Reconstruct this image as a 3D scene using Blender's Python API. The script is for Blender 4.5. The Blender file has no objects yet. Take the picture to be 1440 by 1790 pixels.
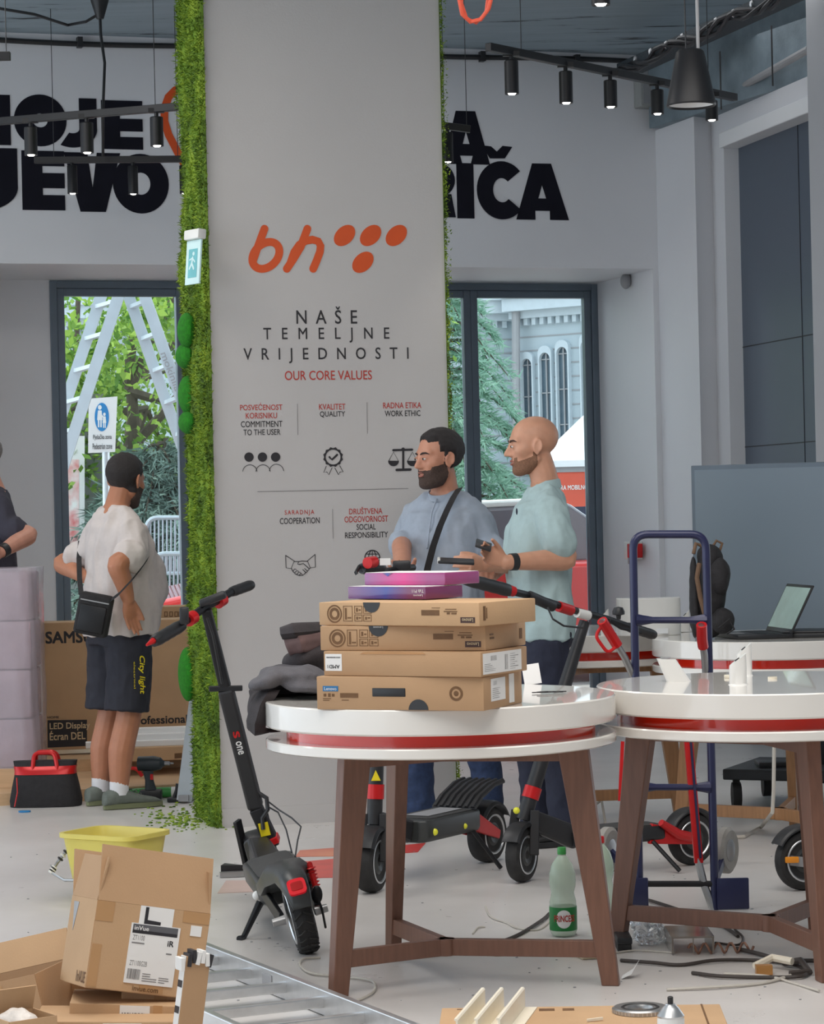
import bpy, bmesh, math, random
import numpy as np
from mathutils import Vector, Matrix, noise
random.seed(11)
SC = bpy.context.scene
COL = SC.collection
V = Vector
R = math.radians
PI = math.pi

# ------------------------------------------------------------------ camera
FPX, CAMZ, ROLL = 4500.0, 1.42, R(1.3)
cd = bpy.data.cameras.new('camera')
cam = bpy.data.objects.new('camera', cd); COL.objects.link(cam)
cd.sensor_fit = 'HORIZONTAL'; cd.sensor_width = 36.0; cd.lens = FPX / 1440.0 * 36.0
cd.clip_start = 0.05; cd.clip_end = 400
_c, _s = math.cos(ROLL), math.sin(ROLL)
cam.matrix_world = Matrix(((_c, _s, 0, 0), (0, 0, -1, 0), (-_s, _c, 0, CAMZ), (0, 0, 0, 1)))
SC.camera = cam

# ------------------------------------------------------------------ world, sun, lamps, exposure
SC.view_settings.view_transform = 'Standard'
SC.view_settings.look = 'None'
SC.view_settings.gamma = 1.0
SC.view_settings.use_curve_mapping = False
SC.view_settings.exposure = 0.22
w = bpy.data.worlds.new('sky'); SC.world = w; w.use_nodes = True
nt = w.node_tree; bg = nt.nodes['Background']
bg.inputs['Color'].default_value = (0.80, 0.90, 1.0, 1)
bg.inputs['Strength'].default_value = 1.9

def lamp(kind, name, loc, energy, color=(1, 1, 1), rot=(0, 0, 0), **kw):
    d = bpy.data.lights.new(name, kind); o = bpy.data.objects.new(name, d); COL.objects.link(o)
    o.location = loc; o.rotation_euler = rot; d.energy = energy; d.color = color
    for k, v in kw.items(): setattr(d, k, v)
    return o
sun = lamp('SUN', 'sun', (0, 30, 30), 2.6, (1.0, 0.95, 0.85), angle=R(1.0))
sun.rotation_euler = V((0.55, -0.12, -0.80)).to_track_quat('-Z', 'Y').to_euler()
# unseen fill lights added under the ceiling, standing for the shop's lighting
lamp('AREA', 'ceiling_fill_light', (0.5, 6.6, 4.05), 120, (1.0, 0.95, 0.90), shape='RECTANGLE', size=3.5, size_y=3.5)
lamp('AREA', 'ceiling_fill_light', (-0.9, 3.6, 4.05), 90, (1.0, 0.94, 0.88), shape='RECTANGLE', size=3.0, size_y=3.0)
lamp('AREA', 'ceiling_fill_light', (1.0, 14.0, 4.12), 8, (0.97, 0.98, 1.0), shape='RECTANGLE', size=2.5, size_y=1.6)
lamp('AREA', 'ceiling_fill_light', (-2.6, 10.6, 4.12), 46, (1.0, 0.94, 0.88), shape='RECTANGLE', size=1.6, size_y=1.6)

# ------------------------------------------------------------------ plan helpers (survey of the place from the photo)
def ray(px, py):
    u, v = px - 720.0, 895.0 - py
    return V(((u * _c + v * _s) / FPX, 1.0, (-u * _s + v * _c) / FPX))
def at(px, py, d):
    r = ray(px, py) * d
    return V((r.x, r.y, r.z + CAMZ))
def onz(px, py, z=0.0):
    r = ray(px, py); d = (z - CAMZ) / r.z
    return V((r.x * d, d, z))
class Plane:
    """upright plane through P, its horizontal axis turned yaw degrees from the camera's X"""
    def __init__(s, P, yaw):
        s.P = V(P); a = R(yaw); s.e = V((math.cos(a), math.sin(a), 0)); s.n = V((math.sin(a), -math.cos(a), 0)); s.yaw = a
    def hit(s, px, py):
        r = ray(px, py); o = V((0, 0, CAMZ)); k = (s.P - o).dot(s.n) / r.dot(s.n)
        return o + r * k
    def tz(s, px, py):
        h = s.hit(px, py); return ((h - s.P).dot(s.e), h.z)
    def pt(s, t, z, off=0.0):
        p = s.P + s.e * t + s.n * off; return V((p.x, p.y, z))
    def mat(s):  # columns: e, up, n  (x right, y up, z out of the surface)
        return Matrix(((s.e.x, 0, s.n.x, s.P.x), (s.e.y, 0, s.n.y, s.P.y), (0, 1, 0, 0), (0, 0, 0, 1)))

# ------------------------------------------------------------------ materials
MATS = {}
def mat(name, col, rough=0.5, metal=0.0, var=0.06, scale=8.0, bump=0.0, bscale=60.0, spec=0.5, trans=0.0, coat=0.0, emit=None, estr=0.0, sub=0.0, stretch=None, dark=None):
    m = bpy.data.materials.new(name); m.use_nodes = True; n = m.node_tree; b = n.nodes['Principled BSDF']
    b.inputs['Roughness'].default_value = rough; b.inputs['Metallic'].default_value = metal
    b.inputs['Specular IOR Level'].default_value = spec
    b.inputs['Transmission Weight'].default_value = trans; b.inputs['Coat Weight'].default_value = coat
    tc = n.nodes.new('ShaderNodeTexCoord'); src = tc.outputs['Object']
    if stretch:
        mp = n.nodes.new('ShaderNodeMapping'); mp.inputs['Scale'].default_value = stretch
        n.links.new(src, mp.inputs['Vector']); src = mp.outputs['Vector']
    nz = n.nodes.new('ShaderNodeTexNoise'); nz.inputs['Scale'].default_value = scale; nz.inputs['Detail'].default_value = 6
    n.links.new(src, nz.inputs['Vector'])
    cr = n.nodes.new('ShaderNodeValToRGB'); e = cr.color_ramp.elements
    e[0].position = 0.3; e[1].position = 0.7
    d = dark if dark else tuple(c * (1 - var) for c in col)
    l = tuple(min(1, c * (1 + var)) for c in col)
    e[0].color = (*d, 1); e[1].color = (*l, 1)
    n.links.new(nz.outputs['Fac'], cr.inputs['Fac']); n.links.new(cr.outputs['Color'], b.inputs['Base Color'])
    if bump:
        n2 = n.nodes.new('ShaderNodeTexNoise'); n2.inputs['Scale'].default_value = bscale; n2.inputs['Detail'].default_value = 4
        n.links.new(src, n2.inputs['Vector'])
        bp = n.nodes.new('ShaderNodeBump'); bp.inputs['Strength'].default_value = bump; bp.inputs['Distance'].default_value = 0.01
        n.links.new(n2.outputs['Fac'], bp.inputs['Height']); n.links.new(bp.outputs['Normal'], b.inputs['Normal'])
    if emit:
        b.inputs['Emission Color'].default_value = (*emit, 1); b.inputs['Emission Strength'].default_value = estr
    if sub: b.inputs['Subsurface Weight'].default_value = sub; b.inputs['Subsurface Radius'].default_value = (0.012, 0.005, 0.003)
    MATS[name] = m
    return m
def srgb(r, g, b):
    f = lambda c: (c / 255.0) / 12.92 if c <= 10 else (((c / 255.0) + 0.055) / 1.055) ** 2.4
    return (f(r), f(g), f(b))

m_wall = mat('white_wall_paint', (0.72, 0.725, 0.75), 0.55, var=0.02, scale=2, bump=0.04, bscale=90)
m_pillar = mat('pillar_white_panel', (0.57, 0.545, 0.53), 0.45, var=0.02, scale=2, bump=0.05, bscale=120)
m_reveal = mat('reveal_white_paint', (0.82, 0.83, 0.84), 0.5, var=0.02, scale=2)
m_frame = mat('anthracite_frame', srgb(106, 118, 130), 0.4, var=0.05, metal=0.2)
m_panel = mat('dark_panel', srgb(84, 94, 108), 0.42, var=0.03, scale=1.2)
m_black = mat('black_plastic', (0.018, 0.018, 0.020), 0.42, var=0.2)
m_blackm = mat('black_metal', (0.012, 0.012, 0.014), 0.42, var=0.15, spec=0.35)
m_rubber = mat('black_rubber', (0.022, 0.021, 0.021), 0.75, var=0.3, scale=30, bump=0.2)
m_ink = mat('dark_ink', (0.022, 0.020, 0.024), 0.5, var=0.1)
m_letters = mat('navy_black_letters', (0.010, 0.010, 0.017), 0.8, var=0.1, spec=0.15)
m_orange = mat('logo_orange', srgb(222, 84, 24), 0.45, var=0.03)
m_redtext = mat('red_print', srgb(190, 62, 52), 0.5, var=0.05)
m_line = mat('grey_print', (0.2, 0.19, 0.19), 0.6)
m_white = mat('white_lacquer', (0.80, 0.77, 0.72), 0.16, var=0.015, scale=3, coat=0.6)
m_whitep = mat('white_plastic', (0.80, 0.79, 0.76), 0.3, var=0.02)
m_red = mat('red_lacquer', srgb(238, 46, 20), 0.12, var=0.03, coat=0.6)
m_redm = mat('red_metal', srgb(200, 28, 30), 0.3, var=0.08, metal=0.2)
m_wood = mat('walnut_brown_leg', srgb(118, 82, 66), 0.42, var=0.12, scale=14, stretch=(6, 6, 0.6), bump=0.05)
m_litwood = mat('lit_wood_leg', srgb(166, 122, 84), 0.42, var=0.12, scale=14, stretch=(6, 6, 0.6), bump=0.05)  # tan of the rear table legs: light put into the wood colour
m_ply = mat('pale_plywood', srgb(205, 170, 132), 0.5, var=0.1, scale=8, stretch=(0.6, 6, 6))
m_card = mat('brown_cardboard', srgb(180, 144, 108), 0.75, var=0.05, scale=5, bump=0.05, bscale=200)
m_card2 = mat('kraft_cardboard', srgb(192, 156, 118), 0.75, var=0.06, scale=5, bump=0.05, bscale=200)
m_cardin = mat('cardboard_inner', srgb(196, 152, 104), 0.8, var=0.05, scale=6)
m_tape = mat('packing_tape', srgb(176, 126, 72), 0.25, var=0.05)
m_paper = mat('white_paper', (0.80, 0.79, 0.77), 0.7, var=0.02)
m_print = mat('brown_print', srgb(110, 78, 48), 0.7, var=0.15, scale=40)
m_navy = mat('navy_metal', srgb(40, 43, 76), 0.3, var=0.1, metal=0.1)
m_alu = mat('aluminium', (0.62, 0.63, 0.64), 0.32, metal=0.85, var=0.08, scale=20)
m_steel = mat('dull_steel', (0.42, 0.42, 0.42), 0.35, metal=0.9, var=0.1)
m_grey = mat('mid_grey_plastic', (0.32, 0.32, 0.33), 0.45)
m_cream = mat('cream_profile', (0.85, 0.78, 0.64), 0.45, var=0.03)
m_yellow = mat('yellow_bucket_plastic', srgb(224, 208, 104), 0.35, var=0.05)
m_green = mat('green_plastic', srgb(60, 150, 70), 0.4)
m_moss2 = mat('cushion_moss', srgb(34, 120, 18), 0.95, var=0.25, scale=60, bump=0.5, bscale=200)
m_lens = mat('lit_lens', (1, 1, 1), 0.3, emit=(1.0, 0.95, 0.85), estr=14)

# ------------------------------------------------------------------ mesh builder
WM = {}     # world matrix of every parent
def superpts(n, a, b, p=2.0):
    out = []
    for i in range(n):
        t = 2 * PI * i / n; c, s = math.cos(t), math.sin(t)
        out.append((a * math.copysign(abs(c) ** (2 / p), c), b * math.copysign(abs(s) ** (2 / p), s)))
    return out
def frame(z, hint=None):
    z = V(z).normalized(); h = V(hint) if hint else (V((0, 0, 1)) if abs(z.z) < 0.95 else V((1, 0, 0)))
    x = h.cross(z).normalized(); y = z.cross(x)
    return x, y, z
class MB:
    def __init__(s): s.bm = bmesh.new()
    def _f(s, vs):
        try: return s.bm.faces.new(vs)
        except ValueError: return None
    def box(s, c, size, M=None, bev=0.0, seg=2):
        hx, hy, hz = (q / 2 for q in size); c = V(c)
        vs = [s.bm.verts.new(c + V((x * hx, y * hy, z * hz))) for x in (-1, 1) for y in (-1, 1) for z in (-1, 1)]
        fs = [s._f([vs[i] for i in q]) for q in ((0, 1, 3, 2), (4, 6, 7, 5), (0, 4, 5, 1), (2, 3, 7, 6), (0, 2, 6, 4), (1, 5, 7, 3))]
        if bev:
            r = bmesh.ops.bevel(s.bm, geom=list({e for f in fs for e in f.edges}), offset=bev, segments=seg, affect='EDGES', profile=0.5)
            vs = list({v for f in r['faces'] for v in f.verts} | {v for v in vs if v.is_valid})
        if M is not None: bmesh.ops.transform(s.bm, matrix=M, verts=vs)
        return s
    def bar(s, p0, p1, w, h, hint=None, w1=None, h1=None):
        p0, p1 = V(p0), V(p1); x, y, z = frame(p1 - p0, hint)
        w1 = w if w1 is None else w1; h1 = h if h1 is None else h1
        a = [s.bm.verts.new(p0 + x * (i * w / 2) + y * (j * h / 2)) for i, j in ((-1, -1), (1, -1), (1, 1), (-1, 1))]
        b = [s.bm.verts.new(p1 + x * (i * w1 / 2) + y * (j * h1 / 2)) for i, j in ((-1, -1), (1, -1), (1, 1), (-1, 1))]
        s._f(a[::-1]); s._f(b)
        for i in range(4): s._f((a[i], a[(i + 1) % 4], b[(i + 1) % 4], b[i]))
        return s
    def loft(s, rings, cap=True, closed=False):
        rs = [[s.bm.verts.new(V(p)) for p in r] for r in rings]; n = len(rs[0])
        m = len(rs) if closed else len(rs) - 1
        for k in range(m):
            a, b = rs[k], rs[(k + 1) % len(rs)]
            for i in range(n): s._f((a[i], a[(i + 1) % n], b[(i + 1) % n], b[i]))
        if cap and not closed: s._f(rs[0][::-1]); s._f(rs[-1])
        return s
    def tube(s, pts, r, seg=10, closed=False, flat=None):
        pts = [V(p) for p in pts]; n = len(pts); rr = r if isinstance(r, (list, tuple)) else [r] * n
        tang = []
        for i in range(n):
            if closed: t = pts[(i + 1) % n] - pts[i - 1]
            else: t = pts[min(i + 1, n - 1)] - pts[max(i - 1, 0)]
            tang.append(t.normalized() if t.length > 1e-9 else V((0, 0, 1)))
        x, y, _ = frame(tang[0]); rings = []
        for i in range(n):
            t = tang[i]; x = (x - t * x.dot(t)).normalized(); y = t.cross(x)
            rings.append([pts[i] + x * (rr[i] * math.cos(2 * PI * k / seg)) + y * (rr[i] * math.sin(2 * PI * k / seg)) for k in range(seg)])
        return s.loft(rings, closed=closed)
    def cyl(s, p0, p1, r, r1=None, seg=20):
        p0, p1 = V(p0), V(p1); r1 = r if r1 is None else r1; x, y, _ = frame(p1 - p0)
        return s.loft([[p + x * (q * math.cos(2 * PI * k / seg)) + y * (q * math.sin(2 * PI * k / seg)) for k in range(seg)] for p, q in ((p0, r), (p1, r1))])
    def lathe(s, prof, c=(0, 0, 0), axis=(0, 0, 1), seg=32, hint=None, cap=True, closed=False):
        x, y, z = frame(axis, hint); c = V(c)
        return s.loft([[c + z * h + x * (q * math.cos(2 * PI * k / seg)) + y * (q * math.sin(2 * PI * k / seg)) for k in range(seg)] for q, h in prof], cap=cap, closed=closed)
    def ellip(s, c, r, M=None, seg=16, rings=10):
        c = V(c); rr = r if hasattr(r, '__len__') else (r, r, r); L = []
        for j in range(rings + 1):
            t = PI * (j + (0.02 if j == 0 else -0.02 if j == rings else 0)) / rings
            L.append([c + V((rr[0] * math.sin(t) * math.cos(2 * PI * k / seg), rr[1] * math.sin(t) * math.sin(2 * PI * k / seg), -rr[2] * math.cos(t))) for k in range(seg)])
        if M is not None: L = [[M @ p for p in q] for q in L]
        return s.loft(L)
    def prism(s, outline, z0, z1, M=None):
        M = M or Matrix(); a = [s.bm.verts.new(M @ V((x, y, z0))) for x, y in outline]; b = [s.bm.verts.new(M @ V((x, y, z1))) for x, y in outline]
        n = len(a); s._f(a[::-1]); s._f(b)
        for i in range(n): s._f((a[i], a[(i + 1) % n], b[(i + 1) % n], b[i]))
        return s
    def quad(s, *p): s._f([s.bm.verts.new(V(q)) for q in p]); return s
    def ringprism(s, outer, inner, z0, z1, M=None):
        M = M or Matrix(); n = len(outer)
        q = [[s.bm.verts.new(M @ V((x, y, z))) for x, y in o] for o, z in ((outer, z0), (outer, z1), (inner, z1), (inner, z0))]
        for k in range(4):
            a, b = q[k], q[(k + 1) % 4]
            for i in range(n): s._f((a[i], a[(i + 1) % n], b[(i + 1) % n], b[i]))
        return s
    def ribbon(s, pts, wd, z0, z1, M=None, closed=False):
        """a stroke of constant width with round ends in a plane"""
        P = [V((p[0], p[1])) for p in pts]; n = len(P); L, Rr = [], []
        for i in range(n):
            t = (P[(i + 1) % n] - P[i - 1]) if closed else (P[min(i + 1, n - 1)] - P[max(i - 1, 0)])
            t = t.normalized(); q = V((-t.y, t.x)) * (wd / 2); L.append(P[i] + q); Rr.append(P[i] - q)
        if closed: return s.ringprism(L, Rr, z0, z1, M)
        def capp(p, t):
            a0 = math.atan2(t.y, t.x); return [p + V((math.cos(a0 + PI / 2 - PI * k / 7), math.sin(a0 + PI / 2 - PI * k / 7))) * (wd / 2) for k in range(1, 7)]
        M = M or Matrix()
        a = [s.bm.verts.new(M @ V((p.x, p.y, z1))) for p in L]; b = [s.bm.verts.new(M @ V((p.x, p.y, z1))) for p in Rr]
        for i in range(n - 1): s._f((a[i], b[i], b[i + 1], a[i + 1]))
        e = [s.bm.verts.new(M @ V((p.x, p.y, z1))) for p in capp(P[-1], (P[-1] - P[-2]).normalized())]; s._f([a[-1], b[-1]] + e[::-1])
        e = [s.bm.verts.new(M @ V((p.x, p.y, z1))) for p in capp(P[0], (P[0] - P[1]).normalized())]; s._f([b[0], a[0]] + e[::-1])
        return s
    def xf(s, M): bmesh.ops.transform(s.bm, matrix=M, verts=s.bm.verts[:]); return s
    def mesh(s, name, fix=True):
        if fix: bmesh.ops.recalc_face_normals(s.bm, faces=s.bm.faces[:])
        me = bpy.data.meshes.new(name); s.bm.to_mesh(me); s.bm.free(); return me
    def build(s, name, m, parent=None, smooth=35, world=True, bevel=0.0, fix=True, kind=None, label=None):
        if parent is not None and world: bmesh.ops.transform(s.bm, matrix=WM[parent.name].inverted(), verts=s.bm.verts[:])
        me = s.mesh(name, fix); me.materials.append(m)
        o = link(name, me, parent)
        if smooth:
            me.polygons.foreach_set('use_smooth', [True] * len(me.polygons)); me.set_sharp_from_angle(angle=R(smooth))
        if bevel:
            b = o.modifiers.new('bevel', 'BEVEL'); b.width = bevel; b.segments = 2; b.limit_method = 'ANGLE'
        if kind: o['kind'] = kind
        if label: o['label'] = label
        return o
def link(name, me, parent=None):
    o = bpy.data.objects.new(name, me); COL.objects.link(o)
    if parent is not None: o.parent = parent
    WM[o.name] = WM[parent.name].copy() if parent is not None else Matrix()
    return o
def thing(name, label, cat, loc=(0, 0, 0), rotz=0.0, group=None):
    o = bpy.data.objects.new(name, None); COL.objects.link(o); o.location = loc; o.rotation_euler = (0, 0, rotz); o.empty_display_size = 0.05
    o['label'] = label; o['category'] = cat
    if group: o['group'] = group
    WM[o.name] = Matrix.Translation(V(loc)) @ Matrix.Rotation(rotz, 4, 'Z')
    return o
def tag(o, label, cat, group=None, kind=None):
    o['label'] = label; o['category'] = cat
    if group: o['group'] = group
    if kind: o['kind'] = kind
    return o
def struct(o, label=None, cat=None):
    o['kind'] = 'structure'
    if label: o['label'] = label
    if cat: o['category'] = cat
    return o
def dup(root, loc, rotz=None, label=None, group=None):
    r = root.copy(); COL.objects.link(r); r.location = loc
    if rotz is not None: r.rotation_euler = (0, 0, rotz)
    if label: r['label'] = label
    if group: r['group'] = group
    WM[r.name] = Matrix.Translation(V(loc)) @ Matrix.Rotation(r.rotation_euler.z, 4, 'Z')
    for ch in list(root.children):
        c = ch.copy(); COL.objects.link(c); c.parent = r; WM[c.name] = WM[r.name].copy()
        for g in list(ch.children):
            d = g.copy(); COL.objects.link(d); d.parent = c; WM[d.name] = WM[r.name].copy()
    return r
def evalmesh(o):
    dg = bpy.context.evaluated_depsgraph_get(); dg.update()
    return bpy.data.meshes.new_from_object(o.evaluated_get(dg))

def text_mesh(body, offset=0.0, spacing=1.0, shear=0.0):
    c = bpy.data.curves.new('text', 'FONT'); c.body = body; c.offset = offset; c.space_character = spacing; c.shear = shear
    c.extrude = 0.0; c.resolution_u = 3; c.fill_mode = 'FRONT'; c.align_x = 'LEFT'
    o = bpy.data.objects.new('text', c); COL.objects.link(o)
    me = evalmesh(o); bpy.data.objects.remove(o); bpy.data.curves.remove(c)
    return me
def bounds(me):
    a = np.empty(len(me.vertices) * 3); me.vertices.foreach_get('co', a); a = a.reshape(-1, 3)
    return a.min(0), a.max(0)
def text_at(name, body, m, parent, M, w, h, offset=0.0, cond=None, lift=0.0012, shear=0.0):
    """lettering w x h metres centred on the origin of M (x right, y up, z out); cond keeps letters at that width ratio and spreads them"""
    sp = 1.0; bold, offset = offset * .7, 0.0
    me = text_mesh(body, offset, 1.0, shear); a, b = bounds(me)
    if cond:
        me2 = text_mesh(body, offset, 2.0, shear); a2, b2 = bounds(me2)
        want = w * (b[1] - a[1]) / h / cond
        k = (b2[0] - a2[0]) - (b[0] - a[0])
        if k > 1e-6: sp = max(1.0, 1 + (want - (b[0] - a[0])) / k)
        me = text_mesh(body, offset, sp, shear); a, b = bounds(me)
    sx, sy = w / max(1e-6, b[0] - a[0]), h / max(1e-6, b[1] - a[1])
    T = M @ Matrix.Translation((0, 0, lift)) @ Matrix.Diagonal((sx, sy, 1, 1)) @ Matrix.Translation((-(a[0] + b[0]) / 2, -(a[1] + b[1]) / 2, 0))
    if parent is not None: T = WM[parent.name].inverted() @ T
    if bold:
        bm = bmesh.new(); 
        for k, (dx, dy) in enumerate(((-1, -1), (1, -1), (1, 1), (-1, 1))):
            m_ = me.copy(); m_.transform(Matrix.Translation((dx * bold, dy * bold, k * .00012))); bm.from_mesh(m_); bpy.data.meshes.remove(m_)
        bm.to_mesh(me); bm.free()
    me.transform(T); me.name = name; me.materials.clear(); me.materials.append(m)
    return link(name, me, parent)
def text_px(name, body, m, parent, pl, x0, y0, x1, y1, **kw):
    cx, cy = (x0 + x1) / 2, (y0 + y1) / 2
    t, z = pl.tz(cx, cy); w_ = pl.tz(x1, cy)[0] - pl.tz(x0, cy)[0]; h_ = pl.tz(cx, y0)[1] - pl.tz(cx, y1)[1]
    return text_at(name, body, m, parent, pl.mat() @ Matrix.Translation((t, z, 0)), w_, h_, **kw)
# ------------------------------------------------------------------ the room
YAW = 18.0
FRONT = Plane(at(900, 890, 15.8), YAW)          # room face of the back wall
en, nn = FRONT.e, FRONT.n
GLASSP = Plane(FRONT.pt(0, 0, -1.05), YAW)      # plane of the shop windows
CEIL = 4.24

# floor: pale, glossy poured floor with scuffs and dust
def floor_material():
    m = bpy.data.materials.new('poured_grey_floor'); m.use_nodes = True; n = m.node_tree; b = n.nodes['Principled BSDF']
    tc = n.nodes.new('ShaderNodeTexCoord')
    def noise_(sc, det, rough=0.6):
        z = n.nodes.new('ShaderNodeTexNoise'); z.inputs['Scale'].default_value = sc; z.inputs['Detail'].default_value = det; z.inputs['Roughness'].default_value = rough
        n.links.new(tc.outputs['Object'], z.inputs['Vector']); return z
    a = noise_(0.9, 8); c = n.nodes.new('ShaderNodeValToRGB'); e = c.color_ramp.elements
    e[0].position = 0.32; e[0].color = (0.60, 0.57, 0.545, 1); e[1].position = 0.68; e[1].color = (0.72, 0.69, 0.665, 1)
    n.links.new(a.outputs['Fac'], c.inputs['Fac'])
    s = noise_(26, 5, 0.75); k = n.nodes.new('ShaderNodeValToRGB'); q = k.color_ramp.elements
    q[0].position = 0.70; q[0].color = (0, 0, 0, 1); q[1].position = 0.76; q[1].color = (1, 1, 1, 1)
    n.links.new(s.outputs['Fac'], k.inputs['Fac'])
    mx = n.nodes.new('ShaderNodeMix'); mx.data_type = 'RGBA'; mx.inputs['B'].default_value = (0.30, 0.28, 0.26, 1)
    n.links.new(k.outputs['Color'], mx.inputs['Factor']); n.links.new(c.outputs['Color'], mx.inputs['A']); n.links.new(mx.outputs['Result'], b.inputs['Base Color'])
    r = noise_(3.0, 6); rr = n.nodes.new('ShaderNodeMapRange'); rr.inputs['To Min'].default_value = 0.2; rr.inputs['To Max'].default_value = 0.42
    n.links.new(r.outputs['Fac'], rr.inputs['Value']); n.links.new(rr.outputs['Result'], b.inputs['Roughness'])
    return m
m_floor = floor_material()
fl = MB(); fl.prism([(-9, -5), (7, -5), (7, 18.6), (-9, 15.2)], -0.12, 0.0)
struct(fl.build('floor', m_floor, smooth=0), 'pale grey glossy poured floor with dust and scuffs', 'floor')

# ceiling: blue grey painted concrete with board marks
def ceiling_material():
    m = bpy.data.materials.new('blue_grey_concrete_ceiling'); m.use_nodes = True; n = m.node_tree; b = n.nodes['Principled BSDF']
    b.inputs['Roughness'].default_value = 0.6
    tc = n.nodes.new('ShaderNodeTexCoord'); mp = n.nodes.new('ShaderNodeMapping'); mp.inputs['Scale'].default_value = (0.7, 5.0, 1); mp.inputs['Rotation'].default_value = (0, 0, R(-YAW))
    n.links.new(tc.outputs['Object'], mp.inputs['Vector'])
    z = n.nodes.new('ShaderNodeTexNoise'); z.inputs['Scale'].default_value = 2.2; z.inputs['Detail'].default_value = 9; z.inputs['Roughness'].default_value = 0.65
    n.links.new(mp.outputs['Vector'], z.inputs['Vector'])
    c = n.nodes.new('ShaderNodeValToRGB'); e = c.color_ramp.elements
    e[0].position = 0.34; e[0].color = (0.012, 0.014, 0.018, 1); e[1].position = 0.40; e[1].color = (*srgb(146, 162, 172), 1)
    x = e.new(0.7); x.color = (*srgb(160, 176, 186), 1)
    n.links.new(z.outputs['Fac'], c.inputs['Fac']); n.links.new(c.outputs['Color'], b.inputs['Base Color'])
    bp = n.nodes.new('ShaderNodeBump'); bp.inputs['Strength'].default_value = 0.3; n.links.new(z.outputs['Fac'], bp.inputs['Height']); n.links.new(bp.outputs['Normal'], b.inputs['Normal'])
    return m
m_ceil = ceiling_material()
m_beam = mat('dark_blue_grey_beam', srgb(118, 132, 140), 0.6, var=0.25, scale=6, bump=0.2)
ce = MB(); ce.prism([(-9, -5), (7, -5), (7, 18.6), (-9, 15.2)], CEIL, CEIL + 0.3)
struct(ce.build('ceiling', m_ceil, smooth=0), 'blue grey painted concrete ceiling with dark board marks', 'ceiling')

# back wall with two window openings, 1.05 m thick
soffitz = FRONT.tz(200, 462)[1]
tL0 = FRONT.tz(-160, 700)[0]         # left opening begins left of the frame on the wall face
glL0 = GLASSP.tz(88, 700)[0]
glR1 = GLASSP.tz(1043, 700)[0]; tR1 = FRONT.tz(1146, 700)[0]
tcorner = FRONT.tz(1160, 500)[0]
tmid0, tmid1 = FRONT.tz(420, 700)[0], FRONT.tz(720, 700)[0]
wl = MB(); Mw = FRONT.mat()
def wallbox(t0, t1, z0, z1, o0, o1, mb): mb.prism([(t0, z0), (t1, z0), (t1, z1), (t0, z1)], o0, o1, Mw)
wallbox(-8.0, tcorner + 0.9, soffitz, CEIL, -1.05, 0, wl)
wallbox(tmid0, tmid1, 0, soffitz, -1.05, 0, wl)
# right end with slanting reveal, left end square to the frame
wl.prism([(tR1, 0), (tcorner + 0.9, 0), (tcorner + 0.9, -1.05), (glR1, -1.05)], 0, soffitz, FRONT.mat() @ Matrix(((1, 0, 0, 0), (0, 0, 1, 0), (0, 1, 0, 0), (0, 0, 0, 1))))
wallbox(-8.0, tL0, 0, soffitz, -1.05, 0, wl)
wallbox(tL0, glL0, 0, soffitz, -1.3, -1.0, wl)
struct(wl.build('wall_back', m_wall, smooth=0), 'white back wall with deep window openings and big black lettering', 'wall')

# outer ground beyond the windows
gm = mat('street_paving', srgb(176, 172, 168), 0.8, var=0.1, scale=3)
g = MB(); g.prism([(-30, 17.2), (30, 17.2), (30, 90), (-30, 90)], 0.0, 0.2)
struct(g.build('street_paving', gm, smooth=0), 'grey street paving outside the windows', 'ground')

# shop windows: frame, sash and pane
m_glass = bpy.data.materials.new('window_glass'); m_glass.use_nodes = True
n = m_glass.node_tree; n.nodes.remove(n.nodes['Principled BSDF'])
tr = n.nodes.new('ShaderNodeBsdfTransparent'); gl = n.nodes.new('ShaderNodeBsdfGlossy'); gl.inputs['Roughness'].default_value = 0.02
tr.inputs['Color'].default_value = (0.93, 0.97, 0.97, 1)
fr = n.nodes.new('ShaderNodeFresnel'); fr.inputs['IOR'].default_value = 1.35; mx = n.nodes.new('ShaderNodeMixShader')
n.links.new(fr.outputs['Fac'], mx.inputs['Fac']); n.links.new(tr.outputs['BSDF'], mx.inputs[1]); n.links.new(gl.outputs['BSDF'], mx.inputs[2])
n.links.new(mx.outputs['Shader'], n.nodes['Material Output'].inputs['Surface'])
Mg = GLASSP.mat()
def rectring(mb, t0, t1, z0, z1, w_, o0, o1):
    mb.prism([(t0, z0), (t0 + w_, z0), (t0 + w_, z1), (t0, z1)], o0, o1, Mg); mb.prism([(t1 - w_, z0), (t1, z0), (t1, z1), (t1 - w_, z1)], o0, o1, Mg)
    mb.prism([(t0 + w_, z1 - w_), (t1 - w_, z1 - w_), (t1 - w_, z1), (t0 + w_, z1)], o0, o1, Mg); mb.prism([(t0 + w_, z0), (t1 - w_, z0), (t1 - w_, z0 + w_), (t0 + w_, z0 + w_)], o0, o1, Mg)
def window(name, t0, t1, mulls, label):
    zt = soffitz - 0.005
    o = MB(); rectring(o, t0, t1, 0.0, zt, 0.045, -0.03, 0.06)
    ob = struct(o.build(name, m_frame, smooth=0, bevel=0.004), label, 'window')
    xs = [t0 + 0.045] + mulls + [t1 - 0.045]
    for i in range(len(xs) - 1):
        a, b = xs[i], xs[i + 1]
        s = MB(); rectring(s, a, b, 0.045, zt - 0.045, 0.048, -0.015, 0.045)
        sa = s.build('sash', m_frame, ob, smooth=0, bevel=0.004)
        p = MB(); p.prism([(a + 0.045, 0.09), (b - 0.045, 0.09), (b - 0.045, zt - 0.09), (a + 0.045, zt - 0.09)], 0.0, 0.008, Mg)
        p.build('pane', m_glass, sa, smooth=0)
    return ob
glL1 = GLASSP.tz(334, 700)[0]
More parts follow.
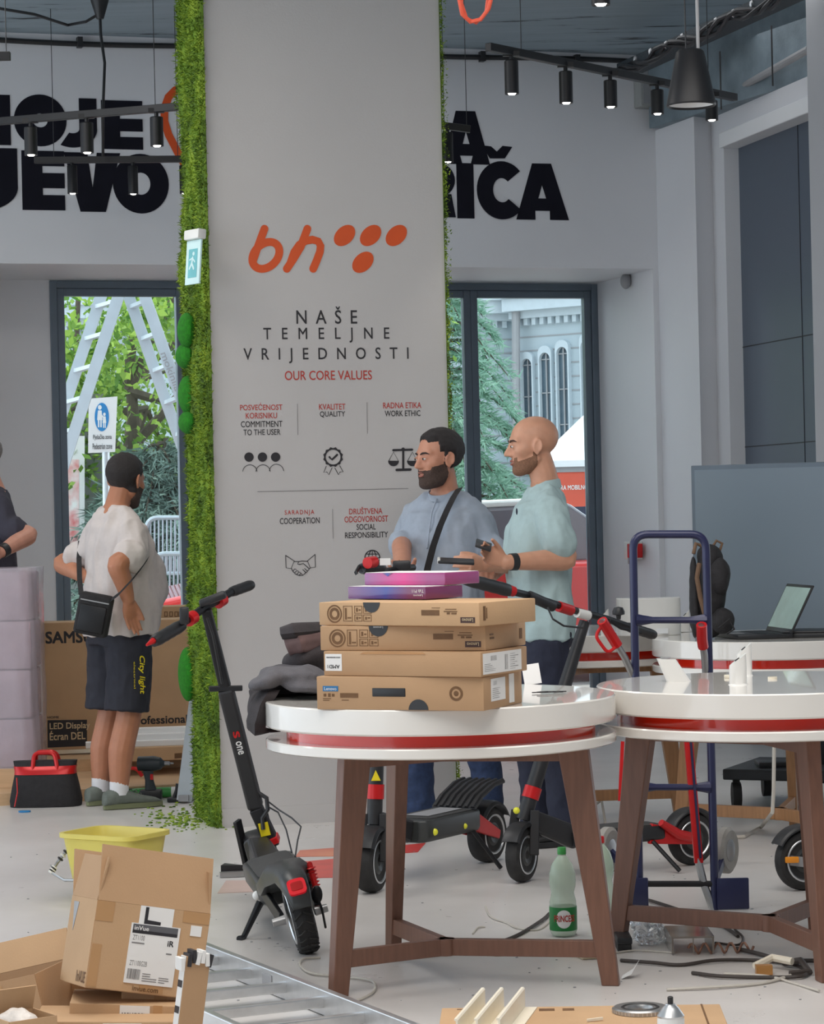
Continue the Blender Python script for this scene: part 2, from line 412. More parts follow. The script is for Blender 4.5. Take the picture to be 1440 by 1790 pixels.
window('window_1', glL0, glL1, [], 'tall grey framed shop window left of the pillar')
window('window_2', GLASSP.tz(700, 700)[0], glR1, [GLASSP.tz(822, 700)[0]], 'tall grey framed glass shop door right of the pillar')

# right wall: stepped plan, floor to 3.77 m; recess with dark panelling
def plan(px, d): p = at(px, 890, d); return (p.x, p.y)
pc, pA, pB, pC, pD, pE = plan(1160, 16.1), plan(1228, 15.55), plan(1258, 15.65), plan(1279, 15.45), plan(1299, 15.52), plan(1424, 14.45)
zr = 3.77
rw = MB(); far = 3.2
rw.prism([pc, pA, pB, pC, (pC[0] + far, pC[1] + 0.6), (pC[0] + far, pc[1] + 1.2), (pc[0] + 0.2, pc[1] + 0.8)], 0, zr)
struct(rw.build('wall_right', m_wall, smooth=0), 'white stepped right wall beside the dark panels', 'wall')
# the recess head above the panels and its side
dirw = (V((*pE, 0)) - V((*pD, 0))).normalized(); nrm = V((-dirw.y, dirw.x, 0)); nrm = nrm if nrm.x < 0 else -nrm
PD, PE, PC = V((*pD, 0)), V((*pE, 0)), V((*pC, 0))
PanelPl = Plane(PD, math.degrees(math.atan2(dirw.y, dirw.x)))
ztop = PanelPl.tz(1299, 256)[1]
wallface = PC + dirw * 1.7
h = MB(); h.prism([(PC.x, PC.y), (wallface.x, wallface.y), (wallface.x + 2, wallface.y + 0.5), (PC.x + 2, PC.y + 0.5)], ztop + 0.09, zr)
struct(h.build('trim_1', m_wall, smooth=0), 'white wall head above the dark panels', 'wall')
t_ = MB(); a = PC + nrm * 0.03; b_ = wallface + nrm * 0.03
t_.prism([(a.x, a.y), (b_.x, b_.y), (b_.x + 0.2, b_.y + 0.05), (a.x + 0.2, a.y + 0.05)], ztop, ztop + 0.09)
struct(t_.build('trim_2', m_reveal, smooth=0, bevel=0.006), 'white moulding over the dark panels', 'trim')
m_joint = mat('panel_joint', (0.02, 0.02, 0.025), 0.6)
pnl = MB(); qb = PD + dirw * 1.9
pnl.prism([(PD.x, PD.y), (qb.x, qb.y), (qb.x + 0.2, qb.y + 0.03), (PD.x + 0.2, PD.y + 0.03)], 0, ztop)
po = struct(pnl.build('wall_panels', m_panel, smooth=0), 'dark blue grey panelled recess in the right wall', 'wall')
jl = MB()
for z in (PanelPl.tz(1320, 603)[1], PanelPl.tz(1320, 780)[1], PanelPl.tz(1320, 603)[1] + 1.5):
    p, q = PD - dirw * -0.02, qb; jl.bar((p.x + nrm.x * 0.001, p.y + nrm.y * 0.001, z), (q.x + nrm.x * 0.001, q.y + nrm.y * 0.001, z), 0.003, 0.006)
k = PD + dirw * 0.98
jl.bar((k.x, k.y, 0), (k.x, k.y, ztop), 0.006, 0.006)
jl.build('panel_joint', m_joint, po, smooth=0)
# nearest white column on the right edge, with beam above
c0 = at(1428, 890, 13.6)
cl = MB(); cl.prism([(c0.x, c0.y), (c0.x + 0.9, c0.y + 0.3), (c0.x + 0.9, c0.y + 0.75), (c0.x + 0.15, c0.y + 0.5)], 0, CEIL)
struct(cl.build('wall_return', m_wall, smooth=0), 'white wall return at the right edge', 'wall')
bm_ = MB(); u0, u1 = V((*pc, 0)) + V((-0.25, 0, 0)), None
s0 = V((*plan(1150, 16.0), 0)); dr = (V((*plan(1412, 14.4), 0)) - s0).normalized(); s1 = s0 + dr * 8
bm_.prism([(s0.x, s0.y), (s1.x, s1.y), (s1.x + 3, s1.y), (s0.x + 3, s0.y + 0.5)], zr, CEIL)
struct(bm_.build('ceiling_beam', m_beam, smooth=0), 'dark concrete beam above the right wall', 'beam')

# rear wall added unseen to shade the pillar, right wall; left open for daylight
ww = MB(); ww.prism([(-9, -5.2), (7, -5.2), (7, -5), (-9, -5)], 0, CEIL); struct(ww.build('wall_front_added', m_wall, smooth=0), 'unseen white wall added behind the camera to shade the pillar', 'wall')
ww = MB(); ww.prism([(6.8, -5), (7, -5), (7, 14), (6.8, 14)], 0, CEIL); struct(ww.build('wall_side', m_wall, smooth=0), 'white far right wall', 'wall')
# black conduit where the back wall meets the ceiling
t_ = MB(); t_.tube([FRONT.pt(t, CEIL - 0.05 + 0.008 * math.sin(t * 3), 0.03) for t in np.linspace(-5, tcorner - 0.1, 30)], 0.016, 8)
for t in np.arange(-4.5, tcorner, 0.62): t_.box((0, 0, 0), (0.03, 0.06, 0.05), FRONT.mat() @ Matrix.Translation((t, CEIL - 0.05, 0.036)))
tag(t_.build('conduit', m_black), 'black conduit running along the top of the back wall', 'conduit')

# ------------------------------------------------------------------ pillar
base = onz(387, 1447)
PF = Plane(base, 15.0)
pw = PF.tz(789, 1000)[0]; PD_ = 0.56
pm = Matrix.Translation(PF.P) @ Matrix.Rotation(PF.yaw, 4, 'Z')
pil = MB(); pil.prism([(0, 0), (pw, 0), (pw, PD_), (0, PD_)], 0, CEIL, pm)
pillar = struct(pil.build('pillar', m_pillar, smooth=0), 'white pillar with orange logo, printed values and moss sides', 'pillar')
sk = MB(); sk.prism([(-0.0, -0.006), (pw, -0.006), (pw, 0.0), (0, 0.0)], 0.0, 0.085, pm)
sk.build('skirting', m_pillar, pillar, smooth=0)
# moss: a cushioned slab on each side, covered in short tufts
def moss_material():
    m = bpy.data.materials.new('preserved_moss'); m.use_nodes = True; n = m.node_tree; b = n.nodes['Principled BSDF']; b.inputs['Roughness'].default_value = 0.9
    g = n.nodes.new('ShaderNodeNewGeometry'); tc = n.nodes.new('ShaderNodeTexCoord'); nz = n.nodes.new('ShaderNodeTexNoise'); nz.inputs['Scale'].default_value = 7; nz.inputs['Detail'].default_value = 5
    n.links.new(tc.outputs['Object'], nz.inputs['Vector'])
    ad = n.nodes.new('ShaderNodeMath'); ad.operation = 'MULTIPLY_ADD'; ad.inputs[1].default_value = 0.45
    n.links.new(g.outputs['Random Per Island'], ad.inputs[0]); n.links.new(nz.outputs['Fac'], ad.inputs[2])
    c = n.nodes.new('ShaderNodeValToRGB'); e = c.color_ramp.elements
    e[0].position = 0.42; e[0].color = (*srgb(56, 78, 20), 1); e[1].position = 0.95; e[1].color = (*srgb(150, 172, 54), 1)
    x = e.new(0.68); x.color = (*srgb(98, 130, 32), 1)
    n.links.new(ad.outputs['Value'], c.inputs['Fac']); n.links.new(c.outputs['Color'], b.inputs['Base Color'])
    return m
m_moss = moss_material()
rng = random.Random(5)
def moss_side(side):
    mb = MB(); bm = mb.bm; x0 = 0.0 if side < 0 else pw
    def surf(v, z):   # outward cushion depth
        k = 1.0 if side < 0 else 0.4
        return k * (0.024 + 0.028 * noise.noise(V((v * 5, z * 2.2, 3 * side))) + 0.018 * noise.noise(V((v * 14, z * 9, 7))))
    nv, nz_ = 14, 150; grid = []
    for j in range(nz_ + 1):
        z = CEIL * j / nz_; row = []
        for i in range(nv + 1):
            v = -0.012 + (PD_ + 0.02) * i / nv; d = max(0.006, surf(v, z)) * (0.0 if i == 0 else 0.55 if i in (1, nv) else 1)
            row.append(bm.verts.new((x0 + side * d, v, z)))
        grid.append(row)
    for j in range(nz_):
        for i in range(nv): bm.faces.new((grid[j][i], grid[j][i + 1], grid[j + 1][i + 1], grid[j + 1][i]))
    cnt = 26000 if side < 0 else 9000
    for _ in range(cnt):
        v = rng.uniform(-0.02, PD_) if side < 0 else (-0.02 + abs(rng.gauss(0, 0.12)))
        z = rng.uniform(0, CEIL); d = max(0.006, surf(v, z)); p = V((x0 + side * (d - 0.004), v, z))
        o = V((side * rng.uniform(0.2, 1), rng.uniform(-0.9, 0.5), rng.uniform(-0.7, 0.7))).normalized()
        if _ % 9 == 0: p = V((x0 + side * rng.uniform(.0, .03), -.012, z)); o = V((side * rng.uniform(-.4, .8), -1, rng.uniform(-1, 1))).normalized()
        ln = rng.uniform(0.012, 0.034) * (1 if side < 0 else .6); wv = o.cross(V((rng.uniform(-1, 1), rng.uniform(-1, 1), rng.uniform(-1, 1)))).normalized() * rng.uniform(0.0025, 0.005)
        a = bm.verts.new(p - wv); b = bm.verts.new(p + wv); t = bm.verts.new(p + o * ln); bm.faces.new((a, b, t))
    mb.xf(pm); o = mb.build('moss_cladding', m_moss, pillar, smooth=0, fix=False); o['kind'] = 'stuff'
    return o
mossL = moss_side(-1); mossR = moss_side(1)
LEFTF = Plane(pm @ V((0, PD_, 0)), 15 - 90)   # left side of the pillar, seen edge-on
for (px, py, rx, rz) in ((340, 578, 0.10, 0.085), (337, 622, 0.12, 0.06), (341, 690, 0.10, 0.09), (342, 738, 0.11, 0.055), (341, 1178, 0.10, 0.13)):
    h_ = LEFTF.hit(px, py); b = MB()
    M = Matrix.Translation(h_) @ Matrix.Rotation(PF.yaw, 4, 'Z') @ Matrix.Translation((-0.035, 0, 0))
    b.ellip((0, 0, 0), (0.045, rx, rz), M, 20, 12); b.build('moss_cushion', m_moss2, pillar)

# ------------------------------------------------------------------ printed face of the pillar
Mp = PF.mat(); Z0, Z1 = 0.0005, 0.0022
RIB = [0]
def P2(px, py): return PF.tz(px, py)
def strokes(name, paths, wpx, m, closed=False):
    mb = MB(); w_ = wpx / 385.0
    for p in paths: RIB[0] = (RIB[0] + 1) % 9; mb.ribbon([P2(*q) for q in p], w_, Z0, Z1 + RIB[0] * 0.00012, Mp, closed)
    return mb
def arc(cx, cy, r, a0, a1, n=16, ry=None, sh=0.0):
    ry = r if ry is None else ry; out = []
    for i in range(n + 1):
        a = R(a0 + (a1 - a0) * i / n); out.append((cx + r * math.cos(a) + sh * ry * math.sin(a), cy - ry * math.sin(a)))
    return out
def disc(mb, cx, cy, r, ry=None, sh=0.0): mb.prism([P2(*q) for q in arc(cx, cy, r, 0, 345, 23, ry, sh)], Z0, Z1, Mp)
lg = strokes('logo', [[(462, 400), (455, 419), (448, 438), (441, 458)], [(537, 400), (525, 432), (513, 452), (501, 470)],
                      [(508, 458), (514, 441), (523, 428), (534, 421), (546, 419), (556, 422), (560, 430), (559, 440), (553, 456), (547, 470)]], 14, m_orange)
lg.ribbon([P2(*q) for q in arc(464.5, 446.5, 22.5, 0, 352.5, 47, 23.5, 0.30)], 14 / 385, Z0, Z1, Mp, True)
for x, y in ((602, 411.7), (647.5, 411.7), (692.5, 411.7), (634, 458.5)): disc(lg, x, y, 17.6, 18.6, 0.34)
lg.build('logo', m_orange, pillar, smooth=0)
for body, x0, y0, x1, y1, m, off, cond in (
    ('NAŠE', 518, 536, 624, 566, m_ink, 0.0, 0.84), ('TEMELJNE', 461, 573, 681, 599, m_ink, 0.0, 0.84), ('VRIJEDNOSTI', 427, 608, 715, 634.5, m_ink, 0.0, 0.84),
    ('OUR CORE VALUES', 498, 648, 650, 664, m_redtext, 0.0, 0.84),
    ('POSVEĆENOST', 419.5, 704, 493.5, 717, m_redtext, 0, 0.84), ('KORISNIKU', 429.5, 721.5, 484, 731.5, m_redtext, 0, 0.84), ('COMMITMENT', 421, 736, 493.5, 746.5, m_ink, 0, 0.84), ('TO THE USER', 425.5, 750.5, 490, 760.5, m_ink, 0, 0.84),
    ('KVALITET', 557.5, 706, 603.5, 716, m_redtext, 0, 0.84), ('QUALITY', 559, 719, 603, 729.8, m_ink, 0, 0.84),
    ('RADNA ETIKA', 669.5, 703.5, 736, 713.5, m_redtext, 0, 0.84), ('WORK ETHIC', 672.5, 717.5, 734.5, 727.5, m_ink, 0, 0.84),
    ('SARADNJA', 497.5, 891.5, 549, 901.5, m_redtext, 0, 0.84), ('COOPERATION', 489, 905, 558.5, 915.5, m_ink, 0, 0.84),
    ('DRUŠTVENA', 610, 886, 668, 898.5, m_redtext, 0, 0.84), ('ODGOVORNOST', 602, 902, 678, 912.5, m_redtext, 0, 0.84), ('SOCIAL', 623, 916, 656.5, 926, m_ink, 0, 0.84), ('RESPONSIBILITY', 603, 930, 678, 940, m_ink, 0, 0.84)):
    text_px('lettering', body, m, pillar, PF, x0, y0, x1, y1, offset=off + 0.010, cond=cond)
strokes('', [[(519.5, 706), (520.5, 760)], [(641, 703.5), (642, 757.5)], [(581, 890), (582, 941)], [(450, 859.5), (713, 854)]], 0.9, m_line).build('divider_lines', m_line, pillar, smooth=0)
ic = strokes('', [arc(436.5, 825, 12.5, 175, 5), arc(459.5, 825, 12.5, 175, 5), arc(483, 824, 12.5, 175, 5)], 1.1, m_ink)
for x in (435, 458.5, 481.5): disc(ic, x, 799, 8.2)
ic.build('people_icon', m_ink, pillar, smooth=0)
ic = MB(); sc = [(582 + (17.8 if i % 2 else 15.6) * math.cos(2 * PI * i / 24), 799 - (17.8 if i % 2 else 15.6) * math.sin(2 * PI * i / 24)) for i in range(24)]
inn = [(582 + 13 * math.cos(2 * PI * i / 24), 799 - 13 * math.sin(2 * PI * i / 24)) for i in range(24)]
ic.ringprism([P2(*q) for q in sc], [P2(*q) for q in inn], Z0, Z1, Mp)
ic.ribbon([P2(*q) for q in ((575.5, 799), (580, 803.5), (589, 795))], 3.6 / 385, Z0, Z1, Mp)
for p in ([(570, 815), (565.5, 826), (571, 825), (574.5, 830), (580, 818)], [(593.5, 814), (599.5, 825), (594, 825), (591.5, 830), (585, 818)]): ic.ribbon([P2(*q) for q in p], 1.2 / 385, Z0, Z1, Mp)
ic.build('award_icon', m_ink, pillar, smooth=0)
ic = strokes('', [[(687, 787), (720, 786)], [(704.5, 786), (704.5, 820)]], 4, m_ink)
for cx in (687.5, 720.5):
    ic.ribbon([P2(*q) for q in ((cx - 8.5, 806), (cx, 790), (cx + 8.5, 806), (cx - 8.5, 806))], 1.2 / 385, Z0, Z1, Mp)
    ic.prism([P2(*q) for q in arc(cx, 805.5, 9.5, 180, 360, 12)], Z0, Z1, Mp)
ic.ribbon([P2(*q) for q in ((693, 821.5), (717, 820.8))], 4.6 / 385, Z0, Z1, Mp); disc(ic, 704.3, 785.5, 3.2)
ic.build('scales_icon', m_ink, pillar, smooth=0)
hs = lambda L: [(390 + x / 4.114, 690 + y / 4.114) for x, y in L]
strokes('', [hs(q) for q in (((448, 1155), (510, 1195), (488, 1250), (452, 1245), (448, 1155)), ((660, 1148), (605, 1195), (625, 1245), (662, 1240), (660, 1148)),
    ((510, 1200), (540, 1200), (565, 1196), (605, 1198)), ((490, 1250), (500, 1270), (520, 1290), (548, 1300), (572, 1298), (600, 1275), (625, 1245)),
    ((540, 1205), (533, 1218), (552, 1220), (575, 1214), (600, 1235), (618, 1252)), ((500, 1268), (515, 1252), (524, 1258)), ((512, 1282), (530, 1264), (540, 1270)), ((528, 1292), (545, 1274), (556, 1282)), ((545, 1298), (560, 1284), (572, 1298)),
    ((585, 1250), (605, 1268)), ((572, 1258), (594, 1280)))], 1.3, m_ink).build('handshake_icon', m_ink, pillar, smooth=0)
ic = MB(); ic.ribbon([P2(*q) for q in arc(650.5, 975, 13, 0, 352, 44)], 1.8 / 385, Z0, Z1, Mp, True); ic.ribbon([P2(*q) for q in arc(650.5, 975, 6.5, 0, 352, 44, 13)], 1.4 / 385, Z0, Z1, Mp, True)
for y, hw in ((968.5, 11.3), (975, 13), (981.5, 11.3)): ic.ribbon([P2(650.5 - hw, y), P2(650.5 + hw, y)], 1.4 / 385, Z0, Z1, Mp)
ic.ribbon([P2(650.5, 962), P2(650.5, 988)], 1.4 / 385, Z0, Z1, Mp); ic.build('globe_icon', m_ink, pillar, smooth=0)

# ------------------------------------------------------------------ big lettering on the back wall
wallo = bpy.data.objects['wall_back']
def heavy(ch, x0, y0, x1, y1, th, mb):
    """one fat letter filling the pixel box of the photograph, set on the wall plane"""
    t0, z1 = FRONT.tz(x0, y0); t1, z0 = FRONT.tz(x1, y1); w_, h_ = t1 - t0, z1 - z0; k = th / 300.0
    M = Mw @ Matrix.Translation((t0, z0, 0)); a, b = 0.0005, 0.004
    cnt = [0]
    def pz(o): cnt[0] += 1; mb.prism(o, a, b + cnt[0] * .00025, M)
    rc = lambda u0, v0, u1, v1: pz([(u0, v0), (u1, v0), (u1, v1), (u0, v1)])
    if ch == 'I': rc(0, 0, w_, h_)
    if ch == 'E':
        e = h_ * 0.255; rc(0, 0, k, h_)
        for v in (0, (h_ - e) / 2, h_ - e): rc(k, v, w_, v + e)
    if ch == 'O':
        N = 40; mb.ringprism([(w_ / 2 + w_ / 2 * math.cos(2 * PI * i / N), h_ / 2 + h_ / 2 * math.sin(2 * PI * i / N)) for i in range(N)], [(w_ / 2 + (w_ / 2 - k) * math.cos(2 * PI * i / N), h_ / 2 + (h_ / 2 - k) * math.sin(2 * PI * i / N)) for i in range(N)], a, b, M)
    if ch == 'C':
        N = 34; o = [(w_ * .56 + w_ * .56 * math.cos(R(42 + 276 * i / N)), h_ / 2 + h_ / 2 * math.sin(R(42 + 276 * i / N))) for i in range(N + 1)]
        q = [(w_ * .56 + (w_ * .56 - k) * math.cos(R(47 + 266 * i / N)), h_ / 2 + (h_ / 2 - k) * math.sin(R(47 + 266 * i / N))) for i in range(N + 1)]
        for i in range(N): pz([o[i], o[i + 1], q[i + 1], q[i]])
    if ch == 'V': pz([(0, h_), (k * 1.15, h_), (w_ / 2, h_ * .40), (w_ - k * 1.15, h_), (w_, h_), (w_ / 2 + k * .62, 0), (w_ / 2 - k * .62, 0)])
    if ch == 'A':
        pz([(0, 0), (k * 1.1, 0), (w_ * .36, h_ * .17), (w_ * .5, h_ * .62), (w_ * .5, h_), (w_ / 2 - k * .55, h_)]); pz([(w_, 0), (w_ - k * 1.1, 0), (w_ * .64, h_ * .17), (w_ * .5, h_ * .62), (w_ * .5, h_), (w_ / 2 + k * .55, h_)])
        rc(w_ * .30, h_ * .16, w_ * .70, h_ * .38)
    if ch == 'J':
        rc(w_ - k, h_ * .38, w_, h_); N = 16; r0 = w_; 
        o = [(w_ - w_ * 0.75 + w_ * 0.75 * math.cos(R(-120 + 120 * i / N)), h_ * .38 + h_ * .38 * math.sin(R(-120 + 120 * i / N))) for i in range(N + 1)]
        q = [(w_ - w_ * 0.75 + (w_ * 0.75 - k) * math.cos(R(-120 + 120 * i / N)), h_ * .38 + max(0.01, h_ * .38 - k * .8) * math.sin(R(-120 + 120 * i / N))) for i in range(N + 1)]
        for i in range(N): pz([o[i], o[i + 1], q[i + 1], q[i]])
    if ch == 'R':
        rc(0, 0, k, h_); N = 16; yc = h_ * .68; ry = h_ * .32
        o = [(k + (w_ - k) * math.sin(R(180 * i / N)), yc + ry * math.cos(R(180 * i / N))) for i in range(N + 1)]; q = [(k + max(0.01, (w_ - 2 * k)) * math.sin(R(180 * i / N)), yc + ry * .38 * math.cos(R(180 * i / N))) for i in range(N + 1)]
        for i in range(N): pz([o[i], o[i + 1], q[i + 1], q[i]])
        pz([(k, h_ * .42), (k * 1.9, h_ * .42), (w_, 0), (w_ - k * 1.2, 0), (k, h_ * .3)])
    if ch == 'M':
        rc(0, 0, k, h_); rc(w_ - k, 0, w_, h_); pz([(k, h_), (k, h_ * .5), (w_ / 2, h_ * .1), (w_ - k, h_ * .5), (w_ - k, h_), (w_ / 2, h_ * .5)])
    if ch == 'S':
        e = h_ * .24
        for v in (0, (h_ - e) / 2, h_ - e): rc(0, v, w_, v + e)
        rc(0, h_ / 2, k * .9, h_ - e); rc(w_ - k * .9, e, w_, h_ / 2)
def word(letters):
    for ch, box, th in letters:
        mb = MB(); heavy(ch, *box, th, mb); mb.build('wall_letter', m_letters, wallo, smooth=0)
word((('M', (-98, 163, 19, 254), 30), ('O', (23, 164, 117, 257), 33), ('J', (111, 171, 170, 259), 31), ('E', (176, 175, 250, 262), 33),
      ('A', (-155, 256, -60, 366), 34), ('J', (-50, 258, 32, 368), 36), ('E', (37, 263, 114, 368), 36), ('V', (111, 266, 212, 371), 36), ('O', (196, 268, 296, 374), 33)))
word((('A', (772, 193, 856, 288), 34), ('R', (735, 283, 796, 380), 30), ('I', (797, 285, 829, 382), 32), ('C', (832, 281, 912, 384), 31), ('A', (900, 285, 994, 385), 34)))
mb = MB(); mb.prism([FRONT.tz(*q) for q in ((842, 254), (858, 256), (868, 265), (878, 255), (895, 257), (882, 277), (856, 277))], 0.0005, 0.004, Mw); mb.build('wall_letter', m_letters, wallo, smooth=0)
pin = MB(); path = [(327, 300), (322, 288), (308, 262), (294, 235), (287, 212), (287, 190), (294, 170), (306, 158), (322, 153), (345, 156), (362, 170), (368, 195), (362, 225), (346, 262)]
pin.ribbon([FRONT.tz(*q) for q in path], 14 / 300, 0.0006, 0.0045, Mw); pin.build('pin_symbol', m_orange, wallo, smooth=0)
# ------------------------------------------------------------------ round tables
TZ = 0.863
def table(cx, cy, feet, label, m_leg, topr=0.527):
    t = thing('round_table', label, 'table', (cx, cy, 0), 0, 'round white display tables')
    c = (cx, cy, 0)
    b = MB(); b.lathe([(topr - 0.006, TZ - 0.0755), (topr, TZ - 0.070), (topr, TZ - 0.004), (topr - 0.004, TZ)], c, seg=96); b.build('tabletop', m_white, t)
    b = MB(); b.lathe([(topr - 0.062, 0.745), (topr - 0.062, TZ - 0.07)], c, seg=96); b.build('red_band', m_red, t)
    b = MB(); b.lathe([(topr - 0.006, 0.721), (topr, 0.725), (topr, 0.748), (topr - 0.004, 0.752)], c, seg=96); b.build('lower_plate', m_white, t)
    C0 = V(c); S = MB(); A = MB()
    hub = V((cx, cy, 0.108)); S.lathe([(0.03, 0.083), (0.03, 0.133)], c, seg=12)
    for f in feet:
        f = V((f[0], f[1], 0)); rad = (f - C0).normalized(); tan = V((-rad.y, rad.x, 0)); r1 = (f - C0).length
        top = C0 + rad * (r1 * 0.80); L = MB()
        z1 = 0.722
        for_ = []
        for z, p, wd, th in ((0, f, 0.052, 0.036), (z1, top, 0.092, 0.046)):
            for_.append([V((p.x, p.y, z)) + rad * (i * wd / 2) + tan * (j * th / 2) for i, j in ((-1, -1), (1, -1), (1, 1), (-1, 1))])
        L.loft(for_); L.build('leg', m_leg, t, smooth=0, bevel=0.003)
        q = C0.lerp(f, 0.97 * (1 - 0.2 * 0.108 / z1)); S.bar(hub, (q.x, q.y, 0.108), 0.028, 0.05)
        A.bar((cx, cy, 0.695), (top.x, top.y, 0.695), 0.03, 0.055)
    S.build('stretcher', m_leg, t, smooth=0, bevel=0.002); A.build('underframe', m_leg, t, smooth=0)
    return t
def footpx(px, py): p = onz(px, py); return (p.x, p.y)
c1 = at(769, 1217, 7.76); c2 = at(1337, 1193, 8.06); c3 = at(1357, 1110, 10.90); c4 = at(1022, 1103, 11.74)
T1 = (c1.x, c1.y); T2 = (c2.x, c2.y)
table(c1.x, c1.y, [footpx(591, 1742), footpx(1068, 1722), footpx(687, 1676)], 'round white table carrying the stack of laptop boxes', m_wood)
table(c2.x, c2.y, [footpx(1079, 1652), footpx(1440, 1716), footpx(1428, 1640)], 'round white table with the small white display stands, right foreground', m_wood)
table(c3.x, c3.y, [(c3.x - 0.40, c3.y + 0.25), (c3.x + 0.12, c3.y + 0.44), (c3.x + 0.20, c3.y - 0.42)], 'round white table with the open laptop and backpack', m_litwood)
table(c4.x, c4.y, [(c4.x + 0.42, c4.y + 0.05), (c4.x - 0.25, c4.y + 0.38), (c4.x - 0.22, c4.y - 0.40)], 'round white table behind the bald man with the curved white stand', m_litwood)

# ------------------------------------------------------------------ cartons on the front table
class Carton:
    def __init__(s, name, label, cat, p0, p1, depth, h, m, group=None, bev=0.003):
        p0, p1 = V(p0), V(p1); e = (p1 - p0); s.w = e.length; e.normalize(); b = V((-e.y, e.x, 0)); s.h = h; s.d = depth
        ctr = p0 + e * s.w / 2 + b * depth / 2; s.root = thing(name, label, cat, ctr, math.atan2(e.y, e.x), group)
        mb = MB(); mb.box((0, 0, h / 2), (s.w, depth, h), WM[s.root.name], bev); s.body = mb.build('carton_body', m, s.root, smooth=30)
        s.F = Matrix(((e.x, 0, -b.x, p0.x), (e.y, 0, -b.y, p0.y), (0, 1, 0, p0.z), (0, 0, 0, 1)))     # front face: x right, y up, z out
        q = p0 + e * s.w
        s.Rr = Matrix(((b.x, 0, e.x, q.x), (b.y, 0, e.y, q.y), (0, 1, 0, q.z), (0, 0, 0, 1)))          # right face
        s.T = Matrix(((e.x, b.x, 0, p0.x), (e.y, b.y, 0, p0.y), (0, 0, 1, p0.z + h), (0, 0, 0, 1)))    # top face
    def patch(s, name, M, x0, y0, x1, y1, m, lift=0.001):
        mb = MB(); mb.prism([(x0, y0), (x1, y0), (x1, y1), (x0, y1)], 0.0001, lift, M); return mb.build(name, m, s.root, smooth=0)
    def text(s, name, M, body, cx, cy, w_, h_, m, rot=0, lift=0.0016, off=0.0):
        return text_at(name, body, m, s.root, M @ Matrix.Translation((cx, cy, 0)) @ Matrix.Rotation(rot, 4, 'Z'), w_, h_, lift=lift, offset=off)
    def marks(s, name, M, items, m):   # little printed shapes: bars
        mb = MB()
        for x0, y0, x1, y1 in items: mb.prism([(x0, y0), (x1, y0), (x1, y1), (x0, y1)], 0.0001, 0.001, M)
        return mb.build(name, m, s.root, smooth=0)
    def tab(s, M, cx, y, r, up=False, m=None):
        mb = MB(); sg = 1 if up else -1
        mb.prism([(cx + r * math.cos(R(a)), y + sg * r * math.sin(R(a))) for a in range(0, 181, 12)], 0.0001, 0.0012, M); return mb.build('thumb_tab', m or m_black, s.root, smooth=0)
def barcode(x0, y0, x1, y1, n, seed):
    r = random.Random(seed); out = []; x = x0
    while x < x1:
        w_ = (x1 - x0) / n * r.uniform(0.3, 0.9); out.append((x, y0, min(x + w_, x1), y1)); x += w_ + (x1 - x0) / n * r.uniform(0.3, 0.8)
    return out
def textrows(x0, y0, x1, y1, rows, seed):
    r = random.Random(seed); out = []; dh = (y1 - y0) / rows
    for k in range(rows): out.append((x0, y0 + dh * (k + 0.3), x0 + (x1 - x0) * r.uniform(0.5, 1), y0 + dh * (k + 0.62)))
    return out
m_brownlab = mat('dark_brown_label', srgb(64, 38, 32), 0.6)
m_bluelab = mat('blue_label', srgb(40, 110, 160), 0.5)
m_labeltext = mat('label_cream_text', srgb(214, 190, 150), 0.6)
G = 'laptop cartons stacked on the front table'
def lid_marks(B, W_, H_):
    # circular seal, panels of pictograms and address blocks printed on the long side
    seal = MB(); seal.ribbon([(0.055 + 0.024 * math.cos(2 * PI * i / 24), H_ * .5 + 0.024 * math.sin(2 * PI * i / 24)) for i in range(24)], 0.004, 0.0001, 0.001, B.F, True)
    seal.ribbon([(0.055 + 0.014 * math.cos(2 * PI * i / 16), H_ * .5 + 0.014 * math.sin(2 * PI * i / 16)) for i in range(16)], 0.008, 0.0001, 0.001, B.F, True); seal.build('printed_seal', m_print, B.root, smooth=0)
    it = []
    for (x0, y0, x1, y1) in ((0.086, .18, 0.118, .85), (0.125, .52, 0.152, .85), (0.156, .52, 0.184, .85), (0.125, .18, 0.152, .47), (0.156, .18, 0.184, .47)):
        y0 *= H_; y1 *= H_; it += [(x0, y0, x1, y0 + .0015), (x0, y1 - .0015, x1, y1), (x0, y0, x0 + .0015, y1), (x1 - .0015, y0, x1, y1), (x0 + .006, y0 + .005, x0 + .012, y1 - .006), (x0 + .015, y0 + .008, x1 - .005, y0 + .012)]
    it += [(0.355, H_ * .45, 0.415, H_ * .68), (0.43, H_ * .6, 0.475, H_ * .64), (0.435, H_ * .70, 0.472, H_ * .73), (0.44, H_ * .50, 0.45, H_ * .58), (0.455, H_ * .50, 0.472, H_ * .57), (0.39, H_ * .76, 0.418, H_ * .78)]
    B.marks('print_marks', B.F, it, m_print)
    B.patch('brand_label', B.F, W_ - .062, H_ * .14, W_ - .014, H_ * .38, m_brownlab); B.text('lettering', B.F, 'Lenovo', W_ - .038, H_ * .26, 0.036, 0.010, m_labeltext, rot=PI)
B = Carton('laptop_box', 'brown laptop carton with handle slot and blue label, bottom of the stack', 'box', onz(554, 1240, TZ), onz(846, 1243, TZ), 0.30, 0.094, m_card, G)
B.patch('brand_label', B.F, .020, .052, .068, .067, m_bluelab); B.text('lettering', B.F, 'Lenovo', .044, .0595, .038, .009, m_paper)
B.marks('print_marks', B.F, [(.022, .037, .030, .045), (.036, .036, .044, .046), (.048, .037, .056, .045), (.02, .030, .045, .032), (.02, .025, .04, .027), (.074, .034, .130, .047), (.078, .026, .10, .028)], m_print)
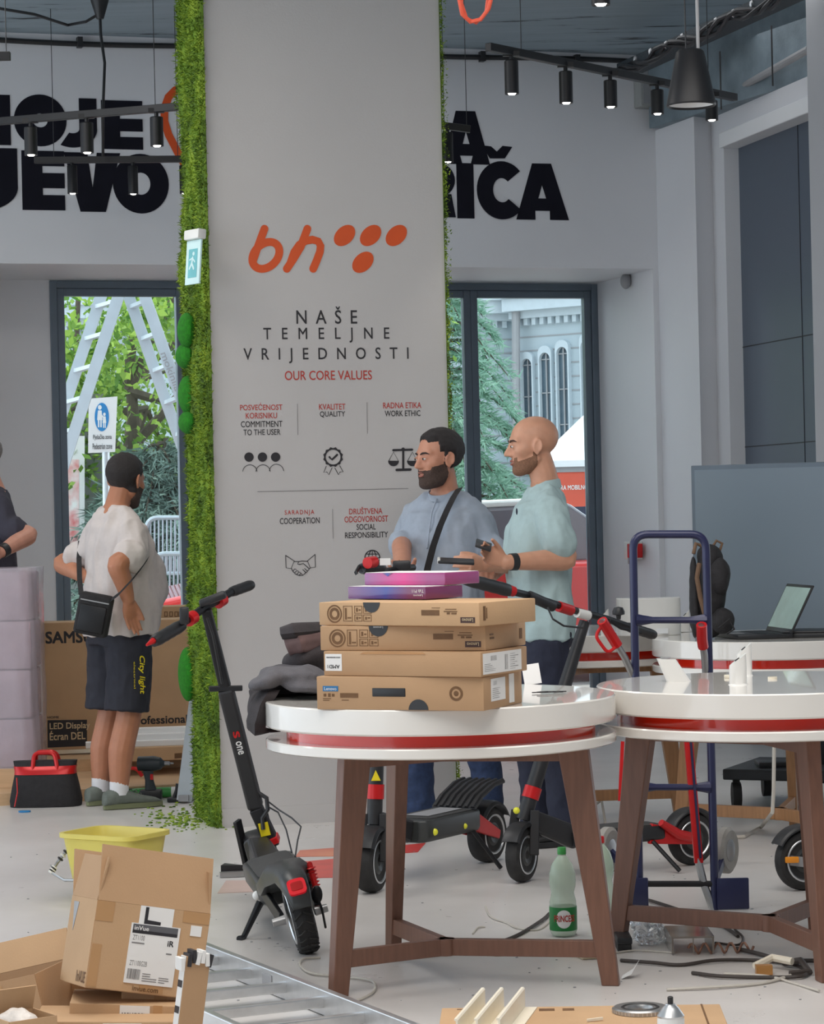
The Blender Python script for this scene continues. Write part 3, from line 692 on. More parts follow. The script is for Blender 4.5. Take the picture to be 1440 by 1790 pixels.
hs_ = MB(); hs_.box((.225, .050, 0.0), (.102, .024, .004), B.F, 0.0018); hs_.build('handle_slot', m_black, B.root)
B.tab(B.F, .315, .001, .030, True)
sl = MB(); sl.ribbon([(.43 + .017 * math.cos(2 * PI * i / 20), .048 + .017 * math.sin(2 * PI * i / 20)) for i in range(20)], .007, .0001, .001, B.F, True); sl.ellip((.43, .048, 0), (.008, .008, .001), B.F, 10, 6); sl.build('printed_seal', m_print, B.root, smooth=0)
B.patch('shipping_label', B.Rr, .055, .022, .165, .085, m_paper); B.marks('print_marks', B.Rr, barcode(.07, .066, .10, .078, 9, 3) + textrows(.065, .028, .15, .06, 6, 4), m_line); B.patch('white_sticker', B.Rr, .195, .008, .235, .09, m_paper)
B2 = Carton('laptop_box', 'brown laptop carton with a white corner sticker, second from the bottom of the stack', 'box', onz(566, 1181, TZ + .095), onz(841, 1184, TZ + .095), 0.30, 0.070, m_card, G)
B2.patch('processor_sticker', B2.F, .006, .014, .060, .062, m_paper); B2.text('lettering', B2.F, 'AMD', .036, .026, .034, .010, m_ink, rot=PI, off=.02); B2.marks('print_marks', B2.F, [(.010, .050, .056, .054), (.012, .021, .018, .031)], m_ink)
B2.patch('shipping_label', B2.Rr, .012, .006, .26, .064, m_paper); B2.marks('print_marks', B2.Rr, barcode(.06, .042, .10, .056, 10, 5) + textrows(.02, .012, .10, .036, 5, 6) + barcode(.15, .012, .17, .055, 6, 7) + textrows(.185, .01, .24, .058, 8, 8), m_line)
tp = MB(); tp.prism([(.12, .0), (.33, .0), (.32, .006), (.2, .009), (.13, .006)], .0002, .001, B2.F @ Matrix.Translation((0, .062, 0))); tp.build('torn_tape', m_tape, B2.root, smooth=0)
B3 = Carton('laptop_box', 'brown laptop carton with dark thumb tab, second from the top of the stack', 'box', onz(560, 1137, TZ + .166), onz(849, 1137.5, TZ + .166), 0.30, 0.070, m_card, G)
lid_marks(B3, B3.w, .070); B3.tab(B3.F, .185, .070, .030); B3.text('lettering', B3.F, 'Lenovo', .185, .066, .030, .006, m_paper, rot=PI); B3.marks('print_marks', B3.Rr, [(.03, .03, .06, .036), (.03, .041, .055, .045), (.25, .02, .27, .05)], m_print)
B4 = Carton('laptop_box', 'brown laptop carton under the purple boxes, topmost of the stack of four', 'box', onz(558, 1093, TZ + .237), onz(838, 1095, TZ + .237), 0.30, 0.066, m_card2, G)
lid_marks(B4, B4.w, .066); B4.tab(B4.F, .185, .066, .029); B4.marks('print_marks', B4.Rr, [(.02, .015, .032, .055), (.036, .02, .04, .05)], m_print)
def purple(c0, c1, nm):
    m = bpy.data.materials.new(nm); m.use_nodes = True; n = m.node_tree; b = n.nodes['Principled BSDF']; b.inputs['Roughness'].default_value = 0.25; b.inputs['Coat Weight'].default_value = 0.6
    tc = n.nodes.new('ShaderNodeTexCoord'); sx = n.nodes.new('ShaderNodeSeparateXYZ'); n.links.new(tc.outputs['Generated'], sx.inputs[0]); nz = n.nodes.new('ShaderNodeTexNoise'); nz.inputs['Scale'].default_value = 3
    n.links.new(tc.outputs['Object'], nz.inputs['Vector']); ad = n.nodes.new('ShaderNodeMath'); ad.operation = 'MULTIPLY_ADD'; ad.inputs[1].default_value = 0.35; n.links.new(nz.outputs['Fac'], ad.inputs[0]); n.links.new(sx.outputs['X'], ad.inputs[2])
    c = n.nodes.new('ShaderNodeValToRGB'); e = c.color_ramp.elements; e[0].position = 0.2; e[0].color = (*c0[0], 1); e[1].position = 1.15 if False else 1.0; e[1].color = (*c0[1], 1); x = e.new(0.72); x.color = (*c1, 1)
    n.links.new(ad.outputs[0], c.inputs['Fac']); n.links.new(c.outputs['Color'], b.inputs['Base Color']); return m
m_pur1 = purple((srgb(140, 70, 130), srgb(150, 60, 120)), srgb(205, 45, 130), 'magenta_printed_card'); m_pur2 = purple((srgb(110, 50, 110), srgb(110, 40, 90)), srgb(45, 55, 150), 'violet_blue_printed_card')
G2 = 'tablet boxes on the carton stack'
Q = Carton('tablet_box', 'violet and blue tablet box lying directly on the laptop cartons', 'box', onz(608, 1047, 1.168), onz(744, 1048, 1.168), 0.165, 0.036, m_pur2, G2)
Q.text('lettering', Q.F, 'Tab P11', Q.w - .028, .024, .044, .009, m_paper, rot=PI); Q.text('lettering', Q.F, 'Lenovo', Q.w - .028, .011, .036, .006, m_paper, rot=PI)
mb = MB(); mb.box((0, 0, .0367), (Q.w - .006, .159, .0012), WM[Q.root.name]); mb.build('lid_face', m_paper, Q.root, smooth=0)
Q2 = Carton('tablet_box', 'magenta tablet box on top of the blue tablet box', 'box', onz(637, 1023, 1.206), onz(778, 1023, 1.206), 0.165, 0.036, m_pur1, G2)
mb = MB(); mb.box((0, 0, .0367), (Q2.w - .006, .159, .0012), WM[Q2.root.name]); mb.build('lid_face', m_paper, Q2.root, smooth=0)
mb = MB(); mb.prism([(.07, .036), (.11, .036), (.09, .026)], .0002, .001, Q2.F); mb.build('lid_notch', m_pur2, Q2.root, smooth=0)

# ------------------------------------------------------------------ soft things
def cloth_blob(name, m, parent, ells, voxel=0.009, amp=0.012, freq=9, smooth=2, seed=0, fold=None):
    b = MB()
    for c, r, rot in ells: b.ellip((0, 0, 0), r, Matrix.Translation(V(c)) @ Matrix.Rotation(rot[2], 4, 'Z') @ Matrix.Rotation(rot[1], 4, 'Y') @ Matrix.Rotation(rot[0], 4, 'X'), 20, 12)
    return remesh_build(b, name, m, parent, voxel, smooth, amp, freq, seed, fold)
def remesh_build(b, name, m, parent, voxel, smooth=2, amp=0.0, freq=9, seed=0, fold=None, world=True):
    if parent is not None and world: b.xf(WM[parent.name].inverted())
    me = b.mesh('tmp'); o = bpy.data.objects.new('tmp', me); COL.objects.link(o)
    r = o.modifiers.new('r', 'REMESH'); r.mode = 'VOXEL'; r.voxel_size = voxel
    if smooth: s = o.modifiers.new('s', 'SMOOTH'); s.iterations = smooth; s.factor = 0.5
    me2 = evalmesh(o); bpy.data.objects.remove(o); me2.name = name
    if amp:
        n = len(me2.vertices); co = np.empty(n * 3); nr = np.empty(n * 3); me2.vertices.foreach_get('co', co); me2.vertex_normals.foreach_get('vector', nr)
        co = co.reshape(-1, 3); nr = nr.reshape(-1, 3); sv = V((seed * 3.1, seed * 1.7, seed)); f = fold or (1, 1, 1)
        for i in range(n):
            p = V((co[i][0] * freq * f[0], co[i][1] * freq * f[1], co[i][2] * freq * f[2])) + sv
            d = noise.noise(p); d2 = noise.noise(p * 2.3)
            co[i] += nr[i] * amp * ((0.5 - abs(d)) * 1.4 - 0.4 + 0.5 * d2)
        me2.vertices.foreach_set('co', co.reshape(-1)); me2.update()
    me2.materials.clear(); me2.materials.append(m); me2.polygons.foreach_set('use_smooth', [True] * len(me2.polygons))
    return link(name, me2, parent)
m_hoodie = mat('grey_fleece', srgb(92, 90, 94), 0.95, var=0.12, scale=40, bump=0.3, bscale=300)
m_jacket = mat('dark_brown_black_jacket', srgb(48, 42, 44), 0.8, var=0.25, scale=18, bump=0.2, bscale=150)
m_lining = mat('mauve_lining', srgb(112, 88, 86), 0.7, var=0.2, scale=20)
def px3(px, py, d): return at(px, py, d)
jk = thing('jacket', 'dark jacket with raised collar in the pile beside the cartons', 'jacket', px3(520, 1215, 7.95))
cloth_blob('jacket_body', m_jacket, jk, [(px3(540, 1185, 7.95), (.09, .10, .055), (0, .2, 0)), (px3(535, 1150, 7.92), (.075, .08, .05), (0, -.3, 0)), (px3(480, 1205, 7.95), (.085, .1, .03), (0, 0, 0)),
    (px3(448, 1236, 7.88), (.030, .07, .05), (0, .2, 0)), (px3(437, 1262, 7.86), (.018, .05, .035), (0, .1, 0)), (px3(468, 1275, 7.80), (.045, .03, .012), (0, .2, 0))], amp=.012, seed=2)
def cloth_sheet(name, m, parent, rows, th=.010, amp=.012, seed=0, n=14):
    """a draped sheet through rows of (px, py, d) points, with thickness"""
    G = []
    for r in rows:
        P = [at(*q) for q in r]; line = []
        for i in range(n + 1):
            f = i / n * (len(P) - 1); k = min(int(f), len(P) - 2); line.append(P[k].lerp(P[k + 1], f - k))
        G.append(line)
    H_ = []
    for j in range(len(G) - 1):
        for s in range(5): H_.append([a.lerp(c, s / 5) for a, c in zip(G[j], G[j + 1])])
    H_.append(G[-1]); mb = MB(); rings = []
    for j, L_ in enumerate(H_):
        W_ = [p + V((0, 1, .3)) * (amp * noise.noise(V((p.x * 16 + seed, p.z * 16, seed * 2.7)))) for p in L_]; e = .35 if j in (0, len(H_) - 1) else 1
        rings.append([p + V((0, -th * e, 0)) for p in W_] + [p + V((0, th * e, 0)) for p in W_[::-1]])
    mb.loft(rings); return mb.build(name, m, parent, smooth=60)
cloth_sheet('collar', m_jacket, jk, [[(489, 1096, 7.86), (510, 1089, 7.82), (562, 1088, 7.90)], [(490, 1108, 7.84), (515, 1106, 7.80), (562, 1102, 7.88)], [(494, 1118, 7.85), (518, 1116, 7.82), (562, 1110, 7.9)]], .012, .008, 3)
cloth_sheet('lining', m_lining, jk, [[(494, 1112, 7.85), (520, 1108, 7.82), (562, 1104, 7.88)], [(499, 1128, 7.86), (525, 1122, 7.82), (562, 1116, 7.88)], [(508, 1148, 7.88), (530, 1140, 7.84), (562, 1136, 7.9)]], .008, .014, 5)
cloth_sheet('sleeve', m_jacket, jk, [[(452, 1208, 7.82), (470, 1206, 7.74), (490, 1204, 7.76)], [(438, 1228, 7.78), (455, 1232, 7.70), (468, 1240, 7.72)], [(431, 1258, 7.78), (446, 1264, 7.70), (464, 1272, 7.73)], [(432, 1272, 7.80), (446, 1284, 7.72), (470, 1282, 7.76)]], .014, .022, 9)
hd = thing('hoodie', 'grey fleece hoodie folded over the table edge left of the cartons', 'hoodie', px3(500, 1215, 7.8))
cloth_blob('hoodie_body', m_hoodie, hd, [(px3(520, 1178, 7.82), (.115, .11, .026), (0, .05, 0)), (px3(470, 1188, 7.78), (.055, .09, .024), (0, -.35, 0)), (px3(450, 1196, 7.76), (.03, .06, .02), (0, -.5, 0)), (px3(540, 1200, 7.78), (.08, .10, .02), (0, .1, 0))], amp=.014, freq=8, seed=9)

# white card sheet and a dark pair of glasses on the front table
p = onz(932, 1196, TZ); s_ = MB(); s_.bar((p.x, p.y, TZ), (p.x - 0.008, p.y + 0.03, TZ + 0.062), 0.055, 0.0012, (0, 1, 0)); tag(s_.build('card_stand', m_paper, smooth=0), 'bent white card standing behind the cartons on the front table', 'card')
gp = onz(962, 1213, TZ); gs = thing('glasses', 'folded glasses lying on the white table beside the cartons', 'glasses', gp)
b = MB()
for sx in (-.022, .022): b.tube([gp + V((sx + .018 * math.cos(2 * PI * i / 18), .014 * math.sin(2 * PI * i / 18) , .006)) for i in range(18)], .0018, 6, True)
b.tube([gp + V((-.004, 0, .006)), gp + V((.004, 0, .006))], .0018, 6); b.build('rim', m_blackm, gs)
b = MB(); b.tube([gp + V((-.04, .0, .006)), gp + V((-.02, .03, .005)), gp + V((.05, .035, .004))], .002, 6); b.tube([gp + V((.04, .0, .006)), gp + V((.02, .022, .004)), gp + V((-.055, .02, .004))], .002, 6); b.build('temple', m_blackm, gs)

# ------------------------------------------------------------------ small display stands
def holder(px, py, zb, label, lean=0.0, r=0.022, h=0.085, rot=0, cut=0.02):
    p = onz(px, py, zb); t = thing('display_stand', label, 'stand', p, 0, 'white security stands')
    b = MB(); M = Matrix.Translation(p) @ Matrix.Rotation(rot, 4, 'Z') @ Matrix.Rotation(lean, 4, 'Y'); rings = []
    for k, z in ((1.15, 0), (1.0, .004), (1.0, h * .6), (.97, h)):
        rings.append([M @ V((x * k, y * k * 1.0, max(z + (cut * x / r if z > h * .9 else 0), 0 if lean == 0 else -.01))) for x, y in superpts(28, r, r * .8, 2.6)])
    b.loft(rings); b.build('post', m_whitep, t, smooth=40)
    b = MB(); top = M @ V((-.002, 0, h + .0005)); b.box((0, 0, 0), (.016, .010, .002), M @ Matrix.Translation((-.002, 0, h + .0006)) @ Matrix.Rotation(-math.atan2(cut, r), 4, 'Y')); b.build('connector', m_black, t, smooth=0)
    return t
holder(1290, 1197, TZ, 'short white cylindrical stand with dark top socket, front one of the pair', 0, .027, .078)
holder(1301, 1181, TZ, 'white cylindrical stand with two slots, behind the short stand', 0, .025, .088)
p = onz(1186, 1191, TZ); t = thing('display_stand', 'white slanted wedge shaped stand on the right foreground table', 'stand', p, 0, 'white security stands'); b = MB()
b.loft([[p + V((x + .02 * 0, y, 0)) for x, y in superpts(28, .038, .026, 4)], [p + V((x * .9 - .038, y * .9, .072 + .12 * (-x) * .5)) for x, y in superpts(28, .034, .024, 4)]]); b.build('post', m_whitep, t, smooth=40)
b = MB(); b.box((p.x - .04, p.y, .072 + TZ + .004), (.03, .02, .004)); b.build('connector', m_grey, t, smooth=0)
holder(1057, 1100, TZ, 'white stand with dark slots between the handlebar and the curved stand', 0, .02, .075)
holder(1198, 1104, TZ, 'white stand with dark slots beside the backpack', 0, .02, .075)
p = onz(1350, 1187, TZ); b = MB(); b.lathe([(.012, 0), (.015, 0), (.015, .007), (.012, .007)], p, seg=24, cap=False, closed=True); tag(b.build('plastic_ring', m_cream), 'tiny cream plastic ring lying on the right table', 'ring')
p = onz(1272, 1185, TZ); b = MB(); b.box(p + V((0, 0, .005)), (.022, .03, .01), bev=.002); tag(b.build('cable_clip', m_cream), 'small cream clip beside the white cylindrical stands', 'clip')
# curved white stand on the table behind
p = onz(1134, 1110, TZ); t = thing('curved_stand', 'curved white display plinth on the rear table', 'stand', p); b = MB()
wd, hh = .138, .162
b.prism([(-wd, .03)] + [(wd * math.cos(R(a)), -.02 - .07 * math.sin(R(a))) for a in range(180, -1, -12)] + [(wd, .03)], 0, hh, Matrix.Translation(p)); b.build('plinth_body', m_whitep, t, smooth=40, bevel=.003)
b = MB(); b.box(p + V((.05, -.088, .02)), (.05, .006, .022)); b.build('maker_plate', m_reveal, t, smooth=0)

# ------------------------------------------------------------------ laptops and backpack on the rear right table
m_screen = mat('screen_painted_reflection', srgb(120, 150, 140), 0.08, var=0.4, scale=3, coat=1.0, emit=srgb(150, 175, 165), estr=0.25)  # mottled green and faint glow stand in for a reflection on the screen
def laptop(px, py, yaw, opened, label, wd=.34, dp=.235):
    p = onz(px, py, TZ); t = thing('laptop', label, 'laptop', p, yaw, 'laptops'); M = WM[t.name]
    b = MB(); b.box((0, 0, .010), (wd, dp, .018), M, .004); b.build('base', m_black, t)
    if opened:
        b = MB()
        for r_ in range(5):
            for k in range(14): b.box((-wd * .42 + k * wd * .0645, dp * .33 - r_ * .019, .0198), (.018, .0155, .0016), M)
        b.build('keyboard', m_blackm, t, smooth=0)
        b = MB(); b.box((0, -dp * .33, .0194), (.10, .055, .0008), M); b.build('touchpad', m_grey, t, smooth=0)
        L = M @ Matrix.Translation((0, dp * .48, .018)) @ Matrix.Rotation(R(-27), 4, 'X')
        b = MB(); b.box((0, 0, dp * .47), (wd, .008, dp * .94), L, .003); lid = b.build('lid', m_black, t)
        b = MB(); b.box((0, -.0046, dp * .48), (wd * .93, .001, dp * .80), L); b.build('screen', m_screen, lid, smooth=0)
    else:
        b = MB(); b.box((0, 0, .024), (wd, dp, .008), M, .003); b.build('lid', m_black, t)
laptop(1316, 1114, R(-80), True, 'open black laptop on the rear right table')
laptop(1432, 1112, R(-10), False, 'closed black laptop at the right edge of the rear right table', .30)
m_bag = mat('black_canvas', srgb(38, 36, 38), 0.85, var=0.2, scale=40, bump=0.3, bscale=250)
m_brown = mat('brown_strap', srgb(112, 86, 66), 0.8, var=0.15, scale=30)
bp_ = thing('backpack', 'black backpack with brown straps standing behind the hand truck', 'backpack', onz(1238, 1118, TZ))
d = bp_.location.y + .02
cloth_blob('bag_body', m_bag, bp_, [(px3(1238, 1030, d), (.075, .085, .165), (0, .05, 0)), (px3(1240, 975, d), (.055, .065, .06), (0, 0, 0)), (px3(1235, 1090, d), (.07, .08, .065), (0, 0, 0))], .008, .006, 14, 3, 1)
cloth_blob('front_pocket', m_bag, bp_, [(px3(1256, 1010, d - .05), (.05, .05, .085), (0, .1, 0))], .008, .006, 16, 3, 2)
cloth_blob('front_pocket', m_bag, bp_, [(px3(1262, 1085, d - .06), (.052, .05, .055), (0, .3, 0))], .008, .006, 16, 3, 3)
cloth_blob('back_panel', m_bag, bp_, [(px3(1213, 1045, d - .02), (.02, .06, .175), (0, 0, 0))], .008, .003, 16, 3, 4)
b = MB(); b.tube([px3(*q) for q in ((1222, 985, d - .085), (1218, 1010, d - .1), (1224, 1045, d - .09), (1232, 1075, d - .08))], .010, 8); b.build('shoulder_strap', m_brown, bp_)
b = MB(); b.tube([px3(*q) for q in ((1212, 968, d - .05), (1216, 950, d - .04), (1228, 955, d - .03))], .008, 8); b.build('handle', m_brown, bp_); b = MB(); b.tube([px3(*q) for q in ((1246, 955, d), (1252, 945, d), (1262, 950, d), (1258, 962, d))], .006, 8); b.build('handle', m_brown, bp_)
b = MB(); b.tube([px3(*q) for q in ((1256, 1098, d - .13), (1275, 1082, d - .14), (1283, 1100, d - .14), (1270, 1108, d - .14))], .005, 6); b.build('side_strap', m_bag, bp_)

# ------------------------------------------------------------------ big screen on its stand
sc0 = at(1209, 890, 12.3); SCR = Plane((sc0.x, sc0.y, 0), -24)
tz1 = SCR.tz(1209, 814)[1]; sw, sh = 1.30, 0.92
tv = thing('display_screen', 'big grey switched off screen behind the rear right table', 'screen', (sc0.x, sc0.y, 0)); Ms = SCR.mat()
m_scr = mat('matte_grey_screen', srgb(120, 134, 146), 0.30, var=0.02, scale=2)
b = MB(); b.prism([(0, tz1 - sh), (sw, tz1 - sh), (sw, tz1), (0, tz1)], -.05, 0, Ms); b.build('housing', m_frame, tv, smooth=0, bevel=.004)
b = MB(); b.prism([(.018, tz1 - sh + .03), (sw - .018, tz1 - sh + .03), (sw - .018, tz1 - .022), (.018, tz1 - .022)], .0, .003, Ms); b.build('panel', m_scr, tv, smooth=0)
b = MB(); b.prism([(sw * .45, .1), (sw * .55, .1), (sw * .55, tz1 - .2), (sw * .45, tz1 - .2)], -.10, -.055, Ms); b.build('post', m_blackm, tv, smooth=0)
b = MB(); b.prism([(.20, .14), (1.25, .14), (1.25, .19), (.20, .19)], -.35, .25, Ms); b.build('shelf', m_black, tv, smooth=0, bevel=.006)
for x in (.25, 1.18):
    for o in (-.3, .2):
        b = MB(); p = Ms @ V((x, .065, o)); b.cyl(p + V((-.02, 0, -.0)), p + V((.02, 0, 0)), .06, seg=18); b.bar(p, p + V((0, 0, .09)), .03, .03); b.build('castor', m_rubber, tv)
b = MB(); q = SCR.hit(1320, 1305); b.box(Ms @ V((.42, .20, .05)), (.22, .16, .03), bev=.006); tag(b.build('keyboard_tray', m_black), 'black flat device lying on the shelf under the big screen', 'device')

# ------------------------------------------------------------------ navy hand truck
d = 9.04; ht = thing('hand_truck', 'navy blue hand truck with red loop grips behind the right table', 'hand truck', onz(1175, 1590))
def rbend(pts, n=8, r=.055):
    """polyline with rounded corners"""
    P = [V(p) for p in pts]; out = [P[0]]
    for i in range(1, len(P) - 1):
        a, c, b_ = P[i - 1], P[i], P[i + 1]; u = (a - c).normalized() * min(r, (a - c).length * .45); v = (b_ - c).normalized() * min(r, (b_ - c).length * .45)
        for k in range(n + 1): s = k / n; out.append((c + u) * (1 - s) ** 2 + c * 2 * s * (1 - s) + (c + v) * s * s)
    out.append(P[-1]); return out
b = MB(); b.tube(rbend([at(1118, 1592, d), at(1106, 934, d + .06), at(1233, 934, d + .06), at(1250, 1592, d)]), .0145, 12); b.build('frame', m_navy, ht)
for (y, k) in ((1084, .012), (1376, .012), (1545, .011)):
    f = (y - 934) / 658; b = MB(); x0, x1 = 1106 + 12 * f, 1233 + 17 * f; dd = d + .06 * (1 - f)
    b.tube([at(x0 + (x1 - x0) * s, y, dd) for s in (0.02, .12, .25, .75, .88, .98)], [.024, .018, k, k, .018, .024] if y < 1500 else k, 10); b.build('crossbar', m_navy if y < 1500 else m_blackm, ht)
for x0, x1 in ((1083, 1133), (1253, 1309)):
    b = MB(); M = Matrix.Translation(at((x0 + x1) / 2, 1562, d - .02)); b.box((0, 0, 0), ((x1 - x0) / 498, .012, .11), M, .005); b.build('toe_plate', m_navy, ht)
for x, rr in ((1062, .083), (1269, .083)):
    c = at(x, 1486, d + .16); b = MB(); ax = V((1, -.55, 0)).normalized()
    b.lathe([(.04, -.017), (rr - .012, -.02), (rr, -.012), (rr, .012), (rr - .012, .02), (.04, .017)], c, ax, 32); wo = b.build('wheel', mat('grey_tyre_rubber' + str(x), srgb(150, 146, 140), .7, var=.12, scale=20), ht)
    b = MB(); b.lathe([(.012, -.022), (.04, -.018), (.04, .018), (.012, .022)], c, ax, 20); b.build('rim', m_steel, wo)
    b = MB(); b.bar(c, at(1118 if x < 1150 else 1250, 1540, d), .016, .03); b.build('axle_bracket', m_navy, ht)
for gx, pts in ((1065, ((1052, 1085), (1066, 1108), (1092, 1150), (1106, 1182), (1108, 1215))), (1226, ((1226, 1092), (1227, 1118), (1231, 1145), (1234, 1185), (1234, 1215)))):
    P = [at(x, y, d - .06 + i * .035) for i, (x, y) in enumerate(pts)]; b = MB(); b.tube(P, .0125, 10); b.build('grip_tube', m_steel, ht)
    b = MB(); b.tube([P[0], P[1], P[1].lerp(P[2], .5)], .019, 10)
    if gx == 1065: b.tube(rbend([at(1053, 1092, d - .05), at(1040, 1112, d - .05), at(1062, 1142, d - .05), at(1075, 1132, d - .04)], r=.02), .006, 8)
    b.build('loop_grip', m_redm, ht)
b = MB(); b.bar(at(1203, 1296, d + .03), at(1221, 1508, d + .02), .028, .03); b.build('red_sleeve', m_redm, ht, smooth=0)
b = MB(); b.bar(at(1207, 1296, d + .010), at(1224, 1500, d + .0), .014, .008); b.build('inner_rail', m_navy, ht, smooth=0)
b = MB(); b.tube([at(1219, 1500, d + .02), at(1230, 1545, d + .01), at(1247, 1592, d)], .014, 10); b.build('strut', m_steel, ht)
b = MB(); b.bar(at(1088, 1296, d + .05), at(1083, 1400, d + .05), .010, .012); b.build('red_sleeve', m_redm, ht, smooth=0)
# ------------------------------------------------------------------ electric scooters
m_deck = mat('grip_deck', srgb(62, 62, 62), 0.7, var=0.15, scale=60, bump=0.3, bscale=400)
m_darkgrey = mat('graphite_body', srgb(66, 68, 68), 0.38, var=0.1, metal=0.3)
m_tread = mat('tyre_tread', srgb(52, 50, 48), 0.8, var=0.3, scale=25, bump=0.2)
m_sticker = mat('yellow_sticker', srgb(238, 214, 30), 0.5)
m_taillight = mat('red_tail_light', srgb(225, 22, 40), 0.12, emit=srgb(230, 20, 40), estr=0.25, coat=1)
m_glow = mat('yellow_reflector', srgb(228, 226, 60), 0.3)
m_amber = mat('amber_reflector', srgb(240, 150, 40), 0.25)
def tyre(b, c, ax, r, w_, seg=40):
    b.lathe([(r * .62, -w_ * .42), (r * .80, -w_ * .52), (r * .93, -w_ * .42), (r * .985, -w_ * .2), (r, 0), (r * .985, w_ * .2), (r * .93, w_ * .42), (r * .80, w_ * .52), (r * .62, w_ * .42)], c, ax, seg)
def wheel(t, c, ax, r, w_, spokes=0, rimcol=None, tread=False):
    ax = V(ax).normalized(); b = MB(); tyre(b, c, ax, r, w_); o = b.build('wheel', m_rubber, t)
    b = MB(); b.lathe([(0.012, -w_ * .40), (r * .30, -w_ * .50), (r * .36, -w_ * .44), (r * .55, -w_ * .36), (r * .64, -w_ * .46), (r * .64, w_ * .46), (r * .55, w_ * .36), (r * .36, w_ * .44), (r * .30, w_ * .50), (0.012, w_ * .40)], c, ax, 32)
    b.build('hub', rimcol or m_darkgrey, o)
    b = MB()
    for s in (-1, 1): b.lathe([(r * .63, s * w_ * .47), (r * .66, s * w_ * .53), (r * .69, s * w_ * .53), (r * .71, s * w_ * .50)], c, ax, 32, cap=False)
    b.build('rim_ring', m_alu, o)
    if tread:
        b = MB(); x, y, z = frame(ax)
        for k in range(26):
            a = 2 * PI * k / 26
            for s in (-1, 1):
                p = []
                for f, da in ((.05, 0), (.28, .10), (.46, .17)):
                    rr = r * (1.0 if f < .1 else .985 if f < .3 else .92); p.append(V(c) + ax * (s * w_ * f) + x * (rr * math.cos(a + da)) + y * (rr * math.sin(a + da)))
                b.tube(p, r * .030, 5)
        b.build('tread', m_tread, o)
    return o
def fender(b, c, ax, r, w_, a0, a1, up=(0, 0, 1), fwd=None, th=.006, n=14):
    """curved guard around a wheel between angles measured from fwd towards up"""
    ax = V(ax).normalized(); u = V(up); u = (u - ax * u.dot(ax)).normalized(); f = V(fwd); f = (f - ax * f.dot(ax)).normalized(); rings = []
    for i in range(n + 1):
        a = R(a0 + (a1 - a0) * i / n); d = f * math.cos(a) + u * math.sin(a); q = []
        prof = ((-.5, -.22), (-.42, -.02), (-.2, .06), (.2, .06), (.42, -.02), (.5, -.22))
        for s, h in prof: q.append(V(c) + ax * (s * w_) + d * (r + h * w_ * .5 + th))
        for s, h in prof[::-1]: q.append(V(c) + ax * (s * w_) + d * (r + h * w_ * .5))
        rings.append(q)
    b.loft(rings)
def grip(t, p0, p1, r=.017, m=None):
    p0, p1 = V(p0), V(p1); b = MB(); P = [p0.lerp(p1, k / 10) for k in range(11)]
    b.tube(P, [r * .9] + [r * (1.0 + .06 * ((i % 2))) for i in range(9)] + [r * .85], 12); return b.build('grip', m or m_black, t)

def deckbox(b, p0, p1, wd, th, side, up=None, taper0=1, taper1=1):
    p0, p1 = V(p0), V(p1); side = V(side).normalized(); up = V(up) if up else V((0, 0, 1)); rings = []
    for k, w_ in ((0, .7 * taper0), (.04, .95 * taper0), (.12, 1), (.88, 1), (.96, .95 * taper1), (1, .7 * taper1)):
        c = p0.lerp(p1, k); rings.append([c + side * (x * wd / 2 * w_) + up * (y * th / 2) for x, y in ((-1, -.6), (-.88, -1), (.88, -1), (1, -.6), (1, .7), (.95, 1), (-.95, 1), (-1, .7))])
    b.loft(rings)

# --- scooter leaning on its kickstand, tail towards the camera
Rr = onz(541, 1665); fd = 9.45
Fc = onz(470, 1577); Fc = V((at(472, 1500, fd).x, fd, 0))
t = thing('electric_scooter', 'black electric scooter leaning on its kickstand before the pillar, red tail light towards the camera', 'scooter', Rr, 0, 'electric scooters')
fw = (Fc - Rr).normalized(); lean = R(13); sd = V((fw.y, -fw.x, 0))          # sd: rider's right
up = (V((0, 0, 1)) * math.cos(lean) - sd * math.sin(lean)).normalized(); rt = fw.cross(up).normalized()
def S1(x, y, z): return Rr + fw * x + rt * y + up * z                     # x forward, y right, z up
L = (Fc - Rr).length
wheel(t, S1(0, 0, .125), rt, .125, .068, tread=True); wheel(t, S1(L, 0, .125), rt, .125, .068, tread=True)
b = MB(); deckbox(b, S1(.26, 0, .175), S1(L - .27, 0, .175), .185, .085, rt, up, .8, .7); b.build('deck', m_darkgrey, t, bevel=.006)
b = MB(); deckbox(b, S1(.34, 0, .221), S1(L - .33, 0, .221), .15, .006, rt, up); b.build('footboard', m_deck, t)
b = MB(); sec = []
for x, hw, z0, z1 in ((-.165, .030, .175, .20), (-.14, .040, .215, .262), (-.06, .046, .235, .285), (.05, .05, .24, .288), (.14, .08, .22, .29), (.24, .092, .18, .262), (.33, .092, .17, .235)):
    sec.append([S1(x, y * hw, z0 + (z1 - z0) * zz) for y, zz in ((-1, 0), (-1, .55), (-.7, .95), (0, 1.06), (.7, .95), (1, .55), (1, 0), (.8, -.02), (-.8, -.02))])
b.loft(sec); b.build('rear_fender', m_darkgrey, t, smooth=50)
def ontail(y, z): return S1(-.150, y, z)
b = MB(); Mt = Matrix(((rt.x, up.x, -fw.x, 0), (rt.y, up.y, -fw.y, 0), (rt.z, up.z, -fw.z, 0), (0, 0, 0, 1))); Mt.translation = S1(-.142, 0, .238) 
b.prism(superpts(24, .030, .027, 4), -.012, .014, Mt @ Matrix.Rotation(R(-34), 4, 'X')); tl = b.build('tail_light', m_taillight, t)
b = MB(); b.prism(superpts(20, .020, .015, 4), .014, .0165, Mt @ Matrix.Rotation(R(-34), 4, 'X')); b.build('lens_frame', m_redm, tl)
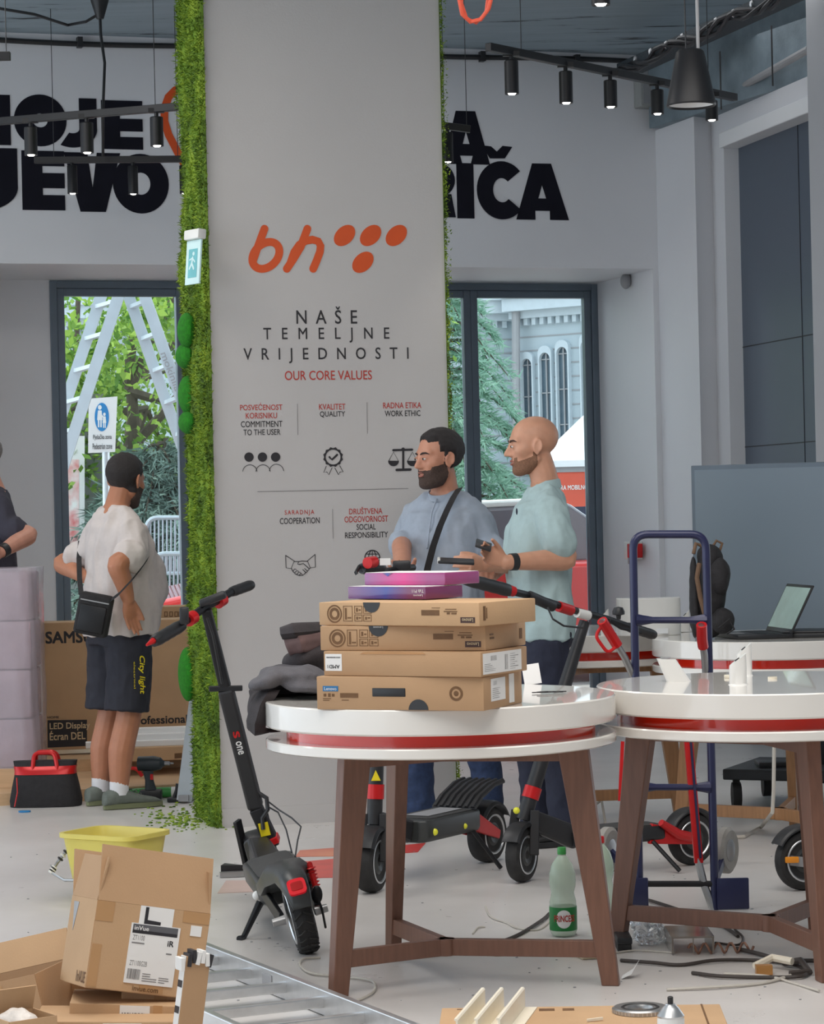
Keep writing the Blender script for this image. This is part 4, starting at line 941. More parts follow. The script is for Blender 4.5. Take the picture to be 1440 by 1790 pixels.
for s in (-1, 1):
    b = MB(); b.bar(S1(.02, s * .060, .125), S1(.34, s * .075, .185), .016, .04); b.build('swingarm', m_blackm, t, smooth=0, bevel=.003)
    b = MB(); b.cyl(S1(0, s * .05, .125), S1(0, s * .092, .125), .016, .013, 12); b.build('axle_nut', m_steel, t)
b = MB(); b.tube([S1(.08, .078, .19), S1(.10, .08, .26), S1(.16, .082, .20)], .010, 8)
for k in range(6): b.lathe([(.012, 0), (.017, .003), (.012, .006)], S1(.10, .082, .185 + k * .012), up, 14)
b.build('shock_absorber', m_redm, t)
b = MB(); b.tube([S1(.0, .068, .19), S1(-.02, .072, .125), S1(.02, .072, .06)], .004, 6); b.ellip(S1(.0, .07, .175), (.018, .012, .03)); b.build('brake_caliper', m_blackm, t)
b = MB(); b.ellip(S1(.36, -.095, .165), (.016, .016, .016), seg=14); b.build('charge_port', m_whitep, t)
k0 = S1(.36, -.09, .14); k1 = onz(424, 1642); b = MB(); b.tube([k0, k0.lerp(k1, .55), k1.lerp(k0, .06), k1 + V((-.01, -.02, .004))], [.014, .011, .010, .012], 8); b.build('kickstand', m_blackm, t)
# neck, folding joint and stem
H0 = S1(L - .03, 0, .26); stemb = at(478, 1478, fd - .05); j1 = at(447, 1412, fd - .07); j2 = at(394, 1203, fd - .2); top = at(360, 1064, fd - .28)
b = MB(); b.bar(S1(L - .34, 0, .17), S1(L - .08, 0, .225), .11, .09, w1=.075, h1=.07); b.bar(S1(L - .07, 0, .25), S1(L - .12, 0, .14), .10, .05); b.build('neck', m_black, t, smooth=0, bevel=.012)
b = MB(); fender(b, S1(L, 0, .125), rt, .14, .09, -5, 150, up, fw); b.build('front_fender', m_black, t)
for s in (-1, 1): b = MB(); b.bar(S1(L, s * .052, .125), S1(L - .05, s * .05, .33), .016, .036); b.build('fork_arm', m_blackm, t, smooth=0, bevel=.003)
b = MB(); b.bar(stemb, j1, .060, .052, (1, 0, 0), .052, .05); b.build('folding_joint', m_blackm, t, smooth=0, bevel=.006)
b = MB(); b.bar(j1, j2, .056, .056, (1, 0, 0), .060, .056); stem = b.build('stem', m_black, t, smooth=0, bevel=.010)
b = MB(); b.bar(j2, top, .046, .042, (1, 0, 0), .040, .036); b.build('upper_stem', m_blackm, t, smooth=0, bevel=.008)
b = MB(); b.bar(j2 + V((-.058, -.015, .0)), j2 + V((.062, -.015, .0)), .02, .02); b.build('clamp', m_blackm, t, smooth=0, bevel=.003)
b = MB(); b.bar(stemb.lerp(j1, .05), stemb.lerp(j1, .22), .070, .060, (1, 0, 0)); b.build('red_clamp', m_redm, t, smooth=0, bevel=.004)
ax_ = (top - j1).normalized()
def stemface(p, off): # upright patch facing the camera
    x = V((ax_.z, 0, -ax_.x)).normalized(); nn_ = V((0, -1, 0)); y = ax_; nn_ = x.cross(y).normalized(); nn_ = nn_ if nn_.y < 0 else -nn_
    M = Matrix(((x.x, y.x, nn_.x, p.x), (x.y, y.y, nn_.y, p.y), (x.z, y.z, nn_.z, p.z), (0, 0, 0, 1))); return M @ Matrix.Translation((0, 0, off))
b = MB(); b.prism([(-.018, -.026), (.018, -.026), (.018, .026), (-.018, .026)], .0, .002, stemface(stemb.lerp(j1, .52), .032)); b.build('warning_sticker', m_sticker, t, smooth=0)
text_at('lettering', 'one', m_paper, t, stemface(j1.lerp(j2, .53), .0305) @ Matrix.Rotation(R(-90), 4, 'Z'), .050, .020, offset=.02); text_at('lettering', 'S', m_redm, t, stemface(j1.lerp(j2, .64), .0305) @ Matrix.Rotation(R(-90), 4, 'Z'), .022, .022, offset=.04)
# handlebar
bl, bc, br = at(292, 1108, 8.95), at(352, 1066, 9.15), at(404, 1035, 9.32)
b = MB(); b.tube([bl, bc, br], .015, 10); b.build('handlebar', m_blackm, t)
g0, g1 = bl, at(268, 1122, 8.88); grip(t, at(318, 1093, 9.03), g1, .022); grip(t, br, at(440, 1022, 9.42), .019)
b = MB(); b.tube([at(268, 1120, 8.88), at(256, 1128, 8.85)], [.012, .004], 8); b.build('bar_end', m_redm, t)
for q, dd in (((334, 1081), 9.08), ((385, 1050), 9.25)): b = MB(); p = at(*q, dd); dv = (br - bl).normalized(); b.cyl(p - dv * .018, p + dv * .018, .024, seg=16); b.build('red_clamp', m_redm, t)
b = MB(); p = at(322, 1076, 9.0); b.box((0, 0, 0), (.03, .05, .06), Matrix.Translation(p), .006); b.build('switch_box', m_black, t)
b = MB(); p = at(372, 1047, 9.15); b.box((0, 0, 0), (.10, .05, .03), Matrix.Translation(p) @ Matrix.Rotation(R(-20), 4, 'Y'), .01); b.build('display', m_black, t)
b = MB(); b.tube([at(362, 1080, 9.1), at(372, 1110, 9.12), at(378, 1140, 9.15), at(388, 1195, 9.2)], .005, 6); b.build('brake_cable', m_black, t)
b = MB(); b.tube([at(450, 1385, fd - .1), at(466, 1395, fd - .1), at(468, 1415, fd - .1), at(458, 1430, fd - .1), at(460, 1450, fd - .1)], .008, 8); b.build('power_cable', m_black, t)
b = MB(); b.tube([at(470, 1402, fd - .12), at(488, 1416, fd - .3), at(510, 1430, fd - .38), at(526, 1445, fd - .42), at(520, 1470, fd - .45), at(516, 1498, fd - .5)], .003, 6); b.build('brake_cable', m_black, t)
b = MB(); b.tube([at(468, 1410, fd - .1), at(486, 1420, fd - .25), at(500, 1450, fd - .4), at(510, 1490, fd - .5)], .003, 6); b.build('brake_cable', m_black, t)

# --- upright scooters seen side on
def scooter(name_label, Fp, Rp, stem_top, opts):
    Fp, Rp = V(Fp), V(Rp); t = thing('electric_scooter', name_label, 'scooter', (Fp + Rp) / 2, 0, 'electric scooters')
    fw = (Fp - Rp).normalized(); rt = V((fw.y, -fw.x, 0)); r = opts.get('r', .12); L = (Fp - Rp).length; wd = opts.get('w', .065); steer = R(opts.get('steer', 0))
    S = lambda x, y, z: Rp + fw * x + rt * y + V((0, 0, z))
    frt = Matrix.Rotation(steer, 3, 'Z') @ rt; ffw = Matrix.Rotation(steer, 3, 'Z') @ fw
    wheel(t, S(0, 0, r), rt, r, wd); wheel(t, Fp + V((0, 0, r)), frt, r, wd)
    dz = opts.get('dz', .17); b = MB(); deckbox(b, S(opts.get('d0', .2), 0, dz), S(L - opts.get('d1', .22), 0, dz), opts.get('dw', .19), opts.get('dth', .09), rt); b.build('deck', opts.get('deckm', m_darkgrey), t, bevel=.006)
    b = MB(); deckbox(b, S(opts.get('d0', .2) + .04, 0, dz + opts.get('dth', .09) / 2 + .002), S(L - opts.get('d1', .22) - .05, 0, dz + opts.get('dth', .09) / 2 + .002), opts.get('dw', .19) * .86, .006, rt); b.build('footboard', m_deck, t)
    ar = opts.get('arm', m_redm)
    for s in (-1, 1):
        b = MB(); b.bar(S(0, s * .055, r), S(.24, s * .07, dz), .016, .035, w1=.02, h1=.08); b.build('swingarm', ar, t, smooth=0, bevel=.004)
        b = MB(); b.bar(Fp + V((0, 0, r)) + frt * (s * .052), Fp + V((0, 0, r * 2 + .06)) + frt * (s * .04) - ffw * .04, .016, .036); b.build('fork_arm', opts.get('fork', m_blackm), t, smooth=0, bevel=.003)
    b = MB(); fender(b, S(0, 0, r), rt, r + .012, wd * 1.35, 20, 150, (0, 0, 1), fw); b.build('rear_fender', m_black, t)
    b = MB(); fender(b, Fp + V((0, 0, r)), frt, r + .012, wd * 1.35, 30, 150, (0, 0, 1), ffw); b.build('front_fender', opts.get('ffm', m_black), t)
    neck = Fp + V((0, 0, 2 * r + .06)) - ffw * .05
    b = MB(); b.bar(S(L - .24, 0, dz), neck + V((0, 0, -.03)), .09, .09, w1=.07, h1=.075); b.build('neck', m_black, t, smooth=0, bevel=.012)
    st = V(stem_top); b = MB(); b.tube([neck - (st - neck).normalized() * .04, neck.lerp(st, .5), st], [.030, .028, .021], 14); b.build('stem', m_black, t)
    b = MB(); b.tube([neck.lerp(st, .06), neck.lerp(st, .12)], .034, 14); b.build('collar', m_redm, t)
    if opts.get('kick', True): b = MB(); b.tube([S(L * .30, -.08, dz - .03), S(L * .22, -.17, .01)], .009, 8); b.build('kickstand', m_blackm, t)
    return t, S, fw, rt, neck, st, L
Fp, Rp = onz(650, 1560), onz(852, 1507)
t, S, fw, rt, neck, st, L = scooter('black and red electric scooter standing behind the front table legs', Fp, Rp, at(668, 1000, 9.75), dict(r=.115, w=.075, dz=.20, dth=.085, dw=.2, d0=.2, d1=.24, kick=True, ffm=m_black, steer=12))
b = MB()
for i in range(7):
    y = -.085 + i * .0283; b.tube([S(.26, y, .25), S(.20, y, .29), S(.10, y * 1.05, .325), S(.02, y * 1.05, .335)], .010, 6)
b.loft([[S(x, y, z + dzz) for y, dzz in ((-.1, 0), (.1, 0), (.1, .008), (-.1, .008))] for x, z in ((.26, .245), (.20, .283), (.10, .318), (.02, .326))]); b.build('kick_plate', m_black, t)
b = MB(); b.ellip(S(.35, -.098, .19), (.012, .008, .012), seg=12); b.ellip(S(L - .3, -.09, .195), (.009, .008, .009), seg=12); b.build('side_reflector', m_glow, t)
b = MB(); b.ellip(S(L - .3, -.1, .195), (.014, .008, .014), seg=12); b.build('side_reflector', m_glow, t)
b = MB(); b.prism([(-.16, -.05), (.10, -.05), (.10, .05), (-.16, .05)], 0, .001, Matrix(((fw.x, rt.x, 0, 0), (fw.y, rt.y, 0, 0), (0, 0, 1, 0), (0, 0, 0, 1))).__class__(((fw.x, rt.x, 0, S(L * .5, 0, 0).x), (fw.y, rt.y, 0, S(L * .5, 0, 0).y), (0, 0, 1, .2495), (0, 0, 0, 1)))); b.build('deck_print', m_grey, t, smooth=0)
b = MB(); p = neck.lerp(st, .16); b.prism([(-.018, -.02), (.018, -.02), (0, .02)], .03, .033, Matrix(((1, 0, 0, p.x), (0, 0, -1, p.y), (0, 1, 0, p.z), (0, 0, 0, 1)))); b.build('warning_sticker', m_sticker, t, smooth=0)
for k, (x, z) in enumerate(((-.03, .0), (.02, .02))):
    b = MB(); p = neck.lerp(st, .24); b.lathe([(.02, -.03), (.026, 0), (.02, .03)], p + V((-.05 + k * .03, -.03, z + .05)), (0, 0, 1), 14); b.build('shock_absorber', m_redm, t)
bl, br = at(632, 994, 9.6), at(722, 992, 9.95)
b = MB(); b.tube([bl, st, br], .014, 10); b.build('handlebar', m_blackm, t); grip(t, bl, at(668, 992, 9.7), .022); 
b = MB(); b.tube([at(642, 984, 9.58), at(654, 982, 9.62)], .022, 12); b.build('red_clamp', m_redm, t)
b = MB(); b.tube([at(628, 990, 9.6), at(622, 1001, 9.55), at(624, 1004, 9.55)], .007, 8); b.build('brake_lever', m_blackm, t)
b = MB(); b.box(at(702, 988, 9.85), (.07, .05, .035), bev=.008); b.build('display', m_black, t)
b = MB(); b.box(at(673, 982, 9.6), (.04, .003, .026)); b.build('price_tag', m_paper, t, smooth=0)

Fp, Rp = onz(913, 1542), onz(1209, 1512)
t, S, fw, rt, neck, st, L = scooter('slim black electric scooter before the bald man, front wheel turned to the camera', Fp, Rp, at(1022, 1086, 9.98), dict(r=.105, w=.055, dz=.15, dth=.06, dw=.17, d0=.16, d1=.2, steer=34, deckm=m_black))
b = MB(); b.ellip(Fp + V((-.02, -.10, .285)), (.013, .012, .013), seg=14); b.build('headlight', m_glow, t)
pts = [at(895, 1034, 9.62), at(920, 1040, 9.7), at(1000, 1066, 9.9), at(1060, 1082, 10.08), at(1112, 1100, 10.2)]
b = MB(); b.tube(pts, .014, 10); b.build('handlebar', m_blackm, t)
for a, c_, rr in (((812, 1012), (893, 1033), .024),): grip(t, at(*a, 9.4), at(*c_, 9.62), rr)
b = MB(); b.tube([at(888, 1031, 9.6), at(897, 1034, 9.62)], .020, 12); b.build('grip_ring', m_redm, t)
grip(t, at(1098, 1096, 10.17), at(1143, 1110, 10.3), .020)
b = MB(); b.tube([at(976, 1060, 9.84), at(998, 1067, 9.9)], .021, 12); b.build('red_clamp', m_redm, t)
b = MB(); b.tube([at(1008, 1071, 9.92), at(1028, 1076, 9.97)], .019, 12); b.build('white_collar', m_whitep, t)
b = MB(); b.tube([at(925, 1042, 9.7), at(966, 1060, 9.8)], .021, 12); b.build('throttle', m_black, t)
b = MB(); p = at(1081, 1074, 10.0); b.lathe([(.002, .03), (.018, .026), (.024, .012), (.024, 0), (.01, -.004), (.008, -.02)], p, (0, 0, 1), 20); b.build('bell', m_black, t)
b = MB(); b.tube([at(957, 1062, 9.75), at(966, 1082, 9.72), at(985, 1094, 9.78), at(1020, 1098, 9.9)], .004, 6); b.build('brake_cable', m_black, t)
b = MB(); b.tube([at(1066, 1085, 10.0), at(1085, 1098, 10.02), at(1120, 1106, 10.1)], .007, 6); b.build('brake_lever', m_blackm, t)
b = MB(); b.tube([at(1155, 1438, 10.0), at(1185, 1458, 10.05), at(1206, 1463, 10.1)], [.014, .02, .02], 10); b.build('red_lever', m_redm, t)
Fp, Rp = onz(1500, 1555), onz(1404, 1556)
t, S, fw, rt, neck, st, L = scooter('black scooter with amber side reflector, cut by the right edge of the picture', V((Rp.x + .95, Rp.y + .35, 0)), Rp, V((Rp.x + .80, Rp.y + .35, 1.05)), dict(r=.112, w=.055, dz=.15, dth=.07, arm=m_grey, kick=False))
b = MB(); b.box((0, 0, 0), (.05, .02, .022), Matrix.Translation(at(1384, 1503, Rp.y - .06)), .004); b.build('side_reflector', m_amber, t)
b = MB(); b.bar(at(1380, 1504, Rp.y - .045), at(1450, 1512, Rp.y - .02), .02, .035); b.build('reflector_bracket', m_grey, t, smooth=0)
b = MB(); b.tube([V((Rp.x + .82, Rp.y + .10, 1.05)), V((Rp.x + .78, Rp.y + .6, 1.05))], .014, 10); b.build('handlebar', m_blackm, t)
# ------------------------------------------------------------------ people
def skinmat(name, c):
    return mat(name, c, 0.48, var=0.06, scale=25, sub=0.12, bump=0.03, bscale=300)
def smin(a, b, k):
    h = np.clip(0.5 + 0.5 * (b - a) / k, 0, 1); return b * (1 - h) + a * h - k * h * (1 - h)
def sd_ell(p, c, r):
    q = (p - np.array(c)) / np.array(r); k0 = np.sqrt((q * q).sum(1)); q2 = (p - np.array(c)) / (np.array(r) ** 2); k1 = np.sqrt((q2 * q2).sum(1)) + 1e-9
    return k0 * (k0 - 1) / k1
def sd_cap(p, a, b, r0, r1):
    a, b = np.array(a), np.array(b); d = b - a; t = np.clip(((p - a) @ d) / (d @ d), 0, 1); return np.linalg.norm(p - (a + t[:, None] * d), axis=1) - (r0 + (r1 - r0) * t)
def head_sdf(p, o):
    q = p.copy(); q[:, 1] = np.abs(q[:, 1])
    d = sd_ell(q, (-.014, 0, .038), (.100, .076, .086))
    d = smin(d, sd_ell(q, (.030, 0, -.020), (.060, .058, .082)), .03)
    d = smin(d, sd_ell(q, (.026, 0, -.068), (.056, .047, .040)), .03)
    d = smin(d, sd_cap(q, (-.005, .052, -.055), (.060, .020, -.096), .016, .016), .025)
    d = smin(d, sd_ell(q, (.070, 0, -.097), (.020, .022, .017)), .02)
    d = smin(d, sd_ell(q, (.054, .044, -.016), (.026, .022, .020)), .025)
    d = smin(d, sd_cap(q, (.080, 0, .030), (.070, .046, .030), .012, .009), .016)
    d = -smin(-d, sd_ell(q, (.100, .032, .006), (.018, .018, .014)), .012)          # eye sockets
    n = o.get('nose', 1.0)
    d = smin(d, sd_cap(q, (.082, 0, .024), (.108 * n, 0, -.024), .008, .0125), .012)
    d = smin(d, sd_ell(q, (.096, .0125, -.030), (.012, .008, .0075)), .007)
    d = smin(d, sd_ell(q, (.083, .032, .006), (.012, .0155, .0105)), .004)          # closed form of the lids
    d = smin(d, sd_ell(q, (.086, 0, -.0525), (.010, .022, .0055)), .006)
    d = smin(d, sd_ell(q, (.084, 0, -.0660), (.011, .019, .0065)), .007)
    d = -smin(-d, sd_cap(q, (.103, 0, -.0590), (.084, .026, -.0605), .0028, .0016), .004)   # mouth line
    return d
def ico_dirs(sub=6):
    bm = bmesh.new(); bmesh.ops.create_icosphere(bm, subdivisions=sub, radius=1.0); bm.verts.ensure_lookup_table()
    v = np.array([tuple(x.co) for x in bm.verts]); f = [[q.index for q in x.verts] for x in bm.faces]; bm.free(); return v, f
ICO_V, ICO_F = ico_dirs()
def head_points(o):
    c = np.array((.012, 0, -.005)); lo = np.full(len(ICO_V), .02); hi = np.full(len(ICO_V), .17)
    for _ in range(26):
        mid = (lo + hi) / 2; s = head_sdf(c + ICO_V * mid[:, None], o); ins = s < 0; lo = np.where(ins, mid, lo); hi = np.where(ins, hi, mid)
    return c + ICO_V * lo[:, None]
HEADC = {}
def head_pts(o):
    k = o.get('nose', 1.0)
    if k not in HEADC: HEADC[k] = head_points(o)
    return HEADC[k]
def add_head(mb, M, o):
    P = head_pts(o); vs = [mb.bm.verts.new(M @ V(p)) for p in P]
    for f in ICO_F: mb._f([vs[i] for i in f])
    for s in (-1, 1):   # ears
        E = M @ Matrix.Translation((-.008, s * .077, -.004)) @ Matrix.Rotation(s * R(-22), 4, 'Z') @ Matrix.Rotation(R(-12), 4, 'Y')
        mb.ellip((0, 0, 0), (.019, .0065, .032), E, 14, 10); mb.tube([E @ V((.017 * math.cos(a) - .002, s * .006, .030 * math.sin(a))) for a in np.linspace(R(-60), R(215), 12)], .0048, 7); mb.ellip((-.002, s * .002, -.027), (.009, .006, .010), E, 10, 8)
def head_shell(name, M, o, mask, thick, m, parent, noise_amp=.25, freq=60):
    """hair or beard: the head surface lifted where mask(p) > 0"""
    P = head_pts(o); N = np.zeros_like(P); c = np.array((.012, 0, -.005))
    k = np.array([mask(V(p)) for p in P]); d = (P - c); d /= np.linalg.norm(d, axis=1)[:, None]
    bm = bmesh.new(); idx = {}
    for f in ICO_F:
        if max(k[i] for i in f) <= 0: continue
        q = []
        for i in f:
            if i not in idx:
                h = max(-1.0, min(1.0, k[i])); a = thick * h * (1 + noise_amp * noise.noise(V(P[i]) * freq)) if h > 0 else -.003
                idx[i] = bm.verts.new(M @ V(P[i] + d[i] * a))
            q.append(idx[i])
        try: bm.faces.new(q)
        except ValueError: pass
    mb = MB(); mb.bm.free(); mb.bm = bm
    return mb.build(name, m, parent, smooth=0 if False else 70, world=False)
m_eyew = mat('eye_white', (.62, .58, .55), .25, var=.02); m_iris = mat('eye_iris', srgb(52, 34, 24), .15); m_lip = mat('lips', srgb(156, 98, 86), .5)
def face_details(M, root, hairm, o):
    for s in (-1, 1):
        b = MB(); b.ellip((0, 0, 0), (.0095, .0120, .0062), M @ Matrix.Translation((.0875, s * .032, .0055)), 14, 10); e = b.build('eye', m_eyew, root, world=False)
        b = MB(); b.ellip((0, 0, 0), (.0035, .0056, .0056), M @ Matrix.Translation((.0955, s * .0315, .0055)), 12, 8); b.build('iris', m_iris, e, world=False)
        b = MB(); b.tube([M @ V(p) for p in ((.0955, s * .013, .0245), (.0935, s * .026, .0295), (.086, s * .040, .030), (.074, s * .052, .024))], [.0028, .0042, .0038, .0018], 7); b.build('eyebrow', hairm, root, world=False)
        b = MB(); b.tube([M @ V(p) for p in ((.0905, s * .0195, .0055), (.0965, s * .027, .0115), (.0955, s * .036, .0118), (.086, s * .0445, .0065))], .0021, 6); b.build('eyelid', o['skin'], root, world=False)
    b = MB(); b.tube([M @ V(p) for p in ((.083, -.024, -.0595), (.0945, -.011, -.0535), (.0965, 0, -.0545), (.0945, .011, -.0535), (.083, .024, -.0595))], [.001, .0042, .0044, .0042, .001], 8)
    b.tube([M @ V(p) for p in ((.083, -.023, -.0605), (.093, -.011, -.0665), (.0955, 0, -.0675), (.093, .011, -.0665), (.083, .023, -.0605))], [.001, .0044, .0052, .0044, .001], 8); b.build('lips', m_lip, root, world=False)

def limb(mb, pts, rad, seg=14):
    pts = [V(p) for p in pts]
    P, Q = [], []
    n = len(pts)
    for i in range(n - 1):       # smooth through the joints
        for k in range(6):
            s = k / 6; p0, p1, p2, p3 = pts[max(i - 1, 0)], pts[i], pts[i + 1], pts[min(i + 2, n - 1)]
            q = 0.5 * ((2 * p1) + (p2 - p0) * s + (2 * p0 - 5 * p1 + 4 * p2 - p3) * s * s + (3 * p1 - p0 - 3 * p2 + p3) * s ** 3); P.append(p1.lerp(p2, s).lerp(q, .75)); Q.append(rad[i] + (rad[i + 1] - rad[i]) * s)
    P.append(pts[-1]); Q.append(rad[-1]); mb.tube(P, Q, seg); mb.ellip(P[0], Q[0] * .98, seg=seg, rings=8); mb.ellip(P[-1], Q[-1] * .98, seg=seg, rings=8)
def torso(mb, secs, p=2.4, n=28):
    """secs: (centre x, centre y, z, half depth x, half width y)"""
    S_ = []
    for i in range(len(secs) - 1):
        for k in range(4):
            s = k / 4; s2 = s * s * (3 - 2 * s); S_.append([a + (b - a) * (s if j == 2 else s2) for j, (a, b) in enumerate(zip(secs[i], secs[i + 1]))])
    S_.append(list(secs[-1])); mb.loft([[V((cx + x, cy + y, z)) for x, y in superpts(n, hx, hy, p)] for cx, cy, z, hx, hy in S_])
def hand(mb, W, D, T, curl, spread=.10, s=1.0, thumb=(.55, .75, .25), tcurl=.5, r=.0088):
    """W wrist, D towards the fingers, T thumb side; the palm faces N = D x T (T to the right of D seen from the back)"""
    W, D = V(W), V(D).normalized(); T = V(T); T = (T - D * T.dot(D)).normalized(); N = curl[5] * D.cross(T).normalized() if len(curl) > 5 else D.cross(T).normalized()
    rings = []
    for x, hw, ht in ((-.012, .026, .019), (.015, .031, .018), (.05, .040, .0165), (.082, .041, .0135), (.094, .036, .010)):
        rings.append([W + D * (x * s) + T * (a * hw * s) + N * (c * ht * s) for a, c in superpts(16, 1, 1, 2.6)])
    mb.loft(rings)
    for i in range(4):
        y = (.030 - .020 * i) * s; L = (.080, .090, .084, .066)[i] * s; base = W + D * ((.086, .092, .088, .078)[i] * s) + T * y; dv = (D + T * (spread * (1.5 - i) * .5)).normalized(); pts = [base - dv * .02 * s, base]; c_ = curl[i]; rr = [r * s * 1.1, r * s * 1.05]
        p = base
        for k, (f, cf) in enumerate(((.47, .42), (.30, .36), (.23, .22))):
            a = c_ * cf; axis = dv.cross(N); dv = (dv * math.cos(a) + N * math.sin(a)).normalized(); Nn = (N - dv * N.dot(dv)); N2 = Nn; p = p + dv * (L * f); pts.append(p); rr.append(r * s * (1.0, .92, .80)[k])
        mb.tube(pts, rr, 9); [mb.ellip(q, w_ * 1.0, seg=9, rings=6) for q, w_ in zip(pts[1:], rr[1:])]
    b0 = W + D * (.022 * s) + T * (.026 * s); dv = (D * thumb[0] + T * thumb[1] + N * thumb[2]).normalized(); pts = [b0 - T * .012 * s, b0]; rr = [.0135 * s, .0135 * s]; p = b0
    for k, L in enumerate((.040, .033, .026)):
        p = p + dv * (L * s); pts.append(p); rr.append((.0115, .0102, .0085)[k] * s); dv = (dv + (D * .55 + N * .45 - T * .35) * tcurl * .55).normalized()
    mb.tube(pts, rr, 9); [mb.ellip(q, w_, seg=9, rings=6) for q, w_ in zip(pts[1:], rr[1:])]
def shoe_parts(root, A, yaw, m_up, m_sole, s=1.0, name='shoe'):
    """A: point on the floor under the ankle (root space)"""
    M = Matrix.Translation(V(A)) @ Matrix.Rotation(yaw, 4, 'Z') @ Matrix.Diagonal((s, s, s, 1)); b = MB(); rings = []
    for x, hw, h in ((-.080, .020, .050), (-.072, .034, .082), (-.02, .040, .100), (.03, .041, .092), (.075, .044, .070), (.13, .047, .054), (.175, .042, .044), (.20, .026, .032), (.208, .012, .026)):
        rings.append([M @ V((x, a * hw, .020 + (c + 1) / 2 * (h - .020))) for a, c in superpts(18, 1, 1, 2.5)])
    b.loft(rings); o = b.build(name, m_up, root, smooth=60, world=False)
    b = MB(); out = []
    for k in range(28):
        a = 2 * PI * k / 28; x = .066 + .148 * math.cos(a); out.append((x, (.040 + .012 * math.cos(a - .3)) * math.copysign(abs(math.sin(a)) ** .7, math.sin(a))))
    b.prism(out, .002, .026, M); b.build('sole', m_sole, o, smooth=40, world=False, bevel=.003)
    b = MB()
    for k in range(4): b.tube([M @ V((.035 + k * .022, -.022, .094 - k * .011)), M @ V((.040 + k * .022, 0, .100 - k * .011)), M @ V((.035 + k * .022, .022, .094 - k * .011))], .003, 6)
    b.build('laces', m_up, o, world=False)
    return o
class Person:
    def __init__(s, label, loc, heading):
        s.root = thing('person', label, 'person', loc, heading); s.inv = WM[s.root.name].inverted()
    def L(s, px, py, d): return s.inv @ at(px, py, d)
def cloth(b, name, m, root, voxel=.008, smooth=3, amp=.006, freq=14, seed=0, fold=(1, 1, .45)):
    return remesh_build(b, name, m, root, voxel, smooth, amp, freq, seed, fold, world=False)
from mathutils.bvhtree import BVHTree
def drape(o, target, lift=.003):
    bv = BVHTree.FromPolygons([v.co.copy() for v in target.data.vertices], [tuple(p.vertices) for p in target.data.polygons]); Wt = WM[target.name]; Wo = WM[o.name]; d = Wt.to_3x3().inverted() @ V((0, 1, 0))
    for v in o.data.vertices:
        p = Wo @ v.co; h = bv.ray_cast(Wt.inverted() @ V((p.x, p.y - .6, p.z)), d)
        if h[0] is not None: q = Wt @ h[0]; v.co = Wo.inverted() @ V((q.x, q.y - lift, q.z))
    return o
def traps(b, zn, zs, y=.16):
    for s in (-1, 1): b.tube([V((-.015, s * .02, zn - .01)), V((-.012, s * .075, zn - .022)), V((-.012, s * y, zs))], [.058, .056, .064], 14)

m_polo = mat('mint_polo_pique', srgb(170, 192, 193), .85, var=.03, scale=60, bump=.15, bscale=600)
m_shirt = mat('light_blue_grey_cotton', srgb(158, 168, 182), .85, var=.04, scale=50, bump=.12, bscale=400)
m_tee = mat('white_tee_cotton', srgb(204, 194, 190), .85, var=.03, scale=50, bump=.12, bscale=400)
m_dtee = mat('charcoal_tee_cotton', srgb(62, 60, 72), .85, var=.06, scale=50, bump=.12, bscale=400)
m_trn = mat('dark_navy_trousers', srgb(36, 40, 58), .85, var=.1, scale=50, bump=.12, bscale=400)
m_jean = mat('blue_denim', srgb(40, 56, 88), .85, var=.2, scale=60, bump=.15, bscale=500)
m_short = mat('black_shorts_fabric', srgb(38, 38, 48), .8, var=.1, scale=40, bump=.15, bscale=300)
m_hairb = mat('dark_hair', srgb(40, 34, 34), .6, var=.3, scale=160, bump=.6, bscale=500)
m_hairg = mat('grey_hair', srgb(140, 134, 130), .6, var=.3, scale=160, bump=.6, bscale=500)
m_beard = mat('brown_grey_beard', srgb(76, 58, 50), .7, var=.35, scale=200, bump=.6, bscale=600)
m_stub = mat('brown_stubble_beard', srgb(138, 98, 74), .7, var=.3, scale=220, bump=.5, bscale=600)
m_sockw = mat('white_sock', srgb(222, 220, 222), .9)
m_shoeg = mat('grey_green_sneaker', srgb(104, 110, 102), .7, var=.12, scale=30, bump=.2)
m_soleg = mat('olive_sole', srgb(120, 124, 92), .7); m_shoeb = mat('black_shoe', srgb(30, 30, 32), .5)
sk4, sk3, sk1, sk2 = skinmat('skin_light_tan', srgb(206, 152, 124)), skinmat('skin_warm', srgb(196, 138, 112)), skinmat('skin_tanned', srgb(182, 122, 92)), skinmat('skin_rosy', srgb(206, 148, 126))

